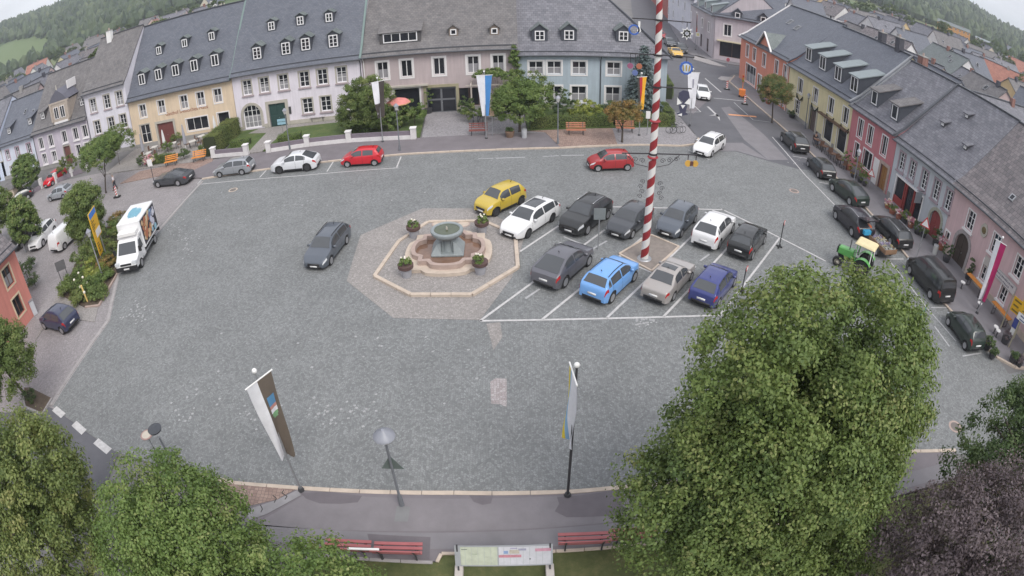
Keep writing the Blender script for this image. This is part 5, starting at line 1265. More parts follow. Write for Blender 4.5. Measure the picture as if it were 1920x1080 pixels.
    def body(s):
        us = {0, .02, .05, .1, .16, s.L, s.L - .02, s.L - .05, s.L - .1}
        u = .2
        while u < s.L - .1: us.add(round(u, 3)); u += .1
        ra = s.T['rw'] + .055
        for c in (s.wf, s.wr):
            for k in range(0, 13): us.add(round(c + ra * math.cos(PI * k / 12) * .9995, 4))
            us |= {round(c - ra - .004, 4), round(c + ra + .004, 4)}
        us = sorted(us); vs = []; n = 19
        for u in us:
            P = s.ring(u); row = [(s.L / 2 - u, y, z) for y, z in P] + [(s.L / 2 - u, -y, z) for y, z in P[-2::-1]]; vs += row
        fs = [(i * n + j, i * n + j + 1, (i + 1) * n + j + 1, (i + 1) * n + j) for i in range(len(us) - 1) for j in range(n - 1)]
        fs.append(tuple(range(n))[::-1]); fs.append(tuple((len(us) - 1) * n + j for j in range(n)))
        return MB().add(vs, fs)
def linspace(a, b, n): return [a + (b - a) * i / (n - 1) for i in range(n)]
_WH = {}
def wheel(parent, x, y, r, side, rim):
    k = (r, rim.name)
    if k not in _WH:
        t = MB(); t.lathe([(r * .66, -.1), (r * .9, -.105), (r, -.08), (r, .08), (r * .9, .105), (r * .66, .1)], 24); t.f = [f for f in t.f if len(f) == 4]
        w_ = MB(); w_.lathe([(r * .05, .075), (r * .16, .085), (r * .2, .07)], 12); w_.lathe([(r * .60, .095), (r * .68, .1), (r * .68, -.02), (r * .6, -.02)], 20)
        for q in range(5):
            a = 2 * PI * q / 5
            for sg in (-.13, .13): w_.bar((r * .1 * math.cos(a), r * .1 * math.sin(a), .07), (r * .64 * math.cos(a + sg), r * .64 * math.sin(a + sg), .085), r * .12, .03)
        hub = MB(); hub.lathe([(r * .62, .0), (r * .62, .05)], 16)
        _WH[k] = (t.mesh('tyre', BLACK, smooth=True), w_.mesh('rim', rim, smooth=True), hub.mesh('brake_disc', TRIMB))
    w = bpy.data.objects.new('wheel', _WH[k][0]); COL.objects.link(w); w.parent = parent; w.location = (x, y, r); w.rotation_euler = (-PI / 2 * side, 0, 0)
    link('rim', _WH[k][1], w); link('brake_disc', _WH[k][2], w)
    return w
_CM = {}
def car(name, label, typ, col, front, rear, side='L', group=None, rim=None, rails=False, sunroof=False, roofcol=None, cat='car', rot_only=None, dark_low=False, tailopen=False, plates=True, panel_van=False, scale=.94):
    """front / rear: photo pixels where the two visible wheels meet the ground"""
    T = CTYPES[typ]; s = CarShape(T)
    f = Vector(G(*front)); r = Vector(G(*rear)); d = (f - r).normalized(); nrm = Vector((-d.y, d.x)) * (1 if side == 'L' else -1)
    mid = (f + r) / 2 - nrm * (T['W'] / 2 - .09) * scale
    c = mid + d * ((s.wf + s.wr) / 2 - s.L / 2) * scale
    t = thing(name, label, cat, (c.x, c.y, 0.02 if False else 0.0), math.atan2(d.y, d.x), group)
    t.scale = (scale,) * 3
    hx = s.L / 2
    mk = (typ, 'body')
    def cached(key, fn):
        if key not in _CM:
            _CM[key] = fn()
        return _CM[key]
    me = cached((typ, 'body', col.name), lambda: s.body().mesh('body', col, smooth=True, fixn=True))
    body = link('body', me, t)
    def P(nm, key, fn, mat, par=t, smooth='all'):
        k = (typ, nm, key, mat.name)
        if k not in _CM: _CM[k] = fn().mesh(nm, mat, smooth=smooth)
        return link(nm, _CM[k], par)
    xc, xr0, xr1, xt = T['xc'], T['xr0'], T['xr1'], T['xt']
    P('windscreen', 0, lambda: s.patch2(linspace(xc + .03, xr0 - .02, 9), 7.05), CGLASS)
    if not panel_van: P('rear_window', 0, lambda: s.patch2(linspace(xr1 + .04, xt - (.06 if not T.get('boot') else .03), 8), 7.15), CGLASS)
    else: P('rear_window', 1, lambda: s.patch2(linspace(xr1 + .1, xt - .06, 6), 7.4), CGLASS)
    cols = [(xc + .22, lerp(xc, xt, .44) - .04), (lerp(xc, xt, .44) + .05, min(lerp(xc, xt, .80), xr1 + .25))]
    if typ in ('estate', 'smallestate', 'suv', 'van', 'minisuv', 'coupesuv'): cols.append((cols[1][1] + .08, min(xt - .2, xr1 + .28)))
    if panel_van: cols = cols[:1]
    def tspan(u):
        h = s.zr(u) - s.zs(u)
        hi = 5.98 if h > .24 else 4.25
        lo = 4.14
        return linspace(lo, max(lo + .02, hi), 5)
    for sd in (1, -1):
        for k, (a, b) in enumerate(cols):
            P('side_window', (k, sd), lambda: s.patch(linspace(a, b, 8), tspan, sd), CGLASS)
        P('headlight', sd, lambda: s.patch(linspace(.02, .40, 7), linspace(2.75, 4.05, 5), sd, .012), LAMP_W)
        P('tail_light', sd, lambda: s.patch(linspace(s.L - .30, s.L - .02, 6), linspace(2.75, 3.95, 4), sd, .012), LAMP_R)
        P('sill_trim', sd, lambda: s.patch(linspace(s.wf + T['rw'] + .1, s.wr - T['rw'] - .1, 6), linspace(0, .75 if dark_low else .35, 3), sd, .008), TRIMB)
        if dark_low:
            for q, cu in enumerate((s.wf, s.wr)):
                P('wheel_arch_trim', (q, sd), lambda: s.patch([cu + (T['rw'] + .055) * math.cos(PI * k / 12) * 1.04 for k in range(12, -1, -1)], linspace(0, .55, 2), sd, .01), TRIMB)
        for k, u in enumerate((cols[0][0] - .12, (cols[0][1] + (cols[1][0] if len(cols) > 1 else cols[0][1] + .1)) / 2, cols[1][1] - .05 if len(cols) > 1 else xt - .5)):
            P('door_seam', (k, sd), lambda: s.patch([u - .008, u + .008], linspace(.3, 4.0, 6), sd, .004), TRIMB)
        for k, u in enumerate((lerp(cols[0][0], cols[0][1], .86), (lerp(cols[1][0], cols[1][1], .86) if len(cols) > 1 else xt - .9))):
            P('door_handle', (k, sd), lambda: s.patch([u - .09, u, u + .09], [3.35, 3.5], sd, .025), col)
        mu = xc + .32; mp_ = s.surf(mu, 4.2)
        P('mirror', sd, lambda: MB().cbox((mp_.x, sd * (mp_.y + .1), mp_.z + .05), (.12, .2, .13)), col)
        if rails: P('roof_rail', sd, lambda: MB().tube([tuple(Vector((s.surf(u, 7.0).x, sd * s.surf(u, 7.0).y, s.surf(u, 7.0).z + .045))) for u in linspace(xr0 + .1, xr1 - .05, 6)], .022, 6), CHROME if rails == 2 else TRIMB)
        for k, cu in enumerate((s.wf, s.wr)): wheel(t, hx - cu, sd * (T['W'] / 2 - .105), T['rw'], sd, rim or RIM)
    if sunroof: P('sunroof', 0, lambda: s.patch2(linspace(xr0 + .25, xr0 + (1.5 if sunroof == 2 else .75), 6), 7.5, .01), CGLASS)
    nz = T['nh'] * .72
    P('grille', 0, lambda: MB().cbox((hx - .0, 0, T['nh'] * .66), (.07, T['W'] * .46, .15)), TRIMB)
    P('lower_grille', 0, lambda: MB().cbox((hx - .015, 0, .30), (.07, T['W'] * .6, .1)), TRIMB)
    P('rear_bumper_trim', 0, lambda: MB().cbox((-hx + .02, 0, .40), (.07, T['W'] * .66, .14)), TRIMB)
    if plates:
        P('number_plate', 0, lambda: MB().cbox((hx + .03, 0, T['nh'] * .5), (.02, .5, .11)), PLATE); P('number_plate', 1, lambda: MB().cbox((-hx - .01, 0, T['th'] * .62 if typ not in ('van',) else .8), (.03, .5, .11)), PLATE)
    P('underbody', 0, lambda: MB().box(-hx + .3, hx - .3, -T['W'] / 2 + .26, T['W'] / 2 - .26, .17, .62), TRIMB)
    P('aerial', 0, lambda: MB().bar((hx - xr1 + .35, 0, T['H'] - .02), (hx - xr1 + .25, 0, T['H'] + .11), .03), TRIMB)
    for m_ in [o for o in t.children if o.name.startswith(('windscreen', 'rear_window', 'side_window'))]: pass
    return t
RED = paint('bright_red', (0.55, 0.012, 0.025)); WHT = paint('white', (0.72, 0.72, 0.73)); SILV = paint('silver', (0.40, 0.42, 0.45), .3, .5); BLK = paint('black', (0.016, 0.017, 0.018)); ANTH = paint('anthracite', (0.07, 0.075, 0.085), .3, .3)
GREYB = paint('blue_grey', (0.10, 0.115, 0.14), .3, .3); YEL = paint('mustard_yellow', (0.52, 0.38, 0.045)); SKY = paint('sky_blue', (0.16, 0.36, 0.72)); BEI = paint('beige_silver', (0.42, 0.39, 0.37), .35, .4); VIO = paint('violet_blue', (0.04, 0.052, 0.2), .3, .2)
DRED = paint('deep_red', (0.36, 0.025, 0.03)); NAVY = paint('navy', (0.022, 0.028, 0.07)); DGRN = paint('greenish_black', (0.018, 0.03, 0.024)); GREYM = paint('mid_grey', (0.13, 0.13, 0.15), .3, .3); LWHT = paint('pearl_white', (0.66, 0.67, 0.70)); PURP = paint('aubergine_black', (0.02, 0.018, 0.026)); ORANGE_Y = paint('taxi_yellow', (0.65, 0.38, 0.03))
GC = 'cars parked in the diagonal bays by the maypole'; GR = 'cars parked along the east kerb'; GF = 'cars parked in the bays at the north kerb'
car('estate_car', 'silver estate car parked in the first north kerb bay', 'smallestate', SILV, (412, 333), (456, 328), 'L', GF)
car('sport_utility_car', 'white sport utility car with dark wheels between silver and red cars', 'coupesuv', LWHT, (524, 326), (578, 321), 'L', GF, rim=RIM_D, dark_low=True)
car('small_car', 'bright red small car parked below the black and white flag', 'small', RED, (651, 314), (704, 311), 'L', GF)
car('sports_coupe', 'dark grey sports coupe parked beside the orange benches', 'coupe', ANTH, (298, 352), (335, 349), 'L', rim=RIM)
car('small_car', 'deep red small hatchback driving behind the maypole', 'small', DRED, (1121, 322), (1176, 320), 'L')
car('small_utility_car', 'mustard yellow boxy small car beside the fountain', 'boxy', YEL, (931, 405), (976, 384), 'L', GC, rim=RIM_D, dark_low=True)
car('estate_car', 'white estate car with dark panoramic roof beside the fountain', 'estate', WHT, (988, 447), (1036, 415), 'L', GC, rim=RIM_D, sunroof=2)
car('sport_utility_car', 'black sport utility car with silver roof rails facing the camera', 'suv', BLK, (1099, 441), (1139, 410), 'L', GC, rails=2)
car('hatchback', 'dark hatchback facing the camera left of the maypole', 'hatch', ANTH, (1184, 447), (1217, 419), 'L', GC)
car('hatchback', 'blue grey rounded hatchback facing the camera right of the maypole', 'hatch', GREYB, (1274, 447), (1303, 416), 'L', GC)
car('sport_utility_car', 'white sport utility car seen from behind in the back bay row', 'suv', WHT, (1371, 437), (1347, 466), 'R', GC)
car('hatchback', 'black hatchback with red side stripe at the end of the back bays', 'minisuv', BLK, (1432, 456), (1407, 489), 'R', GC)
car('fastback_car', 'grey fastback car seen from behind in the first front bay', 'coupesuv', GREYM, (1102, 499), (1059, 538), 'R', GC)
car('sport_utility_car', 'sky blue compact sport utility car in the front bay row', 'minisuv', SKY, (1187, 528), (1146, 567), 'R', GC, dark_low=True, rails=1)
car('saloon_car', 'old beige silver saloon with sunroof in the front bay row', 'sedan', BEI, (1294, 525), (1260, 564), 'R', GC, sunroof=1)
car('hatchback', 'violet blue hatchback at the right end of the front bay row', 'hatch', VIO, (1374, 537), (1344, 576), 'R', GC)
car('estate_car', 'blue grey estate car driving left of the fountain', 'estate', GREYB, (622, 495), (649, 459), 'L', rails=1, scale=.9)
car('estate_car', 'white estate car turning in from the side street', 'estate', WHT, (1333, 295), (1354, 280), 'L', rails=1)
car('sport_utility_car', 'black sport utility car parked before the yellow house', 'suv', BLK, (1464, 264), (1486, 286), 'L', GR, rails=2)
car('hatchback', 'black hatchback parked before the cafe tables', 'hatch', BLK, (1513, 311), (1536, 336), 'L', GR)
car('fastback_car', 'greenish black fastback parked before the rose red house', 'coupesuv', DGRN, (1562, 360), (1590, 383), 'L', GR)
OPENCAR = car('estate_car', 'dark estate car with open tailgate double parked by the flower trailer', 'suv', PURP, (1566, 411), (1596, 443), 'L', rails=2)
car('estate_car', 'black estate car parked at the kerb beside the flower trailer', 'estate', BLK, (1636, 424), (1671, 462), 'L', GR, rails=2)
car('passenger_van', 'black passenger van parked before the pink house gateway', 'van', BLK, (1704, 514), (1742, 560), 'L', GR)
car('hatchback', 'greenish black short hatchback last in the east kerb row', 'small', DGRN, (1776, 610), (1807, 655), 'L', GR)
car('hatchback', 'navy hatchback parked beside the salmon house', 'hatch', NAVY, (85, 617), (121, 627), 'L')
car('sport_utility_car', 'white sport utility car with dark roof parked left of the white van', 'suv', WHT, (83, 461), (103, 437), 'L')
car('panel_van', 'white panel van seen from behind under the dense tree', 'smallvan', WHT, (152, 440), (124, 466), 'R', cat='van', panel_van=True)
car('hatchback', 'black car half hidden under the light green tree at far left', 'hatch', BLK, (40, 467), (66, 440), 'L')
car('hatchback', 'silver hatchback driving along the left side street', 'hatch', SILV, (91, 379), (126, 372), 'L')
car('hatchback', 'red car in the yard before the mauve house', 'hatch', RED, (99, 348), (122, 331), 'L')
car('hatchback', 'black car at far left before the beige wall', 'hatch', BLK, (28, 386), (52, 374), 'L')
car('hatchback', 'white car waiting behind the hanging white flag', 'hatch', WHT, (1331, 190), (1326, 177), 'L')
car('sports_car', 'yellow sports car on the far side street', 'coupe', ORANGE_Y, (1284, 112), (1268, 98), 'L')
car('estate_car', 'black car parked behind the yellow car on the side street', 'estate', BLK, (1290, 104), (1284, 92), 'L')
car('hatchback', 'dark car parked further up the side street', 'hatch', ANTH, (1270, 92), (1258, 80), 'L')
car('small_car', 'red car seen behind the striped maypole on the side street', 'small', DRED, (1250, 78), (1242, 66), 'L')
# open tailgate + blue box of the loading estate
_t = CTYPES['suv']; hx = _t['L'] / 2
m = MB(); m.bar((-hx + .75, 0, 1.62), (-hx - .35, 0, 1.95), 1.35, .08, up=(0, 1, 0)); tg = m.build('tailgate', PURP, OPENCAR)
for v in tg.data.vertices: pass
tg.data = MB().add([(-hx + .75, -.62, 1.66), (-hx + .75, .62, 1.66), (-hx - .4, .6, 1.92), (-hx - .4, -.6, 1.92), (-hx + .75, -.62, 1.60), (-hx + .75, .62, 1.60), (-hx - .4, .6, 1.86), (-hx - .4, -.6, 1.86)], [(0, 1, 2, 3), (7, 6, 5, 4), (0, 4, 5, 1), (1, 5, 6, 2), (2, 6, 7, 3), (3, 7, 4, 0)]).mesh('tailgate', PURP, fixn=True)
MB().add([(-hx - .0, -.5, 1.842), (-hx - .0, .5, 1.842), (-hx - .32, .48, 1.912), (-hx - .32, -.48, 1.912)], [(0, 1, 2, 3)]).build('rear_window', CGLASS, tg, fixn=True)
bx = MB().box(-.22, .22, -.3, .3, 0, .3).build('plastic_crate', pm('cyan_plastic', (.05, .35, .6), .5)); tag(bx, 'cyan blue crate in the open boot of the dark estate car', 'crate')
bx.location = OPENCAR.matrix_basis @ Vector((-hx - .05, .15, .72)); bx.rotation_euler = OPENCAR.rotation_euler

# ---------------- delivery truck
def truck():
    f = Vector(G(268, 501)); r = Vector(G(293, 455)); d = (f - r).normalized(); n = Vector((-d.y, d.x)); wb = 3.6; W = 2.05
    c = (f + r) / 2 - n * (W / 2 - .1)
    t = thing('delivery_truck', 'white delivery truck with food mural on its box, driving left', 'truck', (c.x, c.y, 0), math.atan2(d.y, d.x)); t.scale = (.94,) * 3
    wp = paint('truck_white', (0.74, 0.74, 0.75))
    fx = wb / 2; front = fx + .95
    # cab: side profile lofted over narrowing widths
    prof = [(front, .42), (front + .02, .75), (front - .12, .98), (front - .75, 1.22), (front - 1.38, 2.02), (front - 1.6, 2.12), (front - 2.25, 2.12), (front - 2.25, .42)]
    vs = []; ys = [(-W / 2 + .04, .90), (-W / 2, 0.0), (W / 2, 0.0), (W / 2 - .04, .90)]
    def wd(x, z): return (W / 2) * (1 - .10 * max(0, (x - front + .6) / .62) ** 2) - .13 * max(0, z - 1.2)
    L_ = [(x, wd(x, z), z) for x, z in prof]; R_ = [(x, -wd(x, z), z) for x, z in prof]; k = len(prof)
    m = MB(); m.add(L_ + R_, [tuple(range(k)), tuple(range(2 * k - 1, k - 1, -1))] + [(i, i + k, (i + 1) % k + k, (i + 1) % k) for i in range(k)])
    cab = m.build('cab', wp, t, fixn=True, bevel=.05)
    def quad(nm, P, mat, par): return MB().add(P, [(0, 1, 2, 3)]).build(nm, mat, par)
    a = Vector((front - .80, 0, 1.27)); b = Vector((front - 1.33, 0, 1.97)); nn = Vector((.8, 0, .6)) * .02
    quad('windscreen', [(a.x + nn.x, .84, a.z + nn.z), (a.x + nn.x, -.84, a.z + nn.z), (b.x + nn.x, -.76, b.z + nn.z), (b.x + nn.x, .76, b.z + nn.z)], CGLASS, t)
    for sg in (1, -1):
        P = [(front - 1.0, sg * 1.025, 1.25), (front - 2.0, sg * 1.03, 1.25), (front - 2.0, sg * .93, 1.9), (front - 1.4, sg * .93, 1.9)]
        quad('side_window', P, CGLASS, t)
        MB().cbox((front - .06, sg * .78, .95), (.2, .38, .2), 0).build('headlight', LAMP_W, t)
        MB().box(front - 1.0, front - .88, sg * 1.08 if sg > 0 else -1.3, 1.3 if sg > 0 else -1.08, 1.3, 1.7).build('mirror', TRIMB, t)
        for x in (fx, -wb / 2): wheel(t, x, sg * (W / 2 - .11), .36, sg, RIM)
        MB().box(-wb / 2 - 1.0, fx - .5, sg * .98 - .02, sg * .98 + .02, .5, .62).build('side_guard', GALV, t)
    MB().box(front - .06, front + .05, -.98, .98, .38, .72).build('bumper', TRIMB, t); MB().cbox((front + .0, 0, .86), (.08, 1.0, .12)).build('grille', TRIMB, t); MB().cbox((front + .07, 0, .55), (.02, .5, .11)).build('number_plate', PLATE, t)
    x0, x1 = -wb / 2 - 1.35, front - 2.3; hb = 3.05; zb = .85
    box = MB().box(x0, x1, -1.08, 1.08, zb, hb).build('box_body', wp, t, bevel=.04)
    MB().box(x1, x1 + .75, -.85, .85, 2.3, 2.62).build('cooling_unit', WHITE, t, bevel=.05)
    MB().box(x1, x1 + .55, -1.0, 1.0, 2.12, 2.3).build('roof_fairing', wp, t)
    MB().box(x0, x1, -.5, .5, .5, .85).build('chassis', TRIMB, t)
    MB().box(x0 - .06, x0 + .05, -1.05, 1.05, .5, .75).build('rear_bumper', TRIMB, t)
    # mural on both sides: dark ground with round food pictures
    mural = pm('mural_dark', (.035, .03, .04), .5, .4, 2)
    rd = random.Random(5)
    for sg in (1, -1):
        mo = MB().box(x0 + .12, x1 - .12, sg * 1.086 - .006, sg * 1.086 + .006, zb + .18, hb - .12).build('mural', mural, t)
        for i in range(52):
            px = rd.uniform(x0 + .35, x1 - .35); pz = rd.uniform(zb + .35, hb - .35); fr = (px - x0) / (x1 - x0); rr = rd.uniform(.13, .30)
            col = rd.choice([(.55, .26, .12), (.62, .42, .24), (.45, .16, .08), (.66, .54, .36)]) if fr > .42 else rd.choice([(.7, .7, .75), (.3, .5, .6), (.6, .6, .7), (.15, .2, .35)])
            nm = 'mural_%d%d%d' % tuple(int(q * 99) for q in col)
            m = MB(); n_ = 10; y = sg * (1.094 + i * .0004); m.add([(px + rr * math.cos(2 * PI * q / n_), y, pz + rr * math.sin(2 * PI * q / n_)) for q in range(n_)], [tuple(range(n_)) if sg < 0 else tuple(range(n_))[::-1]]); m.build('mural_picture', pm(nm, col, .5, .3, 9), mo)
    lg = MB().box(x0 + 1.0, x1 - .9, -.3, .3, hb + .002, hb + .008).build('roof_logo', pm('logo_teal', (.22, .42, .5), .5, .25, 4), t)
    xm = (x0 + x1) / 2; MB().add([(xm + a * 1.3, b * 1.3, hb + .012) for a, b in ((-.75, -.42), (-.2, -.5), (.45, -.36), (.7, -.1), (.35, .05), (.75, .4), (.1, .5), (-.5, .36), (-.3, .0), (-.8, -.1))], [(0, 1, 8, 9), (1, 2, 3, 4, 8), (4, 5, 6, 7, 8)]).build('roof_emblem', pm('logo_dark', (.16, .36, .46), .5, .2, 6), lg)
truck()
# ---------------- green tractor and flower trailer
def tractor():
    p = Vector(G(1572, 498)); q = Vector(G(1625, 512)); c = Vector(G(1603, 506)); d = (Vector(G(1566, 480)) - Vector(G(1620, 505))).normalized()
    t = thing('tractor', 'bright green vintage tractor with cream canopy behind the lime tree', 'tractor', (c.x, c.y, 0), math.atan2(d.y, d.x)); t.scale = (.9,) * 3
    gp = paint('tractor_green', (.10, .36, .08)); cream = pm('cream_canopy', (.70, .60, .36), .5)
    MB().add([(.35, -.32, .75), (.35, .32, .75), (1.65, .28, .75), (1.65, -.28, .75), (.35, -.3, 1.38), (.35, .3, 1.38), (1.6, .25, 1.3), (1.6, -.25, 1.3)], [(0, 3, 2, 1), (4, 5, 6, 7), (0, 1, 5, 4), (1, 2, 6, 5), (2, 3, 7, 6), (3, 0, 4, 7)]).build('bonnet', gp, t, bevel=.08, fixn=True)
    MB().box(1.62, 1.7, -.24, .24, .8, 1.25).build('grille', TRIMB, t)
    MB().box(-.9, 1.5, -.22, .22, .5, .85).build('chassis', TRIMB, t, bevel=.04)
    MB().tube([(.75, .18, 1.3), (.75, .18, 2.1)], .035, 8).build('exhaust', DARKMETAL, t)
    for sg in (1, -1):
        for x, r, w_ in ((-.55, .62, .32), (1.35, .38, .2)):
            m = MB(); m.lathe([(r * .55, -w_ / 2), (r * .93, -w_ / 2), (r, -w_ / 3), (r, w_ / 3), (r * .93, w_ / 2), (r * .55, w_ / 2)], 22); wl = m.build('wheel', BLACK, t, smooth=True); wl.location = (x, sg * .68, r); wl.rotation_euler = (-PI / 2 * sg, 0, 0)
            MB().lathe([(r * .1, w_ / 2 + .01), (r * .5, w_ / 2 - .03), (r * .56, w_ / 2)], 16).build('rim', pm('tractor_rim', (.55, .5, .42), .5), wl)
        pts = [(-.55 + .72 * math.cos(a), .62 + .72 * math.sin(a)) for a in linspace(.25, 2.6, 8)]
        m = MB()
        for (x0, z0), (x1, z1) in zip(pts, pts[1:]): m.add([(x0, sg * .5, z0), (x1, sg * .5, z1), (x1, sg * .88, z1), (x0, sg * .88, z0), (x0, sg * .5, z0 + .03), (x1, sg * .5, z1 + .03), (x1, sg * .88, z1 + .03), (x0, sg * .88, z0 + .03)], [(0, 1, 2, 3), (4, 7, 6, 5), (0, 4, 5, 1), (2, 6, 7, 3), (1, 5, 6, 2), (3, 7, 4, 0)])
        m.build('mudguard', gp, t, fixn=True)
        for x in (-1.05, .15): MB().bar((x, sg * .55, .9), (x * .95, sg * .58, 2.15), .06).build('canopy_post', gp if x > 0 else WHITE, t)
    MB().add([(-1.25, -.72, 2.15), (.4, -.72, 2.15), (.4, .72, 2.15), (-1.25, .72, 2.15), (-1.1, -.58, 2.32), (.25, -.58, 2.32), (.25, .58, 2.32), (-1.1, .58, 2.32)], [(0, 3, 2, 1), (4, 5, 6, 7), (0, 1, 5, 4), (1, 2, 6, 5), (2, 3, 7, 6), (3, 0, 4, 7)]).build('canopy', cream, t, bevel=.05, fixn=True)
    MB().box(-.75, -.35, -.25, .25, .95, 1.05).build('seat', TRIMB, t); MB().box(-.8, -.72, -.25, .25, 1.05, 1.4).build('seat_back', TRIMB, t)
    m = MB(); m.tube([(.1 + .0, .18 * math.cos(a), 1.35 + .18 * math.sin(a)) for a in linspace(0, 2 * PI, 13)], .015, 6); m.build('steering_wheel', BLACK, t); MB().bar((.35, 0, 1.2), (.1, 0, 1.35), .03).build('steering_column', BLACK, t)
    # flower trailer behind it
    c2 = Vector(G(1651, 474)); d2 = (Vector(G(1625, 448)) - Vector(G(1668, 492))).normalized()
    tr = thing('flower_trailer', 'small flat trailer loaded with boxes of flowers', 'trailer', (c2.x, c2.y, 0), math.atan2(d2.y, d2.x))
    MB().box(-1.1, 1.1, -.55, .55, .5, .58).build('bed', pm('plank_wood', (.25, .15, .09), .8), tr)
    for sg in (1, -1):
        MB().box(-1.1, 1.1, sg * .55 - .02, sg * .55 + .02, .58, .8).build('side_board', pm('plank_wood', (.25, .15, .09), .8), tr); wheel(tr, -.3, sg * .68, .28, sg, RIM)
    MB().box(-1.12, -1.08, -.55, .55, .58, .85).build('tail_board', pm('plank_wood', (.25, .15, .09), .8), tr); MB().bar((1.1, 0, .5), (1.9, 0, .45), .07).build('drawbar', DARKMETAL, tr)
    rd = random.Random(8); hues = ['white', 'pink', 'lilac', 'violet', 'cream', 'red']
    cl = [(.75, .74, .76), (.62, .35, .5), (.5, .42, .7), (.28, .18, .5), (.7, .62, .45), (.5, .06, .08)]
    k = 0
    for i in range(6):
        for j in range(2):
            x, y = -.9 + .34 * i, -.27 + .54 * j; pos = tr.matrix_basis @ Vector((x, y, .59)); ci = (k * 5 + j) % 6
            b = thing('flower_crate', '%s flowers in a crate, %s row of the trailer, crate %s from its tail' % (hues[ci], 'kerb side' if j == 0 else 'square side', ['first', 'second', 'third', 'fourth', 'fifth', 'sixth'][i]), 'flowers', pos, tr.rotation_euler.z, 'crates of flowers on the trailer')
            MB().box(-.15, .15, -.22, .22, 0, .14).build('crate', pm('crate_grey', (.2, .2, .21), .7), b)
            pp, nn, hh = crown_pts([((0, 0, .22), (.17, .24, .14))], 10, 14, .06, .05, .2); me = leaf_mesh('blooms', pp, nn, .07, hh, leaf_mat('bloom_' + hues[ci], [tuple(q * .6 for q in cl[ci]), cl[ci], (.05, .1, .03)] if 'bloom_' + hues[ci] not in MATS else [(0, 0, 0), (1, 1, 1)]) if 'bloom_' + hues[ci] not in MATS else MATS['bloom_' + hues[ci]]); link('blooms', me, b)['kind'] = 'stuff'; k += 1
tractor()
# ================================================================== FOUNTAIN
def quatre(a, b, n=10, c=.22):
    """square of half-side a with a round bulge to half-width b on every side (outline, counter-clockwise)"""
    out = []
    hw = math.sqrt(max(.01, b * b - a * a)) if False else a * .68
    for k in range(4):
        r = k * PI / 2; pts = [(a, -a), (a, -hw)]
        for i in range(n + 1):
            t = -1 + 2 * i / n; pts.append((a + .001 + (b - a) * math.sqrt(max(0, 1 - t * t)) ** 0.8, hw * t))
        pts += [(a, hw)]
        co, si = math.cos(r), math.sin(r)
        out += [(x * co - y * si, x * si + y * co) for x, y in pts]
    return out
FC = (-3.5, 30.1)
outer = [G(650, 527), G(676, 441), G(792, 391), G(905, 391), G(985, 436), G(976, 470), G(960, 520), G(900, 600), G(737, 596)]
ap = slab('fountain_apron', outer, -.03, .012, PAVE_PINK)
octp = [G(703, 520), G(748, 455), G(803, 418), G(908, 417), G(966, 443), G(971, 503), G(885, 555), G(770, 555)]
op = slab('fountain_terrace', octp, -.02, .07, PAVE_PINK)
kerb(octp + [octp[0]], op, SAND, w=.22, h=.16, L=1.15)
ft = thing('fountain', 'sandstone fountain with quatrefoil basin and raised round stone bowl', 'fountain', (FC[0], FC[1], .07))
STONEG = pm('grey_fountain_stone', (.25, .28, .29), .6, .15, 3); BRWATER = pm('shallow_brown_water', (.20, .12, .085), .08, .25, 1.5)
def ring_prism(o, i, z0, z1):
    n = len(o); m = MB(); m.add([(p[0], p[1], z) for z in (z0, z1) for q in (o, i) for p in q], [])
    f = []
    for k in range(n):
        j = (k + 1) % n
        f += [(k, j, 2 * n + j, 2 * n + k), (n + j, n + k, 3 * n + k, 3 * n + j), (2 * n + k, 2 * n + j, 3 * n + j, 3 * n + k)]
    m.f = f; return m
OUT, MID, INN_ = quatre(2.0, 2.45), quatre(1.55, 2.08), quatre(1.32, 1.86)
ring_prism(OUT, quatre(1.5, 2.03), 0, .20).build('step', SAND, ft, fixn=True)
ring_prism(MID, INN_, 0, .48).build('basin_wall', SANDP, ft, fixn=True)
MB().prism(quatre(1.4, 1.95), .02, .2).build('water', BRWATER, ft)
MB().box(-.9, .9, -.75, .75, .2, .34).build('pedestal_slab', STONEG, ft, bevel=.03)
for sg in (-1, 1): MB().add([(sg * .35, -.7, .34), (sg * .9, -.72, .34), (sg * .9, .72, .34), (sg * .35, .7, .34), (sg * .35, -.45, .95), (sg * .6, -.45, .80), (sg * .6, .45, .80), (sg * .35, .45, .95)], [(0, 3, 2, 1), (4, 5, 6, 7), (0, 1, 5, 4), (1, 2, 6, 5), (2, 3, 7, 6), (3, 0, 4, 7)]).build('pedestal_wing', STONEG, ft, fixn=True)
MB().lathe([(.42, .34), (.38, .5), (.32, .8), (.34, 1.05), (.48, 1.15)], 12).build('column', STONEG, ft, smooth=True)
for k in range(4):
    a = PI / 4 + k * PI / 2; MB().tube([(.42 * math.cos(a), .42 * math.sin(a), .34), (.36 * math.cos(a), .36 * math.sin(a), 1.2)], .09, 8).build('colonnette', STONEG, ft, smooth=True)
MB().lathe([(.34, 1.08), (.66, 1.16), (.86, 1.34), (.92, 1.46), (.9, 1.56), (.84, 1.6), (.73, 1.58), (.69, 1.48), (.05, 1.44)], 28).build('bowl', STONEG, ft, smooth=True)
MB().lathe([(.72, 1.48), (.72, 1.53)], 28).build('bowl_water', pm('green_water', (.07, .085, .05), .06, .2), ft)
MB().lathe([(.05, 1.5), (.06, 1.62), (.03, 1.72)], 8).build('spout', STONE_T, ft, smooth=True)
POT_G = pm('grey_planter', (.33, .33, .36), .7); POT_B = pm('brown_planter', (.10, .06, .055), .7)
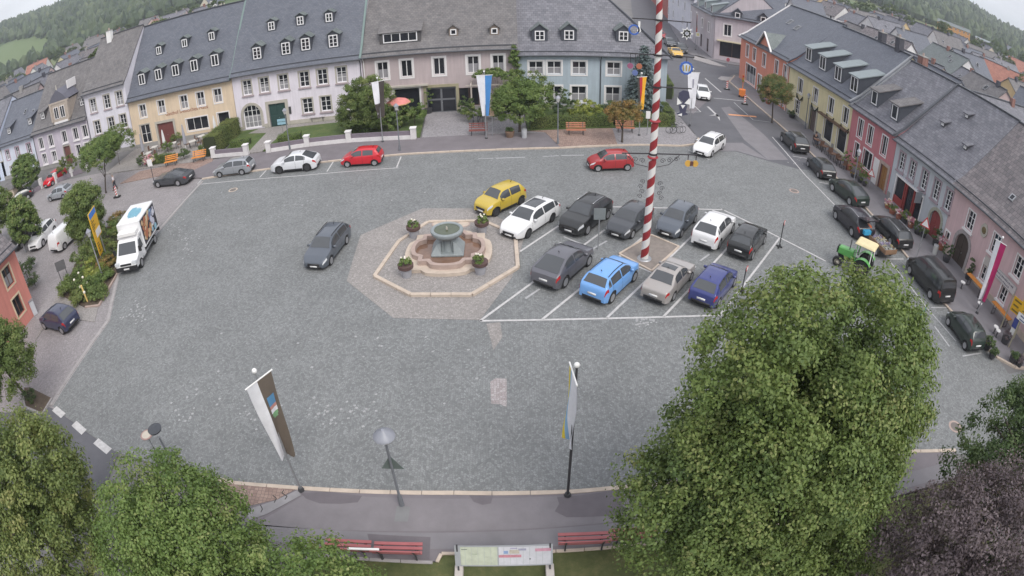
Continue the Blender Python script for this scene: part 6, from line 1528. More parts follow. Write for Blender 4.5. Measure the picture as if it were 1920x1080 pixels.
for px, lab in (((777, 446), 'far left corner'), ((904, 438), 'far right corner'), ((763, 520), 'near left corner'), ((901, 514), 'near right corner')):
    x, y = G(*px); t = thing('flower_planter', 'grey planter with white flowers at the %s of the fountain' % lab, 'planter', (x, y, .07), 0, 'planters round the fountain')
    MB().lathe([(.26, 0), (.32, .48)], 16).build('pot', POT_G, t, smooth=True); MB().lathe([(.33, .48), (.42, .55), (.44, .74), (.36, .75)], 16).build('bowl_rim', POT_B, t, smooth=True)
    pp, nn, hh = crown_pts([((0, 0, .86), (.32, .32, .26))], 26, 22, .1, .1, .2); link('leaves', leaf_mesh('leaves', pp, nn, .1, hh, L_FRESH), t)
    for k in range(5):
        a = RNG.random() * 6.28; r = RNG.random() * .22; MB().ball((r * math.cos(a), r * math.sin(a), 1.05 + .14 * RNG.random()), .055, 8, 5).build('bloom', BLOOM, t)
for px in ((822, 422), (869, 422)):
    x, y = G(*px); o = MB().lathe([(.42, .07), (.42, .085)], 20, (x, y, 0)).build('manhole_frame', SANDP); struct(o); MB().lathe([(.34, .07), (.34, .09)], 20, (x, y, 0)).build('manhole_lid', SAND, o)
# ================================================================== MAYPOLE
def spiral_mat():
    m, t, b = _nodes('red_white_spiral'); N = t.nodes.new; K = t.links.new
    tc = N('ShaderNodeTexCoord'); sp = N('ShaderNodeSeparateXYZ'); K(tc.outputs['Object'], sp.inputs[0])
    def M(op, a, b_=None):
        n = N('ShaderNodeMath'); n.operation = op
        for i, v in enumerate((a, b_)):
            if v is None: continue
            if isinstance(v, (int, float)): n.inputs[i].default_value = v
            else: K(v, n.inputs[i])
        return n.outputs[0]
    ang = M('DIVIDE', M('ARCTAN2', sp.outputs[1], sp.outputs[0]), 2 * PI)
    f = M('FRACT', M('ADD', M('SUBTRACT', M('DIVIDE', sp.outputs[2], 1.05), ang), 20.0))
    st = M('GREATER_THAN', f, .5)
    mx = N('ShaderNodeMix'); mx.data_type = 'RGBA'; mx.inputs[6].default_value = (.68, .66, .64, 1); mx.inputs[7].default_value = (.27, .025, .03, 1)
    K(st, mx.inputs[0]); K(mx.outputs[2], b.inputs['Base Color']); b.inputs['Roughness'].default_value = .5
    MATS['spiral'] = m; return m
mpole = thing('maypole', 'tall red and white spiral striped maypole with guild signs', 'maypole', (7.41, 29.19, 0.03))
MB().lathe([(.22, 0), (.205, 3), (.19, 8), (.165, 13), (.14, 17.5)], 24).build('pole', spiral_mat(), mpole, smooth=True)
MB().lathe([(.42, 0), (.36, .05)], 20).build('foot_plate', GALV, mpole)
IRON = pm('wrought_iron', (.035, .03, .035), .5); BLUEP = pm('sign_blue', (.05, .12, .42), .5); YELP = pm('sign_yellow', (.62, .36, .07), .5); PALEB = pm('sign_pale_blue', (.55, .62, .75), .5)
def scroll(m, x, z, s, sg):
    pts = [(x + sg * s * (1 - k / 14) * math.cos(k * .75), -.0, z - s * .2 * 0 + s * (1 - k / 14) * math.sin(k * .75)) for k in range(13)]; m.tube(pts, .016, 5, cap=False)
def arm(z, l, r, dz=0.0):
    m = MB(); m.bar((-l, 0, z), (r, 0, z + dz), .055); a = m.build('arm', IRON, mpole); MB().lathe([(.235, 0), (.235, .1)], 16, (0, 0, z - .05)).build('arm_collar', IRON, mpole); return a
def disc(nm, x, z, r, mat, par, y=-.03, n=20, d=.05, teeth=0):
    P = []
    for k in range(n * (2 if teeth else 1)):
        rr = r * (1.0 if not teeth or (k // 2) % 2 == 0 else .84); a = 2 * PI * k / (n * (2 if teeth else 1)); P.append((x + rr * math.cos(a), z + rr * math.sin(a)))
    return MB().plate(P, y, y + d).build(nm, mat, par, fixn=True)
def ringplate(nm, x, z, r0, r1, mat, par, teeth=0, n=24):
    m = MB(); P = []
    for k in range(n):
        a = 2 * PI * k / n; r = r1 * (1.1 if teeth and k % 2 else 1); P.append((r * math.cos(a), r * math.sin(a), r0 * math.cos(a), r0 * math.sin(a)))
    for k in range(n):
        j = (k + 1) % n
        for y in (-.03, .03): m.add([(x + P[k][0], y, z + P[k][1]), (x + P[j][0], y, z + P[j][1]), (x + P[j][2], y, z + P[j][3]), (x + P[k][2], y, z + P[k][3])], [(0, 1, 2, 3)])
        m.add([(x + P[k][0], -.03, z + P[k][1]), (x + P[j][0], -.03, z + P[j][1]), (x + P[j][0], .03, z + P[j][1]), (x + P[k][0], .03, z + P[k][1])], [(0, 1, 2, 3)])
        m.add([(x + P[k][2], -.03, z + P[k][3]), (x + P[j][2], -.03, z + P[j][3]), (x + P[j][2], .03, z + P[j][3]), (x + P[k][2], .03, z + P[k][3])], [(0, 1, 2, 3)])
    return m.build(nm, mat, par, fixn=True)
# lowest arm: scrolls and a yellow double plaque
a1 = arm(6.25, 1.65, 2.45)
for sg in (-1, 1):
    m = MB(); m.tube([(sg * .25, 0, 5.5), (sg * .9, 0, 5.65), (sg * 1.45, 0, 6.2)], .02, 5); m.build('scroll_brace', IRON, a1)
    for q in range(3):
        m = MB(); scroll(m, sg * (.55 + .38 * q), 5.85 + .06 * q, .16, sg); m.build('scroll', IRON, a1)
for x in (1.95, 2.4): MB().bar((x, 0, 6.25), (x, 0, 5.95), .04).build('hanger', IRON, a1)
for x in (1.97, 2.37): disc('guild_sign', x, 5.75, .18, YELP, a1, -.03)
MB().box(2.08, 2.26, -.05, .05, 5.63, 5.87).build('sign_knot', pm('sign_brown', (.12, .05, .04), .6), a1)
a2 = arm(9.9, .25, 1.85)
sgn = MB().plate([(1.15, 9.35), (1.45, 9.15), (1.2, 8.95), (1.3, 8.6), (1.1, 8.5), (1.25, 8.35), (1.75, 8.5), (1.6, 8.6), (1.65, 8.95), (1.55, 9.15), (1.8, 9.35), (1.7, 9.75), (1.4, 9.8), (1.2, 9.65)], -.03, .03).build('guild_sign', pm('sign_dark_blue', (.06, .06, .1), .5), a2, fixn=True)
for P in ([(1.1, 9.4), (1.35, 9.1), (1.1, 9.0)], [(1.75, 9.4), (1.5, 9.1), (1.8, 9.05)], [(1.3, 9.0), (1.55, 9.0), (1.42, 8.8)], [(1.15, 8.45), (1.4, 8.55), (1.4, 8.4)]): MB().plate(P, -.06, -.035).build('sign_ornament', WHITE, sgn, fixn=True)
a3 = arm(11.6, 1.45, 1.9)
ringplate('guild_sign', 1.5, 11.0, .25, .34, BLUEP, a3, teeth=1); disc('sign_face', 1.5, 11.0, .26, PALEB, a3, -.02, d=.04); MB().bar((1.5, 0, 11.6), (1.5, 0, 11.3), .03).build('hanger', IRON, a3)
for dx in (-.14, 0, .14): MB().plate([(1.5 + dx - .03, 10.84), (1.5 + dx + .03, 10.84), (1.5 + dx * 1.3 + .03, 11.16), (1.5 + dx * 1.3 - .03, 11.16)], -.05, -.03).build('wheat_ear', pm('wheat_ochre', (.4, .28, .06), .6), a3, fixn=True)
for x, c in ((-1.4, (.3, .1, .18)), (-.95, (.4, .14, .08)), (-1.15, (.12, .16, .35))): disc('guild_sign', x, 10.95 - (.35 if x == -1.15 else 0), .15, pm('sign_%d' % int(c[0] * 100), c, .5), a3); MB().bar((x, 0, 11.6), (x, 0, 11.0), .025).build('hanger', IRON, a3)
a4 = arm(13.45, 1.35, 1.65)
for k in range(8):
    an = k * PI / 4; MB().plate([(1.45 + math.cos(an) * .1 - math.sin(an) * .07, 12.85 + math.sin(an) * .1 + math.cos(an) * .07), (1.45 + math.cos(an) * .1 + math.sin(an) * .07, 12.85 + math.sin(an) * .1 - math.cos(an) * .07), (1.45 + math.cos(an) * .36, 12.85 + math.sin(an) * .36)], -.03, .03).build('star_ray', WHITE, a4, fixn=True)
ringplate('guild_sign', 1.45, 12.85, .09, .22, WHITE, a4); MB().bar((1.45, 0, 13.45), (1.45, 0, 13.1), .03).build('hanger', IRON, a4)
MB().plate([(-1.05, 13.3), (-.95, 13.3), (-.95, 12.95), (-.9, 12.8), (-1.0, 12.7), (-1.1, 12.8), (-1.05, 12.95)], -.03, .03).build('guild_sign', WHITE, a4, fixn=True); ringplate('guild_sign', -1.25, 12.85, .2, .28, BLUEP, a4)
a5 = arm(15.3, 1.2, 1.2)
for z, rr in ((8.0, .3), (6.0, .28)):
    o = MB(); o.lathe([(.24, z), (.3, z + .06), (.24, z + .12)], 16); o.build('garland_ring', pm('red_sash', (.3, .03, .04), .7), mpole)
for sg, xx in ((-1, -.45), (1, .5)):
    for q in range(4):
        m = MB(); scroll(m, xx * (1 + .25 * (q % 2)), 4.55 - .28 * q + (.1 if sg < 0 else 0), .15, sg); m.build('wreath_scroll', IRON, mpole)
for px, lab in (((1230, 0), ''),): pass
# ================================================================== FLAGS
def flag(label, base, h, ang, W, L, stripes, taper=.3, twist=0.0, polemat=None, crest=None, sway=.0, cat='flag', name='flag_pole', wave=.10, barz=-.25, z0=.1, skew=0):
    t = thing(name, label, cat, (base[0], base[1], z0))
    MB().lathe([(.05, 0), (.045, h * .5), (.035, h)], 10).build('pole', polemat or GALV, t, smooth=True); MB().ball((0, 0, h + .06), .09, 10, 6).build('finial', WHITE, t, smooth='all'); MB().lathe([(.14, 0), (.1, .12)], 10).build('socket', DARKMETAL, t)
    d = Vector((math.cos(ang), math.sin(ang), 0)); zb = h + barz; off = -d.cross(Vector((0, 0, 1))) * -.09
    b = MB().tube([tuple(-d * W * .55 + off + Vector((0, 0, zb))), tuple(d * W * .55 + off + Vector((0, 0, zb)))], .025, 6).build('crossbar', WHITE, t)
    u0 = 0.0; tot = sum(s[0] for s in stripes)
    def P(u, v):
        a = ang + twist * v; dd = Vector((math.cos(a), math.sin(a), 0)); nn = Vector((-dd.y, dd.x, 0)); w_ = W * (1 - taper * v)
        return off + dd * ((u - .5) * w_ + sway * v) + nn * (wave * v * math.sin(u * 7 + v * 5)) + Vector((0, 0, zb - L * v - skew * (u - .5) * v))
    for k, (f, mt) in enumerate(stripes):
        u1 = u0 + f / tot; us = linspace(u0, u1, 5); vs_ = linspace(0, 1, 14)
        m = MB()
        for side in (1, -1):
            g = [tuple(P(u, v) + Vector((-math.sin(ang), math.cos(ang), 0)) * .004 * side) for v in vs_ for u in us]
            m.add(g, [(i * 5 + j, i * 5 + j + 1, (i + 1) * 5 + j + 1, (i + 1) * 5 + j)[::side] for i in range(13) for j in range(4)])
        m.build('flag_stripe', mt, t, smooth='all'); u0 = u1
    if crest:
        for (ua, ub, va, vb, mt) in crest:
            m = MB()
            for side in (1, -1):
                g = [tuple(P(u, v) + Vector((-math.sin(ang), math.cos(ang), 0)) * .014 * side) for v in linspace(va, vb, 4) for u in linspace(ua, ub, 4)]
                m.add(g, [(i * 4 + j, i * 4 + j + 1, (i + 1) * 4 + j + 1, (i + 1) * 4 + j)[::side] for i in range(3) for j in range(3)])
            m.build('crest_field', mt, t)
    return t
FW = pm('flag_white', (.72, .72, .76), .85); FBLK = pm('flag_black', (.06, .05, .045), .85); FBLU = pm('flag_blue', (.07, .24, .55), .85); FRED = pm('flag_red', (.45, .03, .04), .85); FGLD = pm('flag_gold', (.80, .42, .03), .85); FYEL = pm('flag_yellow', (.70, .55, .06), .85); FMAG = pm('flag_crimson', (.42, .02, .12), .85); FGRN = pm('flag_green', (.12, .3, .1), .85); FBRN = pm('flag_brown', (.13, .105, .085), .85)
flag('flag pole with brown and white banner bearing a coat of arms, lower left', (-7.88, 13.13), 5.75, math.atan2(13.44 - 12.62, -7.45 + 7.98), 1.08, 3.5, [(.42, FW), (.58, FBRN)], .5, -.45, wave=.17, crest=[(.52, .86, .22, .33, pm('crest_blue', (.10, .26, .45), .85)), (.52, .86, .33, .37, pm('crest_rose', (.5, .25, .22), .85)), (.52, .86, .37, .42, FW), (.54, .84, .42, .46, pm('crest_green', (.2, .38, .2), .85)), (.58, .80, .46, .49, pm('crest_green', (.2, .38, .2), .85))])
flag('flag pole with blue, yellow and white banner above the front kerb', (1.75, 13.09), 5.95, math.atan2(-1.0, .12), .95, 2.9, [(.16, FYEL), (.16, pm('flag_pale_blue', (.25, .42, .62), .85)), (.68, FW)], .35, .25, polemat=DARKMETAL)
flag('flag pole with white over black banner behind the bright red car', (-10.89, 50.13), 5.85, math.atan2(.5, .9), 1.15, 3.3, [(.55, FW), (.45, FBLK)], .35, .35, crest=[(0, .55, .6, 1.0, FBLK)])
flag('flag pole with white and blue banner before the forecourt', (-1.86, 49.59), 5.95, 0.05, 1.3, 3.6, [(.55, FW), (.45, FBLU)], .6, 0)
flag('flag pole with black red and gold flag beside the spruce', G(1198, 256), 5.7, .35, .95, 3.0, [(.25, FBLK), (.3, FRED), (.45, FGLD)], .45, .3)
flag('flag pole with white flag bearing a grey emblem at the street corner', (17.13, 53.79), 5.6, .15, 1.25, 3.6, [(1, FW)], .35, .5, crest=[(.42, .58, .18, .42, pm('flag_grey', (.3, .3, .36), .85))])
flag('flag pole with red and white banner before the pink house', (28.9, 22.2), 5.35, math.atan2(-.85, .5), .85, 4.1, [(.45, FW), (.55, FMAG)], .35, .3)
flag('slim black red and gold flag on the grey lilac shop', (31.0, 96.8), 6.6, 1.2, .9, 3.2, [(.2, FBLK), (.3, FRED), (.5, FGLD)], .2, 0)
# ================================================================== LAMPS
def lamp(label, base, h, style='cone', z0=.1, polemat=None):
    t = thing('street_lamp', label, 'street lamp', (base[0], base[1], z0))
    MB().lathe([(.1, 0), (.085, .5), (.05, .6), (.045, h - .45)], 10).build('post', polemat or pm('grey_lamp_post', (.16, .17, .19), .5), t, smooth=True)
    if style == 'cone':
        MB().lathe([(.13, h - .42), (.19, h - .14)], 14).build('lens', pm('lamp_glass', (.5, .5, .48), .2), t, smooth=True); MB().lathe([(.36, h - .16), (.34, h - .1), (.12, h + .05), (.05, h + .12)], 18).build('lamp_shade', pm('lamp_shade_grey', (.27, .28, .32), .4), t, smooth=True)
    elif style == 'lantern':
        MB().lathe([(.1, h - .45), (.2, h - .1)], 6).build('lens', pm('lamp_glass', (.5, .5, .48), .2), t); MB().lathe([(.24, h - .1), (.2, h - .04), (.06, h + .12)], 6).build('lamp_shade', pm('lamp_shade_grey', (.27, .28, .32), .4), t); MB().lathe([(.11, h - .5), (.11, h - .45)], 8).build('lamp_base', DARKMETAL, t)
    else:
        MB().lathe([(.05, h - .2), (.3, h - .05), (.32, h + .02), (.1, h + .12)], 18).build('lamp_shade', pm('dark_lamp_shade', (.05, .055, .065), .4), t, smooth=True)
    return t
lp = lamp('grey street lamp with conical shade and triangular sign on the front pavement', (-4.0, 12.71), 3.75)
MB().plate([(-.38, 1.95), (.38, 1.95), (0, 2.6)], .06, .075).build('triangular_sign', pm('sign_back_green', (.12, .15, .14), .5), lp, fixn=True)
lamp('dark round topped street lamp behind the lower left trees', (-13.3, 13.0), 2.95, 'round', z0=0)
t = thing('traffic_mirror', 'round reddish rimmed traffic sign beside the dark lamp', 'sign', (-14.35, 13.4, 0)); MB().tube([(0, 0, 0), (0, 0, 2.1)], .03, 8).build('post', GALV, t); o = MB().lathe([(.3, 0), (.3, .02)], 18).build('sign_plate', pm('sign_rim_red', (.35, .22, .2), .6), t); o.location = (0, 0, 2.1); o2 = MB().lathe([(.23, .021), (.23, .026)], 18).build('sign_face', pm('sign_cream', (.5, .45, .38), .6), o)
lamp('grey street lamp behind the red small car at the north kerb', (-8.95, 47.49), 4.05, 'lantern'); lamp('grey street lamp before the clipped hedge', (4.04, 47.88), 4.1, 'lantern')
lamp('grey street lamp with blue street sign beside the garden path', G(544, 282), 3.9, 'lantern'); x, y = G(532, 258); t = thing('blue_sign', 'pale blue sign boards beside the garden path', 'sign', (x, y, .1)); MB().tube([(0, 0, 0), (0, 0, 1.7)], .03, 8).build('post', GALV, t)
for z in (1.3, 1.62): MB().box(-.45, .45, -.03, 0, z, z + .26).build('sign_board', pm('sign_cyan', (.30, .50, .60), .6), t)
lamp('white topped street lamp in the planted island', (-27.82, 28.75), 3.75, 'lantern', polemat=GALV); lamp('street lamp before the rose red house', (27.95, 39.9), 3.5, 'lantern')
lamp('street lamp standing before the yellow house door', G(1509, 243), 3.9, 'lantern')
lamp('white headed street lamp inside the light green tree', (-42.9, 34.2), 3.9, 'round', z0=0, polemat=GALV); lamp('street lamp by the left side street at the mauve house', G(72, 318), 3.8, 'lantern', z0=0)
# ================================================================== BENCHES
BRED = pm('red_bench_slat', (.37, .115, .12), .6); BDRED = pm('dark_red_bench_slat', (.22, .07, .06), .7); BORG = pm('orange_bench_slat', (.65, .25, .05), .6); BBRN = pm('orange_brown_slat', (.42, .17, .10), .7); BGREY = pm('weathered_slat', (.42, .40, .40), .85)
def bench(label, x, y, rz, mat, L=1.7, z0=.1, group=None):
    t = thing('park_bench', label, 'bench', (x, y, z0), rz, group)   # faces -Y
    for k in range(3): MB().cbox((0, -.2 + .18 * k, .45), (L, .12, .04)).build('seat_slat', mat, t)
    for k in range(3):
        y_, z_ = .26 + .075 * k, .56 + .165 * k; MB().add([(-L / 2, y_, z_), (L / 2, y_, z_), (L / 2, y_ + .03, z_ - .01), (-L / 2, y_ + .03, z_ - .01), (-L / 2, y_ + .045, z_ + .1), (L / 2, y_ + .045, z_ + .1), (L / 2, y_ + .075, z_ + .09), (-L / 2, y_ + .075, z_ + .09)], [(0, 3, 2, 1), (4, 5, 6, 7), (0, 1, 5, 4), (1, 2, 6, 5), (2, 3, 7, 6), (3, 0, 4, 7)]).build('back_slat', mat, t)
    for sx in (-L * .36, L * .36):
        MB().bar((sx, -.2, .43), (sx, -.24, 0), .05).build('leg', DARKMETAL, t); m = MB(); m.bar((sx, .2, 0), (sx, .24, .45), .05); m.bar((sx, .24, .45), (sx, .47, .98), .05); m.build('leg', DARKMETAL, t); MB().bar((sx, -.22, .42), (sx, .24, .42), .05).build('bracket', DARKMETAL, t)
    return t
GB = 'red benches along the front lawn'
bench('red slat bench behind the small dark sign, lower left', -5.55, 10.5, PI + .03, BRED, 1.6, group=GB); bench('red slat bench between small sign and info board', -3.85, 10.52, PI + .03, BRED, 1.6, group=GB)
bench('red slat bench right of the large info board', 2.1, 10.86, PI - .03, BRED, 1.65, group=GB); bench('red slat bench half hidden by the big lime tree', 3.75, 10.9, PI - .02, BRED, 1.6, group=GB)
bench('dark red bench below the white and blue flag', *G(897, 255), 0, BDRED, 1.6); bench('orange brown bench before the long clipped hedge', *G(1080, 254), 0, BBRN, 1.7); bench('orange brown bench behind the small orange tree', *G(1172, 250), 0, BBRN, 1.7)
bench('bright orange bench at the inn terrace, left one', *G(322, 311), .12, BORG, 1.6, .06); bench('bright orange bench at the inn terrace, right one', *G(374, 303), .08, BORG, 1.6, .06); bench('weathered grey bench against the lilac white house', *G(597, 229), 0, BGREY, 1.7, .14)
# small dark board behind left bench
t = thing('notice_stand', 'small dark panel with white top edge before the left red bench', 'sign', (-4.85, 10.3, .09), .05); MB().add([(-.5, 0, .5), (.5, 0, .5), (.5, .05, .5), (-.5, .05, .5), (-.5, -.25, .98), (.5, -.25, .98), (.5, -.2, 1.0), (-.5, -.2, 1.0)], [(0, 3, 2, 1), (4, 5, 6, 7), (0, 1, 5, 4), (1, 2, 6, 5), (2, 3, 7, 6), (3, 0, 4, 7)]).build('panel', pm('panel_dark', (.10, .10, .11), .6), t, fixn=True); MB().box(-.52, .52, -.27, -.19, .99, 1.03).build('top_edge', WHITE, t)
for sx in (-.45, .45): MB().bar((sx, 0, 0), (sx, 0, .55), .05).build('leg', DARKMETAL, t)
# info board
def info_board():
    x0, y0 = -2.0, 9.95; t = thing('info_board', 'large slanted information board with pale map panel on stone feet', 'board', (-.45, 9.72, .09), .0)
    W = 3.0
    def P(u, v, o=0): return (-W / 2 + W * u, .12 + .42 * v - o * .8, .55 + .62 * v + o)   # leaning away from the camera, readable from above
    def panel(nm, u0, u1, v0, v1, mat, par, o): return MB().add([P(u0, v0, o), P(u1, v0, o), P(u1, v1, o), P(u0, v1, o)], [(0, 1, 2, 3)]).build(nm, mat, par)
    b = MB(); b.add([P(0, 0), P(1, 0), P(1, 1), P(0, 1), P(0, 0, -.05), P(1, 0, -.05), P(1, 1, -.05), P(0, 1, -.05)], [(0, 1, 2, 3), (7, 6, 5, 4), (0, 4, 5, 1), (1, 5, 6, 2), (2, 6, 7, 3), (3, 7, 4, 0)]); bd = b.build('board', GALV, t, fixn=True)
    mp_ = panel('map_panel', .06, .44, .06, .93, pm('map_green', (.42, .45, .36), .6, .15, 6), bd, .008); panel('text_panel', .45, .98, .06, .93, pm('map_pale', (.50, .50, .54), .6, .1, 6), bd, .008)
    for u0, u1, v0, v1, c in ((.45, .68, .42, .55, (.45, .2, .24)), (.82, .98, .68, .82, (.48, .25, .32)), (.5, .545, .6, .74, (.2, .28, .45)), (.56, .66, .6, .78, (.42, .38, .32)), (.65, .73, .74, .84, (.28, .28, .36)), (.57, .64, .83, .88, (.3, .28, .4)), (.07, .13, .8, .83, (.12, .14, .12)), (.18, .23, .58, .61, (.25, .3, .22)), (.76, .775, .3, .36, (.1, .1, .1))):
        panel('printed_field', u0, u1, v0, v1, pm('print_%d_%d' % (int(c[0] * 100), int(c[2] * 100)), c, .6, .2, 12), bd, .013)
    for k in range(1, 14): panel('grid_line', k / 14 * .92 + .04, k / 14 * .92 + .043, .08, .9, pm('grid_grey', (.33, .36, .36), .6), bd, .011)
    for sx in (-1.42, 1.42):
        MB().box(sx - .13, sx + .13, -.28, .32, 0, .32).build('stone_foot', pm('pale_stone_foot', (.52, .48, .45), .85), t, bevel=.02); MB().bar((sx, .1, .3), (sx, .55, 1.2), .05).build('post', DARKMETAL, t)
        for k in range(4): o = MB().lathe([(.03, .0), (.03, .012)], 8).build('bolt', DARKMETAL, t); o.location = (sx + (-.06 if k % 2 else .06), -.285, .1 + .12 * (k // 2)); o.rotation_euler = (PI / 2, 0, 0)
info_board()
# ================================================================== GARDEN WALL
LILWALL = pm('lilac_wall', (.20, .17, .20), .85); PILW = pm('white_pillar', (.66, .64, .64), .8)
gw = thing('garden_wall', 'low lilac garden wall with white pillars before the lilac white house', 'wall', (0, 0, .1))
pil = [G(402, 297), G(463, 292)], [G(505, 287), G(577, 276), G(655, 268), G(776, 262)]
for seg in pil:
    for k, p in enumerate(seg):
        pl = MB().box(p[0] - .24, p[0] + .24, p[1] - .24, p[1] + .24, 0, 1.0).build('pillar', PILW, gw, bevel=.02); MB().box(p[0] - .29, p[0] + .29, p[1] - .29, p[1] + .29, 1.0, 1.08).build('pillar_cap', TRIMW, pl)
    for a, b in zip(seg, seg[1:]):
        a = Vector(a); b = Vector(b); d = (b - a).normalized(); MB().bar(tuple(a + d * .25) + (.18,), tuple(b - d * .25) + (.18,), .34, .36).build('wall_base', PILW, gw); MB().bar(tuple(a + d * .25) + (.55,), tuple(b - d * .25) + (.55,), .16, .4).build('wall_panel', LILWALL, gw)
# left yard wall
gw2 = thing('yard_wall', 'low wall with white pillars before the mauve house yard', 'wall', (0, 0, 0))
pr = None
for px in ((50, 370), (79, 353), (106, 343), (136, 330), (164, 320)):
    p = G(*px); pl = MB().box(p[0] - .22, p[0] + .22, p[1] - .22, p[1] + .22, 0, 1.3).build('pillar', PILW, gw2)
    if pr and px[0] != 106: MB().bar((pr[0], pr[1], .25), (p[0], p[1], .25), .3, .5).build('wall_panel', LILWALL, gw2)
    pr = p
t = thing('beige_shed', 'small beige hipped shed at the far left behind the black car', 'shed', G(28, 372) + (0,)); MB().box(-1.3, 1.3, -1, 1, 0, 1.7).build('wall', pm('beige_render', (.5, .42, .34), .9), t); poly_slab('roof', [[(-1.5, -1.2, 1.7), (1.5, -1.2, 1.7), (.6, 0, 2.4), (-.6, 0, 2.4)], [(1.5, 1.2, 1.7), (-1.5, 1.2, 1.7), (-.6, 0, 2.4), (.6, 0, 2.4)], [(1.5, -1.2, 1.7), (1.5, 1.2, 1.7), (.6, 0, 2.4)], [(-1.5, 1.2, 1.7), (-1.5, -1.2, 1.7), (-.6, 0, 2.4)]], .05, SLATE_B, t)
# ================================================================== INN TERRACE: parasols, tables, chairs
def parasol(label, p, h, mat):
    t = thing('closed_parasol', label, 'parasol', (p[0], p[1], .1)); MB().tube([(0, 0, 0), (0, 0, h)], .03, 8).build('pole', WHITE, t); MB().lathe([(.05, h * .35), (.2, h * .4), (.16, h * .7), (.05, h - .03)], 10).build('canopy', mat, t, smooth=True); MB().lathe([(.3, 0), (.28, .08)], 12).build('base', CONCRETE, t)
PGREY = pm('grey_canvas', (.33, .33, .37), .9); PWHT = pm('white_canvas', (.68, .68, .68), .9)
parasol('closed white parasol at the left end of the inn terrace', G(273, 305), 3.3, PGREY); parasol('closed white parasol beside the inn door', G(311, 284), 2.5, PWHT); parasol('tall closed grey parasol before the inn triple window', G(352, 294), 3.5, PGREY); parasol('closed white parasol beside the yellowing hedge', G(407, 262), 2.7, PWHT)
t = thing('open_parasol', 'open red and orange parasol over the flower bed', 'parasol', G(751, 240) + (.13,)); MB().tube([(0, 0, 0), (0, 0, 2.9)], .03, 8).build('pole', WHITE, t); MB().lathe([(1.15, 2.45), (.8, 2.68), (.06, 2.9)], 8).build('canopy', pm('coral_canvas', (.62, .22, .20), .8, .2, 3), t); MB().lathe([(1.16, 2.36), (1.16, 2.45)], 8).build('valance', pm('orange_canvas', (.62, .38, .18), .8), t)
def chair_mesh(t, mat):
    MB().cbox((0, 0, .45), (.42, .42, .04)).build('seat', mat, t); MB().cbox((0, .2, .72), (.42, .04, .42)).build('backrest', mat, t)
    for sx in (-.18, .18):
        for sy in (-.18, .18): MB().bar((sx, sy, 0), (sx, sy, .44), .03).build('leg', DARKMETAL, t)
def table(name, label, p, rz, mat, z0, W=.8, D=.8, grp=None):
    t = thing(name, label, 'table', (p[0], p[1], z0), rz, grp); MB().cbox((0, 0, .73), (W, D, .04)).build('tabletop', mat, t)
    for sx in (-1, 1):
        for sy in (-1, 1): MB().bar((sx * W * .42, sy * D * .4, 0), (sx * W * .42, sy * D * .4, .71), .04).build('leg', DARKMETAL, t)
    return t
def chair(label, p, rz, mat, z0, grp):
    t = thing('chair', label, 'chair', (p[0], p[1], z0), rz, grp); chair_mesh(t, mat); return t
WOODC = pm('brown_wicker', (.16, .09, .06), .8); TABW = pm('pale_table', (.55, .53, .5), .7)
spots = [((280, 300), 'left end of the terrace'), ((292, 288), 'the inn door'), ((327, 281), 'the door planter'), ((363, 278), 'the tall grey parasol'), ((380, 268), 'the triple window'), ((395, 277), 'the right inn bench')]
for k, (p, where) in enumerate(spots):
    x, y = G(*p); table('terrace_table', 'pale square terrace table near %s of the inn' % where.replace(' of the inn', ''), (x, y), .2 * k, TABW, .1, grp='inn terrace tables')
    for sg, nm in ((-1, 'left'), (1, 'right')): chair('dark chair on the %s of the terrace table near %s' % (nm, where), (x + sg * .75, y + .1), -sg * PI / 2 + .2 * k, WOODC, .1, 'inn terrace chairs')
shrub('terrace_planter', 'flowering planter shrub before the inn door', G(316, 287) + (.7,), (.8, .5, .7), L_FRESH, 30, 40, .12)
shrub('terrace_planter', 'round green planter shrub beside the right orange bench', G(386, 290) + (.7,), (.7, .6, .7), L_LIME, 30, 40, .12)
for p_, lab_, mt_ in (((283, 312), 'low flowering trough at the left front of the inn terrace', L_FLOWER), ((298, 308), 'green trough between lamp sign and left orange bench', L_LIME), ((346, 300), 'leafy planter between the two orange benches', L_DARK), ((268, 312), 'dark green planter at the terrace corner', L_DARK), ((332, 268), 'tall planter shrub right of the inn door', L_LIME)):
    x, y = G(*p_); shrub('terrace_planter', lab_, (x, y, .6), (.75, .5, .6), mt_, 30, 40, .12)
# cafe in front of the yellow house
for k, (p, where) in enumerate([((1531, 277), 'first'), ((1546, 289), 'second'), ((1562, 304), 'third'), ((1574, 314), 'fourth')]):
    x, y = G(*p); table('cafe_table', '%s small cafe table from the yellow house door' % where, (x, y), .3, WOODC, .1, .6, .6, 'cafe tables on the east pavement')
    for sg, nm in ((-1, 'near'), (1, 'far')): chair('brown cafe chair on the %s side of the %s cafe table' % (nm, where), (x + .1, y + sg * .65), PI if sg < 0 else 0, WOODC, .1, 'cafe chairs on the east pavement')
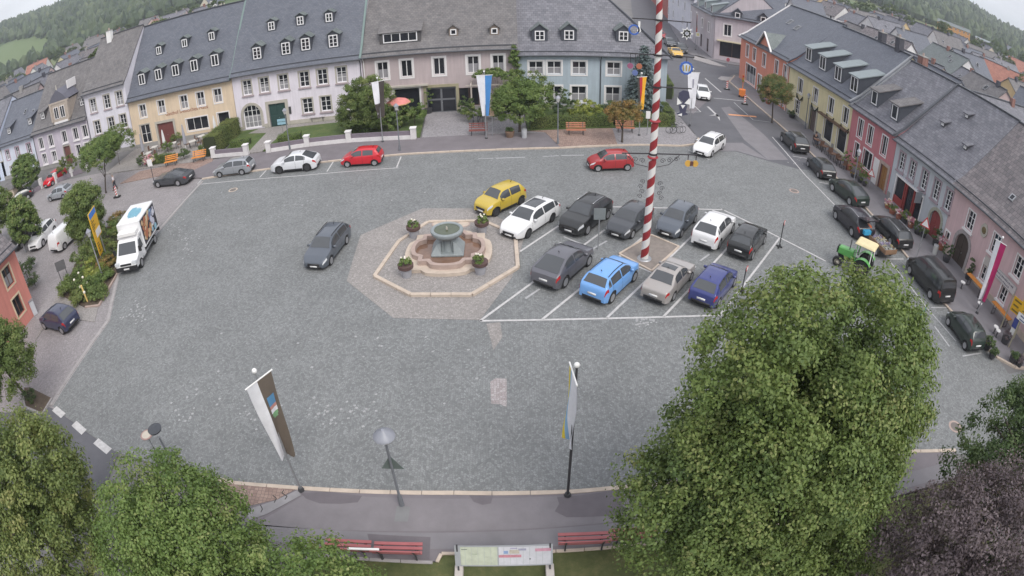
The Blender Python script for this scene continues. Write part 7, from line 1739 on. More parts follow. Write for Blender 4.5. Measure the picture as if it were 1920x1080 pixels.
# beer tables before the pink house
for k, (p, lab) in enumerate([((1824, 548), 'orange topped folding table beside the arched gateway'), ((1858, 604), 'orange topped folding table before the yellow sign')]):
    x, y = G(*p); x = 30.6; t = thing('folding_table', lab, 'table', (x, y, .1), PI / 2 + .02); MB().cbox((0, 0, .74), (2.1, .5, .04)).build('tabletop', BORG, t)
    for sx in (-.75, .75): m = MB(); m.bar((sx, -.2, 0), (sx, -.2, .72), .035); m.bar((sx, .2, 0), (sx, .2, .72), .035); m.bar((sx, -.2, .02), (sx, .2, .02), .035); m.bar((sx, -.2, .4), (sx, .2, .4), .03); m.build('folding_leg', DARKMETAL, t)
for k, (p, lab) in enumerate([((1801, 543), 'white round stool beside the gateway'), ((1832, 582), 'white round stool between the two folding tables'), ((1862, 627), 'white round stool at the end of the second folding table'), ((1866, 634), 'lower white bucket next to the last stool')]):
    x, y = G(*p); t = thing('round_stool', lab, 'stool', (x, y, .1)); MB().lathe([(.16, .42), (.2, .44), (.2, .5)], 14).build('seat', WHITE, t, smooth=True); MB().lathe([(.12, 0), (.05, .05), (.05, .42)], 10).build('stem', DARKMETAL, t)
# ================================================================== POTS, PLANTERS AND SHOP DISPLAYS ON THE EAST PAVEMENT
TERRA = pm('terracotta', (.34, .13, .08), .8)
def pot(label, p, r, h, mat, leafm, z0=.1, ph=.5, pr=.4, name='potted_plant', n=20, off=None):
    x, y = p; t = thing(name, label, 'plant pot', (x, y, z0)); MB().lathe([(r * .75, 0), (r, h), (r * .85, h)], 14).build('pot', mat, t, smooth=True); pp, nn, hh = crown_pts([((0, 0, h + ph * .5), (pr, pr, ph * .62))], n, 28, .13, .1, .3); link('leaves', leaf_mesh('leaves', pp, nn, .11, hh, leafm), t)
POTS = [((1590, 320), 'bushy potted shrub with white blooms left of the rose red house', .35, .45, 1.3, .8, L_FRESH), ((1600, 334), 'reddish potted shrub before the rose red house window', .35, .4, 1.2, .7, L_AUTUMN), ((1611, 343), 'potted oleander right of the rose red house lamp', .3, .4, 1.1, .6, L_LIME), ((1620, 350), 'small green potted bush by the warning sign', .25, .35, .7, .45, L_LIME),
        ((1663, 392), 'flower tub at the left end of the shop display', .3, .35, .4, .4, L_FLOWER), ((1672, 402), 'low planter with white blooms before the shop', .35, .3, .35, .45, L_FRESH), ((1684, 412), 'tub of pink flowers before the shop front', .3, .35, .4, .4, L_FLOWER), ((1694, 420), 'green shrub tub before the red shop posts', .3, .4, .6, .45, L_LIME), ((1706, 428), 'flower tub with red blooms right of the shop door', .3, .35, .4, .4, L_FLOWER), ((1718, 440), 'green potted plant at the shop corner', .3, .35, .6, .45, L_DARK), ((1730, 446), 'potted plant left of the red arched door', .3, .4, .5, .4, L_LIME), ((1752, 462), 'tall potted shrub before the red arched door', .3, .4, .9, .45, L_DARK), ((1762, 470), 'potted shrub right of the red arched door', .3, .4, .7, .4, L_FLOWER),
        ((1772, 492), 'green shrub left of the wooden gateway', .35, .4, .9, .55, L_DARK), ((1812, 525), 'climbing plant in a pot right of the gateway', .25, .35, 1.2, .3, L_DARK), ((1848, 655), 'dark flower trough at the kerb behind the last car', .35, .4, .4, .45, L_DARK), ((1858, 672), 'second dark trough at the curved kerb', .3, .35, .35, .4, L_DARK), ((1882, 645), 'purple flowering planter under the blue notice', .35, .4, .5, .4, L_PURPLE), ((1896, 680), 'dark shrub pot at the corner house wall', .3, .35, .4, .35, L_DARK), ((1908, 688), 'low dark pot at the corner house', .28, .3, .3, .3, L_PURPLE), ((1470, 205), 'dark planter left of the yellow house door', .4, .4, .5, .5, L_AUTUMN), ((1484, 222), 'long planter under the yellow house window', .4, .4, .4, .6, L_DARK), ((1440, 196), 'low flower pot before the orange house', .35, .3, .4, .4, L_FLOWER)]
for p, lab, r, h, ph, pr, mt in POTS: pot(lab, G(*p), r, h, TERRA if mt in (L_FLOWER, L_FRESH) else DARKMETAL, mt, .1, ph, pr)
pot('tall potted palm left of the grey entrance', G(804, 214), .4, .5, DARKMETAL, L_FRESH, .12, 1.9, .55, 'potted_palm'); pot('wooden box planter under the bushy tree', G(956, 259), .4, .5, pm('box_wood', (.2, .13, .09), .8), L_DARK, .12, .3, .3)
t = thing('litter_bin', 'grey cylindrical litter bin beside the box planter', 'bin', G(983, 260) + (.11,)); MB().lathe([(.22, 0), (.24, .75)], 14).build('bin_body', pm('bin_grey', (.42, .43, .45), .6), t, smooth=True); MB().lathe([(.25, .75), (.1, .86)], 14).build('bin_lid', GALV, t, smooth=True)
t = thing('litter_bin', 'pale round bin beside the red arched door', 'bin', G(1751, 478) + (.1,)); MB().lathe([(.2, 0), (.22, .7)], 14).build('bin_body', pm('bin_pale', (.5, .5, .48), .6), t, smooth=True); MB().lathe([(.23, .7), (.2, .74)], 14).build('bin_lid', GALV, t)
t = thing('electric_cabinet', 'white box cabinet at the salmon house corner', 'cabinet', G(66, 588) + (0,), -.5); MB().box(-.3, .3, -.2, .2, 0, 1.1).build('cabinet', pm('cabinet_grey', (.5, .51, .54), .6), t, bevel=.02); MB().box(-.33, .33, -.23, .23, 1.1, 1.16).build('cabinet_lid', GALV, t)
t = thing('tilted_board', 'dark tilted board at the edge of the planted island', 'board', G(122, 524) + (.0,), .6); MB().bar((0, 0, .8), (0, .15, 1.5), .9, .05).build('board', pm('board_slate', (.09, .09, .095), .7), t)
for sx in (-.35, .35): MB().bar((sx, .05, 0), (sx, .05, .85), .05).build('leg', DARKMETAL, t)
x, y = G(165, 568); t = thing('marker_post', 'short yellow marker post in the planted island', 'post', (x, y, .1)); MB().bar((0, 0, 0), (-.1, .05, 1.2), .1).build('post', pm('gas_yellow', (.75, .55, .2), .6), t); MB().box(-.16, -.04, -.02, .12, 1.18, 1.22).build('cap', pm('gas_yellow', (.75, .55, .2), .6), t)
# pergola
t = thing('pergola', 'pale timber pergola beside the grey entrance', 'pergola', (0, 0, .1))
for x in (-3.4, -1.6, .3): MB().bar((x, 56.9, 0), (x, 56.9, 3.1), .14).build('post', pm('pale_timber', (.45, .40, .36), .8), t); MB().bar((x, 56.2, 3.12), (x, 58.4, 3.12), .12).build('rafter', MATS['pale_timber'], t)
MB().bar((-3.9, 56.9, 3.0), (.8, 56.9, 3.0), .12).build('beam', MATS['pale_timber'], t)
# ================================================================== BICYCLES
def bicycle(label, p, rz):
    t = thing('bicycle', label, 'bicycle', (p[0], p[1], .11), rz, 'parked bicycles')
    for x in (-.52, .52): m = MB(); m.tube([(x + .33 * math.cos(a), 0, .34 + .33 * math.sin(a)) for a in linspace(0, 2 * PI, 17)], .02, 5, cap=False); m.build('wheel', BLACK, t)
    m = MB(); m.tube([(-.52, 0, .34), (-.15, 0, .3), (.4, 0, .8), (-.25, 0, .78), (-.15, 0, .3)], .02, 5); m.tube([(-.52, 0, .34), (-.25, 0, .78)], .018, 5); m.build('frame', pm('bike_frame', (.12, .13, .15), .4), t)
    MB().tube([(.52, 0, .34), (.38, 0, .95)], .02, 5).build('fork', GALV, t); MB().tube([(.36, -.25, .98), (.36, .25, .98)], .018, 5).build('handlebar', BLACK, t); MB().cbox((-.28, 0, .88), (.25, .12, .05)).build('saddle', BLACK, t)
bicycle('bicycle parked left in the forecourt rack', G(888, 237), PI / 2); bicycle('bicycle parked in the middle of the forecourt rack', G(897, 236), PI / 2 + .1); bicycle('bicycle parked right in the forecourt rack', G(906, 236), PI / 2); bicycle('dark bicycle leaning at the hedge corner by the street', G(1271, 252), .3); bicycle('bicycle next to it at the hedge corner', G(1264, 252), .1)
# ================================================================== TRAFFIC SIGNS AND WORKS
def signpost(label, p, h, shape, mat, z0=.1, rim=None, ang=0.0, r=.35, post=None, name='traffic_sign'):
    t = thing(name, label, 'sign', (p[0], p[1], z0), ang); MB().tube([(0, 0, 0), (0, 0, h)], .035, 8).build('post', post or GALV, t)
    if shape == 'tri': P = [(-r, h - .35), (r, h - .35), (0, h - .35 + r * 1.75)]
    elif shape == 'round': P = [(r * .8 * math.cos(2 * PI * k / 18), h + r * .8 * math.sin(2 * PI * k / 18)) for k in range(18)]
    else: P = [(-r, h - .45), (r, h - .45), (r, h + .25), (-r, h + .25)]
    c = (sum(a for a, _ in P) / len(P), sum(b for _, b in P) / len(P))
    MB().plate(P, -.06, -.04).build('sign_plate', rim or mat, t, fixn=True)
    MB().plate([(c[0] + (a - c[0]) * .7, c[1] + (b - c[1]) * .7) for a, b in P], -.068, -.061).build('sign_face', mat, t, fixn=True)
    return t
SRED = pm('sign_red', (.5, .04, .04), .5)
signpost('grey backed rectangular sign on a post left of the maypole', (4.92, 30.35), 2.35, 'rect', pm('sign_back', (.2, .22, .225), .5), 0, r=.33)
t = signpost('small red parking sign on a movable foot at the bay corner', (16.55, 30.44), 1.7, 'round', WHITE, 0, rim=SRED, r=.2, post=DARKMETAL, ang=.9); m = MB(); m.bar((-.28, 0, .04), (.28, 0, .04), .08); m.bar((0, -.2, .04), (0, .2, .04), .08); m.build('foot', BLACK, t)
t = signpost('second small red sign on a movable foot behind the violet car', G(1391, 545), 1.4, 'round', WHITE, 0, rim=SRED, r=.2, post=DARKMETAL, ang=.9); MB().cbox((0, 0, .04), (.42, .22, .08)).build('foot', BLACK, t)
signpost('red bordered triangular warning sign beside the flower trailer', (27.68, 28.98), 2.7, 'tri', WHITE, .1, rim=SRED, ang=-1.0, r=.45)
signpost('red bordered triangular sign before the rose red house', (29.98, 40.19), 1.6, 'tri', WHITE, .1, rim=SRED, ang=-1.0, r=.4)
signpost('round white and red sign on the traffic island', G(1364, 126), 1.1, 'round', pm('sign_pinkish', (.4, .15, .2), .5), .09, rim=SRED, r=.35)
signpost('yellow diamond priority sign before the grey lilac shop', (30.6, 94.5), 3.2, 'rect', pm('sign_pale_yellow', (.6, .55, .3), .5), .1, rim=WHITE, r=.35, ang=-.5)
signpost('white pinkish sign board behind the street tree', G(1478, 205), 1.3, 'rect', WHITE, .1, rim=pm('sign_pink', (.5, .25, .22), .6), r=.35, ang=-1.2); signpost('green round sign behind the street tree', G(1462, 205), 1.5, 'round', pm('sign_green', (.08, .25, .14), .6), .1, r=.4, ang=-1.2)
signpost('parking ticket sign pole behind the bicycles', G(1213, 255), 2.0, 'rect', WHITE, .11, r=.2, post=GALV); signpost('small brown notice on a post beside the white and blue flag', G(924, 257), 2.3, 'rect', pm('notice_brown', (.45, .32, .22), .7), .11, r=.18)
signpost('no stopping sign on a post beside the sports coupe', G(289, 341), 2.1, 'rect', WHITE, 0.0, r=.3, post=DARKMETAL)
# big yellow direction sign on the island
p1, p2 = Vector(G(195, 503)), Vector(G(203, 486)); dd = p2 - p1; L_ = dd.length; t = thing('direction_sign', 'large yellow direction sign with blue top field beside the delivery truck', 'sign', (p1.x, p1.y, .08), math.atan2(dd.y, dd.x))
YS = pm('sign_traffic_yellow', (.72, .42, .02), .5); ML = pm('sign_mark_dark', (.2, .13, .02), .6)
for x in (.08, L_ - .08): MB().tube([(x, 0, 0), (x, 0, 4.2)], .05, 8).build('post', GALV, t)
MB().box(-.15, L_ + .15, -.12, -.06, 2.1, 4.25).build('sign_board', YS, t); MB().box(-.08, L_ + .08, -.13, -.12, 3.78, 4.2).build('blue_field', pm('sign_traffic_blue', (.05, .2, .6), .5), t); MB().box(.35, L_ + .05, -.13, -.12, 2.2, 2.75).build('white_field', WHITE, t); MB().box(-.12, .7, -.12, -.06, 1.0, 2.05).build('lower_board', YS, t)
for k in range(6): MB().box(.0, .25 + .12 * ((k * 3) % 5), -.135, -.125, 3.6 - .16 * k, 3.68 - .16 * k).build('lettering_mark', ML, t)
for k in range(4): MB().box(.0, .3 + .08 * (k % 2), -.135, -.125, 1.85 - .2 * k, 1.93 - .2 * k).build('lettering_mark', ML, t)
# yellow and white signs at lower right
def detour(label, p, ang, boards, h):
    t = thing('direction_sign', label, 'sign', (p[0], p[1], .1), ang)
    for x in (-.65, .65): MB().bar((x, 0, 0), (x, 0, h), .08).build('post', pm('olive_post', (.38, .35, .25), .7), t)
    for (z0, z1, mt, n, w_) in boards:
        b = MB().box(-w_, w_, -.1, -.05, z0, z1).build('sign_board', mt, t); rd = random.Random(int(z0 * 10))
        for k in range(n): MB().box(-w_ * .75, w_ * rd.uniform(.2, .8), -.106, -.1, z1 - (k + .75) * (z1 - z0) / n, z1 - (k + .4) * (z1 - z0) / n).build('lettering_mark', ML if mt is YS else pm('sign_text_dark', (.12, .14, .25), .6), b)
detour('yellow detour sign over a white arrow board at right frame edge', (29.6, 18.0), -1.25, [(2.5, 3.7, YS, 5, .95), (1.95, 2.4, WHITE, 2, .95)], 3.9)
detour('smaller yellow sign behind the second folding table', (30.4, 19.9), -1.2, [(1.5, 2.5, YS, 3, .5)], 2.5)
x, y = G(1880, 632); t = thing('notice_stand', 'blue and white notice stand beside the purple planter', 'sign', (29.5, 18.9, .1), -1.1); MB().tube([(0, 0, 0), (0, 0, 1.9)], .03, 8).build('post', GALV, t); MB().box(-.25, .25, -.06, -.03, 1.2, 1.85).build('blue_notice', pm('notice_blue', (.05, .07, .28), .5), t); MB().box(-.2, .2, -.06, -.03, .75, 1.15).build('white_notice', WHITE, t)
def beacon(label, p, rz, h=1.0):
    t = thing('traffic_beacon', label, 'beacon', (p[0], p[1], 0.01), rz, 'striped traffic beacons'); MB().box(-.4, .4, -.2, .2, 0, .12).build('foot', BLACK, t)
    b = MB().box(-.125, .125, -.02, .02, .12, .12 + h).build('board', WHITE, t)
    for k in range(4): z = .2 + k * h / 4; MB().add([(-.124, -.024, z), (.124, -.024, z + .14), (.124, -.024, z + .27), (-.124, -.024, z + .13)], [(0, 1, 2, 3)]).build('red_stripe', SRED, b)
beacon('red and white striped beacon behind the person at the left street', (-36.65, 43.7), 0.0, 1.0); beacon('striped beacon near the far traffic island', G(1363, 168), -.3); beacon('striped beacon beside the orange signal trailer', G(1396, 196), -.3)
t = thing('signal_trailer', 'orange mobile traffic light on its battery box', 'traffic light', G(1391, 182) + (.01,), -.4); MB().box(-.4, .4, -.35, .35, .12, 1.0).build('battery_box', pm('works_orange', (.75, .22, .05), .6), t, bevel=.04); MB().tube([(0, 0, 1.0), (0, 0, 2.1)], .04, 8).build('post', pm('works_orange', (.75, .22, .05), .6), t); MB().box(-.15, .15, -.14, .14, 1.9, 2.8).build('signal_head', pm('works_orange_dark', (.45, .12, .04), .6), t)
for k, c in enumerate(((.35, .02, .02), (.4, .25, .02), (.03, .25, .08))): o = MB().lathe([(.1, 0), (.1, .03)], 12).build('signal_lens', pm('lens_%d' % k, c, .2), t); o.location = (0, -.14, 2.65 - .28 * k); o.rotation_euler = (PI / 2, 0, 0)
for sx in (-.3, .3): o = MB().lathe([(.14, -.06), (.14, .06)], 12).build('wheel', BLACK, t); o.location = (sx, -.3, .14); o.rotation_euler = (PI / 2, 0, 0)
# teal farm trailer mostly behind the lime tree
c = G(1680, 590); t = thing('farm_trailer', 'teal farm trailer rail half hidden behind the lime tree', 'trailer', (c[0], c[1], 0), -1.0)
TEAL = pm('teal_paint', (.06, .15, .125), .5)
MB().box(-2.2, 1.6, -.4, .4, .5, .62).build('bed', TEAL, t); MB().bar((1.6, -.7, 1.05), (1.6, .7, 1.05), .07).build('end_rail', TEAL, t)
for sx in (1.6,):
    for sy in (-.7, .7): MB().bar((sx, sy, .66), (sx, sy, 1.08), .06).build('stake', TEAL, t)
for sy in (-.7, .7): wheel(t, -.4, sy * 1.05, .33, 1 if sy > 0 else -1, RIM)
# ================================================================== PEOPLE
def skin(name, verts, edges, radii, mat, parent, sub=2):
    me = bpy.data.meshes.new(name); me.from_pydata(verts, edges, []); ob = bpy.data.objects.new(name, me); COL.objects.link(ob)
    ob.modifiers.new('s', 'SKIN'); sl = me.skin_vertices[0].data
    for i, r in enumerate(radii): sl[i].radius = r if isinstance(r, tuple) else (r, r)
    sl[0].use_root = True
    sd_ = ob.modifiers.new('d', 'SUBSURF'); sd_.levels = sub; sd_.render_levels = sub
    dg = bpy.context.evaluated_depsgraph_get(); m2 = bpy.data.meshes.new_from_object(ob.evaluated_get(dg)); bpy.data.objects.remove(ob); m2.name = name
    m2.materials.clear(); m2.materials.append(mat); m2.polygons.foreach_set('use_smooth', [True] * len(m2.polygons))
    return link(name, m2, parent)
SKINM = pm('skin', (.48, .30, .22), .6); HAIRD = pm('dark_hair', (.05, .035, .025), .7); HAIRG = pm('grey_hair', (.35, .33, .31), .7)
def person(label, p, rz, J, top, bottom, hair, z0=0.0, vest=None):
    t = thing('person', label, 'person', (p[0], p[1], z0), rz)
    V_ = [J[k] for k in ('pel', 'spine', 'chest', 'neck', 'head', 'top', 'sl', 'el', 'hl', 'sr', 'er', 'hr', 'hipl', 'kl', 'al', 'tl', 'hipr', 'kr', 'ar', 'tr')]
    E_ = [(0, 1), (1, 2), (2, 3), (3, 4), (4, 5), (2, 6), (6, 7), (7, 8), (2, 9), (9, 10), (10, 11), (0, 12), (12, 13), (13, 14), (14, 15), (0, 16), (16, 17), (17, 18), (18, 19)]
    hands = []
    R_ = [(.13, .1), (.12, .095), (.14, .1), .05, (.085, .095), (.06, .07), .06, .042, .03, .06, .042, .03, .085, .06, .04, .035, .085, .06, .04, .035]
    for hk, ek in (('hl', 'el'), ('hr', 'er')):
        h = Vector(J[hk]); d = (h - Vector(J[ek])).normalized(); pi_ = len(V_); V_.append(tuple(h + d * .06)); E_.append((V_.index(J[hk]), pi_)); R_.append((.03, .014))
        sd_ = d.cross(Vector((0, 1, 0))); sd_ = sd_.normalized() if sd_.length > .1 else Vector((1, 0, 0))
        for q, (o, l) in enumerate(((-.024, .065), (-.008, .08), (.008, .075), (.024, .06))): V_.append(tuple(h + d * (.07 + l) + sd_ * o)); E_.append((pi_, len(V_) - 1)); R_.append(.008)
        V_.append(tuple(h + d * .06 + sd_ * .06)); E_.append((pi_, len(V_) - 1)); R_.append(.009)
    b = skin('body', V_, E_, R_, SKINM, t, 2)
    skin('shirt', [J[k] for k in ('pel', 'spine', 'chest', 'sl', 'el', 'sr', 'er')], [(0, 1), (1, 2), (2, 3), (3, 4), (2, 5), (5, 6)], [(.15, .12), (.145, .115), (.165, .12), .08, .06, .08, .06], top, t)
    skin('trousers', [J[k] for k in ('pel', 'hipl', 'kl', 'al', 'hipr', 'kr', 'ar')], [(0, 1), (1, 2), (2, 3), (0, 4), (4, 5), (5, 6)], [(.15, .12), .105, .08, .06, .105, .08, .06], bottom, t)
    for a, k in (('al', 'tl'), ('ar', 'tr')):
        p0, p1 = Vector(J[a]), Vector(J[k]); MB().bar(tuple(p0 - Vector((0, 0, .05))), tuple(p1 - Vector((0, 0, .0))), .09, .07).build('shoe', BLACK, t, bevel=.02)
    hd = Vector(J['head']); tp = Vector(J['top']); fw = Vector(J.get('fw', (0, -1, 0)))
    MB().ball(tuple(hd * .35 + tp * .65 - fw * .025), .118, 12, 8, 1.0).build('hair', hair, t, smooth='all'); MB().cbox(tuple(hd + fw * .1 + Vector((0, 0, .02))), (.03, .04, .04)).build('nose', SKINM, t)
    for sg in (-1, 1): s_ = fw.cross(Vector((0, 0, 1))); MB().ball(tuple(hd + fw * .085 + s_ * .035 * sg + Vector((0, 0, .05))), .012, 6, 4).build('eye', BLACK, t); MB().ball(tuple(hd + s_ * .1 * sg + Vector((0, 0, .03))), .025, 6, 4).build('ear', SKINM, t)
    return t
STAND = dict(pel=(0, 0, .95), spine=(0, .01, 1.12), chest=(0, .0, 1.34), neck=(0, -.01, 1.5), head=(0, -.03, 1.6), top=(0, -.03, 1.72), sl=(.19, 0, 1.40), el=(.25, .08, 1.12), hl=(.25, -.08, .92), sr=(-.19, 0, 1.40), er=(-.25, -.02, 1.12), hr=(-.24, -.2, .96), hipl=(.1, 0, .9), kl=(.1, -.12, .5), al=(.1, -.2, .09), tl=(.1, -.36, .05), hipr=(-.1, 0, .9), kr=(-.1, .06, .5), ar=(-.1, .24, .12), tr=(-.1, .1, .05))
person('person in white top and dark trousers walking past the striped beacon', G(217, 356), -1.2, STAND, pm('cloth_white', (.68, .64, .66), .9), pm('cloth_dark', (.05, .05, .06), .9), HAIRG)
SIT = dict(pel=(0, .1, .52), spine=(0, .1, .7), chest=(0, .02, .92), neck=(0, -.02, 1.08), head=(0, -.05, 1.18), top=(0, -.05, 1.30), sl=(.19, .02, .98), el=(.25, -.05, .72), hl=(.12, -.3, .74), sr=(-.19, .02, .98), er=(-.25, -.05, .72), hr=(-.12, -.3, .74), hipl=(.1, .08, .52), kl=(.12, -.36, .5), al=(.12, -.38, .09), tl=(.12, -.53, .05), hipr=(-.1, .08, .52), kr=(-.12, -.36, .5), ar=(-.12, -.36, .09), tr=(-.12, -.51, .05))
xx, yy = G(1531, 277)
person('person in dark clothes seated at the first cafe table', (xx + .1, yy + .62), 0.0, SIT, pm('cloth_black', (.03, .03, .035), .9), pm('cloth_jeans', (.07, .08, .12), .9), HAIRD, .1)
BEND = dict(pel=(0, 0, .93), spine=(0, -.12, 1.08), chest=(0, -.32, 1.2), neck=(0, -.48, 1.28), head=(0, -.58, 1.3), top=(0, -.66, 1.38), sl=(.19, -.36, 1.2), el=(.24, -.5, .98), hl=(.14, -.68, .86), sr=(-.19, -.36, 1.2), er=(-.24, -.5, .98), hr=(-.14, -.68, .86), hipl=(.1, 0, .9), kl=(.1, -.06, .5), al=(.1, .04, .09), tl=(.1, -.12, .05), hipr=(-.1, 0, .9), kr=(-.1, .02, .5), ar=(-.1, .14, .09), tr=(-.1, -.02, .05), fw=(0, -.8, -.5))
person('person in orange jacket bending at the open tailgate', G(1628, 452), -2.6, BEND, pm('cloth_orange', (.62, .12, .04), .9), pm('cloth_grey', (.12, .12, .13), .9), HAIRD)
# ================================================================== THE TOWN BEYOND
WALLC = {'cream': (.60, .54, .44), 'white': (.66, .65, .65), 'grey': (.40, .39, .40), 'ochre': (.55, .42, .24), 'pinkish': (.52, .40, .38), 'yellowish': (.58, .52, .34)}
ROOFC = {'slate': SLATE, 'lilac slate': SLATE_P, 'green slate': SLATE_G, 'brown tiled': TILE_B, 'weathered brown': SLATE_B, 'red tiled': TILE_R}
ORD = ['first', 'second', 'third', 'fourth', 'fifth', 'sixth', 'seventh', 'eighth', 'ninth', 'tenth', 'eleventh', 'twelfth', 'thirteenth', 'fourteenth', 'fifteenth', 'sixteenth']
def town_house(label, x, y, rz, W, D, eave, slope, wall, roof, seed, z=0.0, floors=2, cols=3, name='town_house', group=None, ridge=None):
    rd = random.Random(seed); t = thing(name, label, 'house', (x, y, z), rz, group)
    rg = eave + slope * D / 2
    m = MB(); a, b = W / 2, D / 2
    m.add([(-a, -b, -1), (a, -b, -1), (a, b, -1), (-a, b, -1), (-a, -b, eave), (a, -b, eave), (a, b, eave), (-a, b, eave), (-a, 0, rg), (a, 0, rg)], [(0, 1, 5, 4), (1, 2, 6, 9, 5), (2, 3, 7, 6), (3, 0, 4, 8, 7)]); m.build('wall', wall, t)
    o = .4; ze = eave - slope * o
    rf = poly_slab('roof', [[(-a - .2, -b - o, ze), (a + .2, -b - o, ze), (a + .2, 0, rg), (-a - .2, 0, rg)], [(a + .2, b + o, ze), (-a - .2, b + o, ze), (-a - .2, 0, rg), (a + .2, 0, rg)]], .16, roof, t)
    MB().bar((-a - .2, 0, rg + .08), (a + .2, 0, rg + .08), .3, .12).build('ridge_cap', ridge or GUTTER, rf)
    cx = rd.uniform(-a * .6, a * .6); c = MB().box(cx - .35, cx + .35, -.5, .1, rg - 1, rg + .75).build('chimney', rd.choice([BRICKCH, BRICKCH, CONCRETE, MATS['dark_chimney']]), rf)
    fh = eave / floors
    for side, (L, rot) in enumerate(((W, 0), (D, 1), (D, -1))):
        n = cols if side == 0 else 2
        for f in range(floors):
            for k in range(n):
                u = -L / 2 + L * (k + .5) / n; zz = f * fh + fh * .35; key = ('tw', side)
                if key not in _FM: _FM[key] = MB().box(-.5, .5, -.06, .02, 0, 1.35).mesh('window', FRAMEW)
                kp = ('twp', side)
                if kp not in _FM: _FM[kp] = MB().box(-.4, .4, -.075, -.062, .1, 1.25).mesh('pane', GLASS)
                w_ = link('window', _FM[key], t); p = link('pane', _FM[kp], w_)
                if side == 0: w_.location = (u, -b, zz)
                else: w_.location = (rot * a, u, zz); w_.rotation_euler = (0, 0, rot * PI / 2)
    for k in range(rd.randint(0, 2)):
        sx = rd.uniform(-a * .7, a * .7); f = rd.uniform(.35, .7); yy = -b * (1 - f); zz = eave + slope * b * f; th = math.atan(slope)
        o_ = MB().box(-.4, .4, -.5, .5, 0, .1).build('skylight', GALV, rf); o_.location = (sx, yy, zz + .05); o_.rotation_euler = (th, 0, 0); MB().box(-.32, .32, -.42, .42, .1, .108).build('skylight_pane', GLASS, o_)
    return t
rd = random.Random(21); WM = {k: wallm('town_' + k, v) for k, v in WALLC.items()}
# long outbuilding with a white gutter line behind the east row
town_house('very long low brown roofed outbuilding with white ridge line behind the east row', 95.5, 131, math.atan2(119 - 138, 118 - 72), 52, 9, 3.6, .55, WM['pinkish'], TILE_B, 1, floors=1, cols=9, name='outbuilding', ridge=TRIMW)
# orange blocks on the valley side
OR = wallm('block_orange', (.62, .30, .10))
town_house('left orange three storey block with grey roof in the far valley', 296, 316, -.75, 26, 12, 9.5, .35, OR, SLATE_G, 2, floors=3, cols=8, name='apartment_block'); town_house('right orange three storey block beyond the grey link building', 338, 290, -.85, 24, 12, 9, .45, OR, SLATE, 3, floors=3, cols=7, name='apartment_block')
town_house('pale grey link building between the two orange blocks', 318, 303, -.8, 14, 10, 8, .2, WM['grey'], SHEETM, 4, floors=3, cols=4, name='apartment_block')
town_house('red tiled house standing alone among slate roofs at right', 118, 103, -.9, 15, 11, 5, .8, WM['cream'], TILE_R, 5)
town_house('second bright red tiled house further out at right', 205, 168, -.7, 14, 11, 5.5, .8, WM['white'], TILE_R, 6)
cnt = {}
for i in range(12):
    x = 57 + i * 15.5
    for j in range(17):
        y = 24 + j * 15 + rd.uniform(-3, 3); xx = x + rd.uniform(-3, 3); az = math.degrees(math.atan2(xx, y)); r = math.hypot(xx, y)
        if not (27 < az < 56) or r > 300 or r < 70: continue
        if abs((y - 131) + .41 * (xx - 95)) < 12 and 62 < xx < 128: continue
        if math.hypot(xx - 118, y - 103) < 11 or math.hypot(xx - 205, y - 168) < 11 or (y > 76 and y < 92 and xx < 64): continue
        if r > 150 and rd.random() < .3: continue
        w = rd.choice(['cream', 'white', 'grey', 'ochre', 'pinkish', 'white']); rf = rd.choice(['slate', 'lilac slate', 'green slate', 'brown tiled', 'weathered brown', 'slate', 'lilac slate'])
        k = ORD[min(15, i)]; cnt[i] = cnt.get(i, 0) + 1
        town_house('%s roofed %s house, %s from right, %s row behind east houses' % (rf, w, ORD[min(15, cnt[i] - 1)], k), xx, y, -PI / 2 + rd.choice([0, 0, PI / 2]) + rd.uniform(-.25, .25), rd.uniform(10, 15), rd.uniform(8.5, 11), rd.uniform(3.8, 5.5), rd.uniform(.7, .95), WM[w], ROOFC[rf], i * 100 + j, group='town houses behind the east row')
# behind the west end of the north row, climbing the slope
cnt = {}
for i in range(9):
    rr = 92 + i * 24 + (i > 4) * (i - 4) * 14
    for j in range(9):
        az = -51 + j * 2.9 + rd.uniform(-.6, .6); r = rr + rd.uniform(-8, 8); xx, y = r * math.sin(R(az)), r * math.cos(R(az))
        if y < 75: continue
        if rd.random() < (.1 if i < 3 else .35): continue
        w = rd.choice(['white', 'white', 'cream', 'yellowish', 'pinkish']); rf = rd.choice(['slate', 'lilac slate', 'brown tiled', 'weathered brown', 'red tiled'] if i > 2 else ['slate', 'slate', 'lilac slate', 'weathered brown']); cnt[i] = cnt.get(i, 0) + 1
        town_house('%s roofed %s house, %s from left, %s row up western slope' % (rf, w, ORD[min(15, cnt[i] - 1)], ORD[i]), xx, y, rd.uniform(-.3, .5) + rd.choice([0, PI / 2]), rd.uniform(10, 14), rd.uniform(8, 11), rd.uniform(4, 6), rd.uniform(.8, 1.1), WM[w], ROOFC[rf], 5000 + i * 100 + j, z=hill_h(xx, y), group='houses on the western slope')
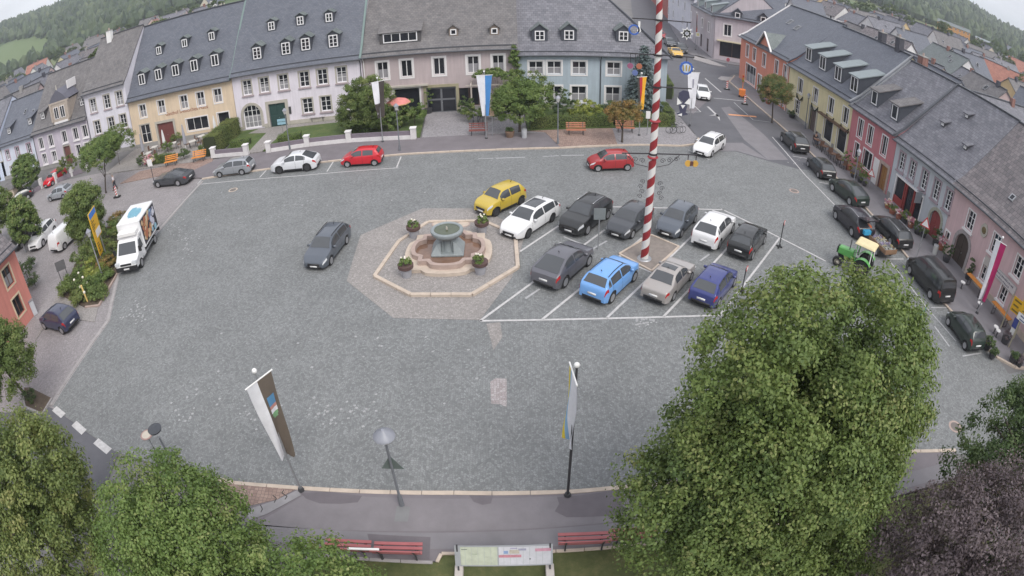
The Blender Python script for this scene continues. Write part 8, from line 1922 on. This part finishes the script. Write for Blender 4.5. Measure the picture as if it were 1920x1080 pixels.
# trees between the houses
L_FARG = leaf_mat('far_tree_leaf', [(.04, .07, .025), (.07, .105, .035), (.10, .14, .045), (.14, .165, .06)])
spots = [(138, 222), (146, 214), (152, 206), (160, 200), (166, 214), (150, 228), (134, 236), (172, 190), (182, 178), (196, 190), (120, 96), (212, 150), (236, 190), (250, 215), (210, 232), (268, 250), (170, 148), (225, 205)]
for k, (x, y) in enumerate(spots):
    h = 9 + (k * 37 % 5); tree('distant_tree', 'broad green tree among the roofs, %s counted outward from the east row' % (ORD[k] if k < 16 else ['seventeenth', 'eighteenth'][k - 16]), (x, y), [((x, y, h * .6), (4.2, 4.2, h * .42))], 70, 40, .9, .55, L_FARG, r=.25, group='trees among the eastern roofs')
for k in range(22):
    az = -51 + k * 1.15; r = 120 + (k * 53 % 11) * 26; x, y = r * math.sin(R(az)), r * math.cos(R(az)); z = hill_h(x, y); h = 8 + (k * 29 % 5)
    t = tree('distant_tree', 'green tree between the houses of the western slope, %s from the left' % (ORD[k] if k < 16 else ['seventeenth', 'eighteenth', 'nineteenth', 'twentieth', 'twenty first', 'twenty second'][k - 16]), (x, y), [((x, y, h * .6), (3.8, 3.8, h * .42))], 60, 40, .9, .6, L_FARG, r=.25, group='trees on the western slope'); t.location.z = z
# far woods: one uncounted mass of tree tops per side
def woods(name, az0, az1, r0, r1, n, seed, gaps):
    g = np.random.default_rng(seed); P, F, Hh = [], [], []
    base = np.array([(math.cos(2 * PI * k / 6) * c, math.sin(2 * PI * k / 6) * c, z) for c, z in ((.55, -.6), (1, .0), (.62, .62)) for k in range(6)] + [(0, 0, 1.05)])
    fc = [(a * 6 + k, a * 6 + (k + 1) % 6, (a + 1) * 6 + (k + 1) % 6, (a + 1) * 6 + k) for a in range(2) for k in range(6)] + [(12 + k, 12 + (k + 1) % 6, 18) for k in range(6)]
    m = 0
    while m < n:
        az = R(g.uniform(az0, az1)); r = math.sqrt(g.uniform(r0 * r0, r1 * r1)); x, y = r * math.sin(az), r * math.cos(az)
        if gaps and math.sin(x * .011 + seed) + math.sin(y * .014) < gaps: continue
        s = g.uniform(3.5, 6.5); hh = g.uniform(5, 9); z = hill_h(x, y) + hh * .7; con = g.random() < .5
        q = base * np.array([s * (.7 if con else 1), s * (.7 if con else 1), hh]) * (1 + g.normal(0, .13, (19, 1))); b = len(P); P += [tuple(v) for v in (q + np.array([x, y, z]))]; F += [tuple(b + i for i in f) for f in fc]; Hh += [float(np.clip(g.normal(.25 if con else .6, .15), 0, 1))] * 19; m += 1
    me = bpy.data.meshes.new(name); me.from_pydata(P, [], F); at = me.attributes.new('hue', 'FLOAT', 'POINT'); at.data.foreach_set('value', Hh); me.materials.append(leaf_mat('wood_leaf' + name, [(.022, .042, .02), (.04, .065, .028), (.065, .095, .038), (.10, .125, .05)], trans=.05)); o = link(name, me); tag(o, 'mixed wood covering the hills beyond the town on one side', 'wood', kind='stuff')
woods('western_wood', -62, -22, 450, 1150, 4200, 4, -.8); woods('eastern_wood', 22, 64, 380, 1050, 3400, 9, -.9); woods('northern_wood', -22, 22, 500, 1000, 700, 6, -.9)
# ================================================================== HAZE: the air over town and hills
hz = MB().box(-7200, 7200, -7200, 7200, -1.5, 135).build('haze', None)
hm = bpy.data.materials.new('haze_air'); hm.use_nodes = True; ht = hm.node_tree; ht.nodes.clear()
ho = ht.nodes.new('ShaderNodeOutputMaterial'); hv = ht.nodes.new('ShaderNodeVolumePrincipled'); hv.inputs['Color'].default_value = (.86, .9, 1.0, 1); hv.inputs['Density'].default_value = 0.00036; hv.inputs['Anisotropy'].default_value = 0.2
ht.links.new(hv.outputs[0], ho.inputs['Volume']); hz.data.materials.append(hm)
tag(hz, kind='stuff')
SC.cycles.volume_bounces = 1
bpy.context.view_layer.update()
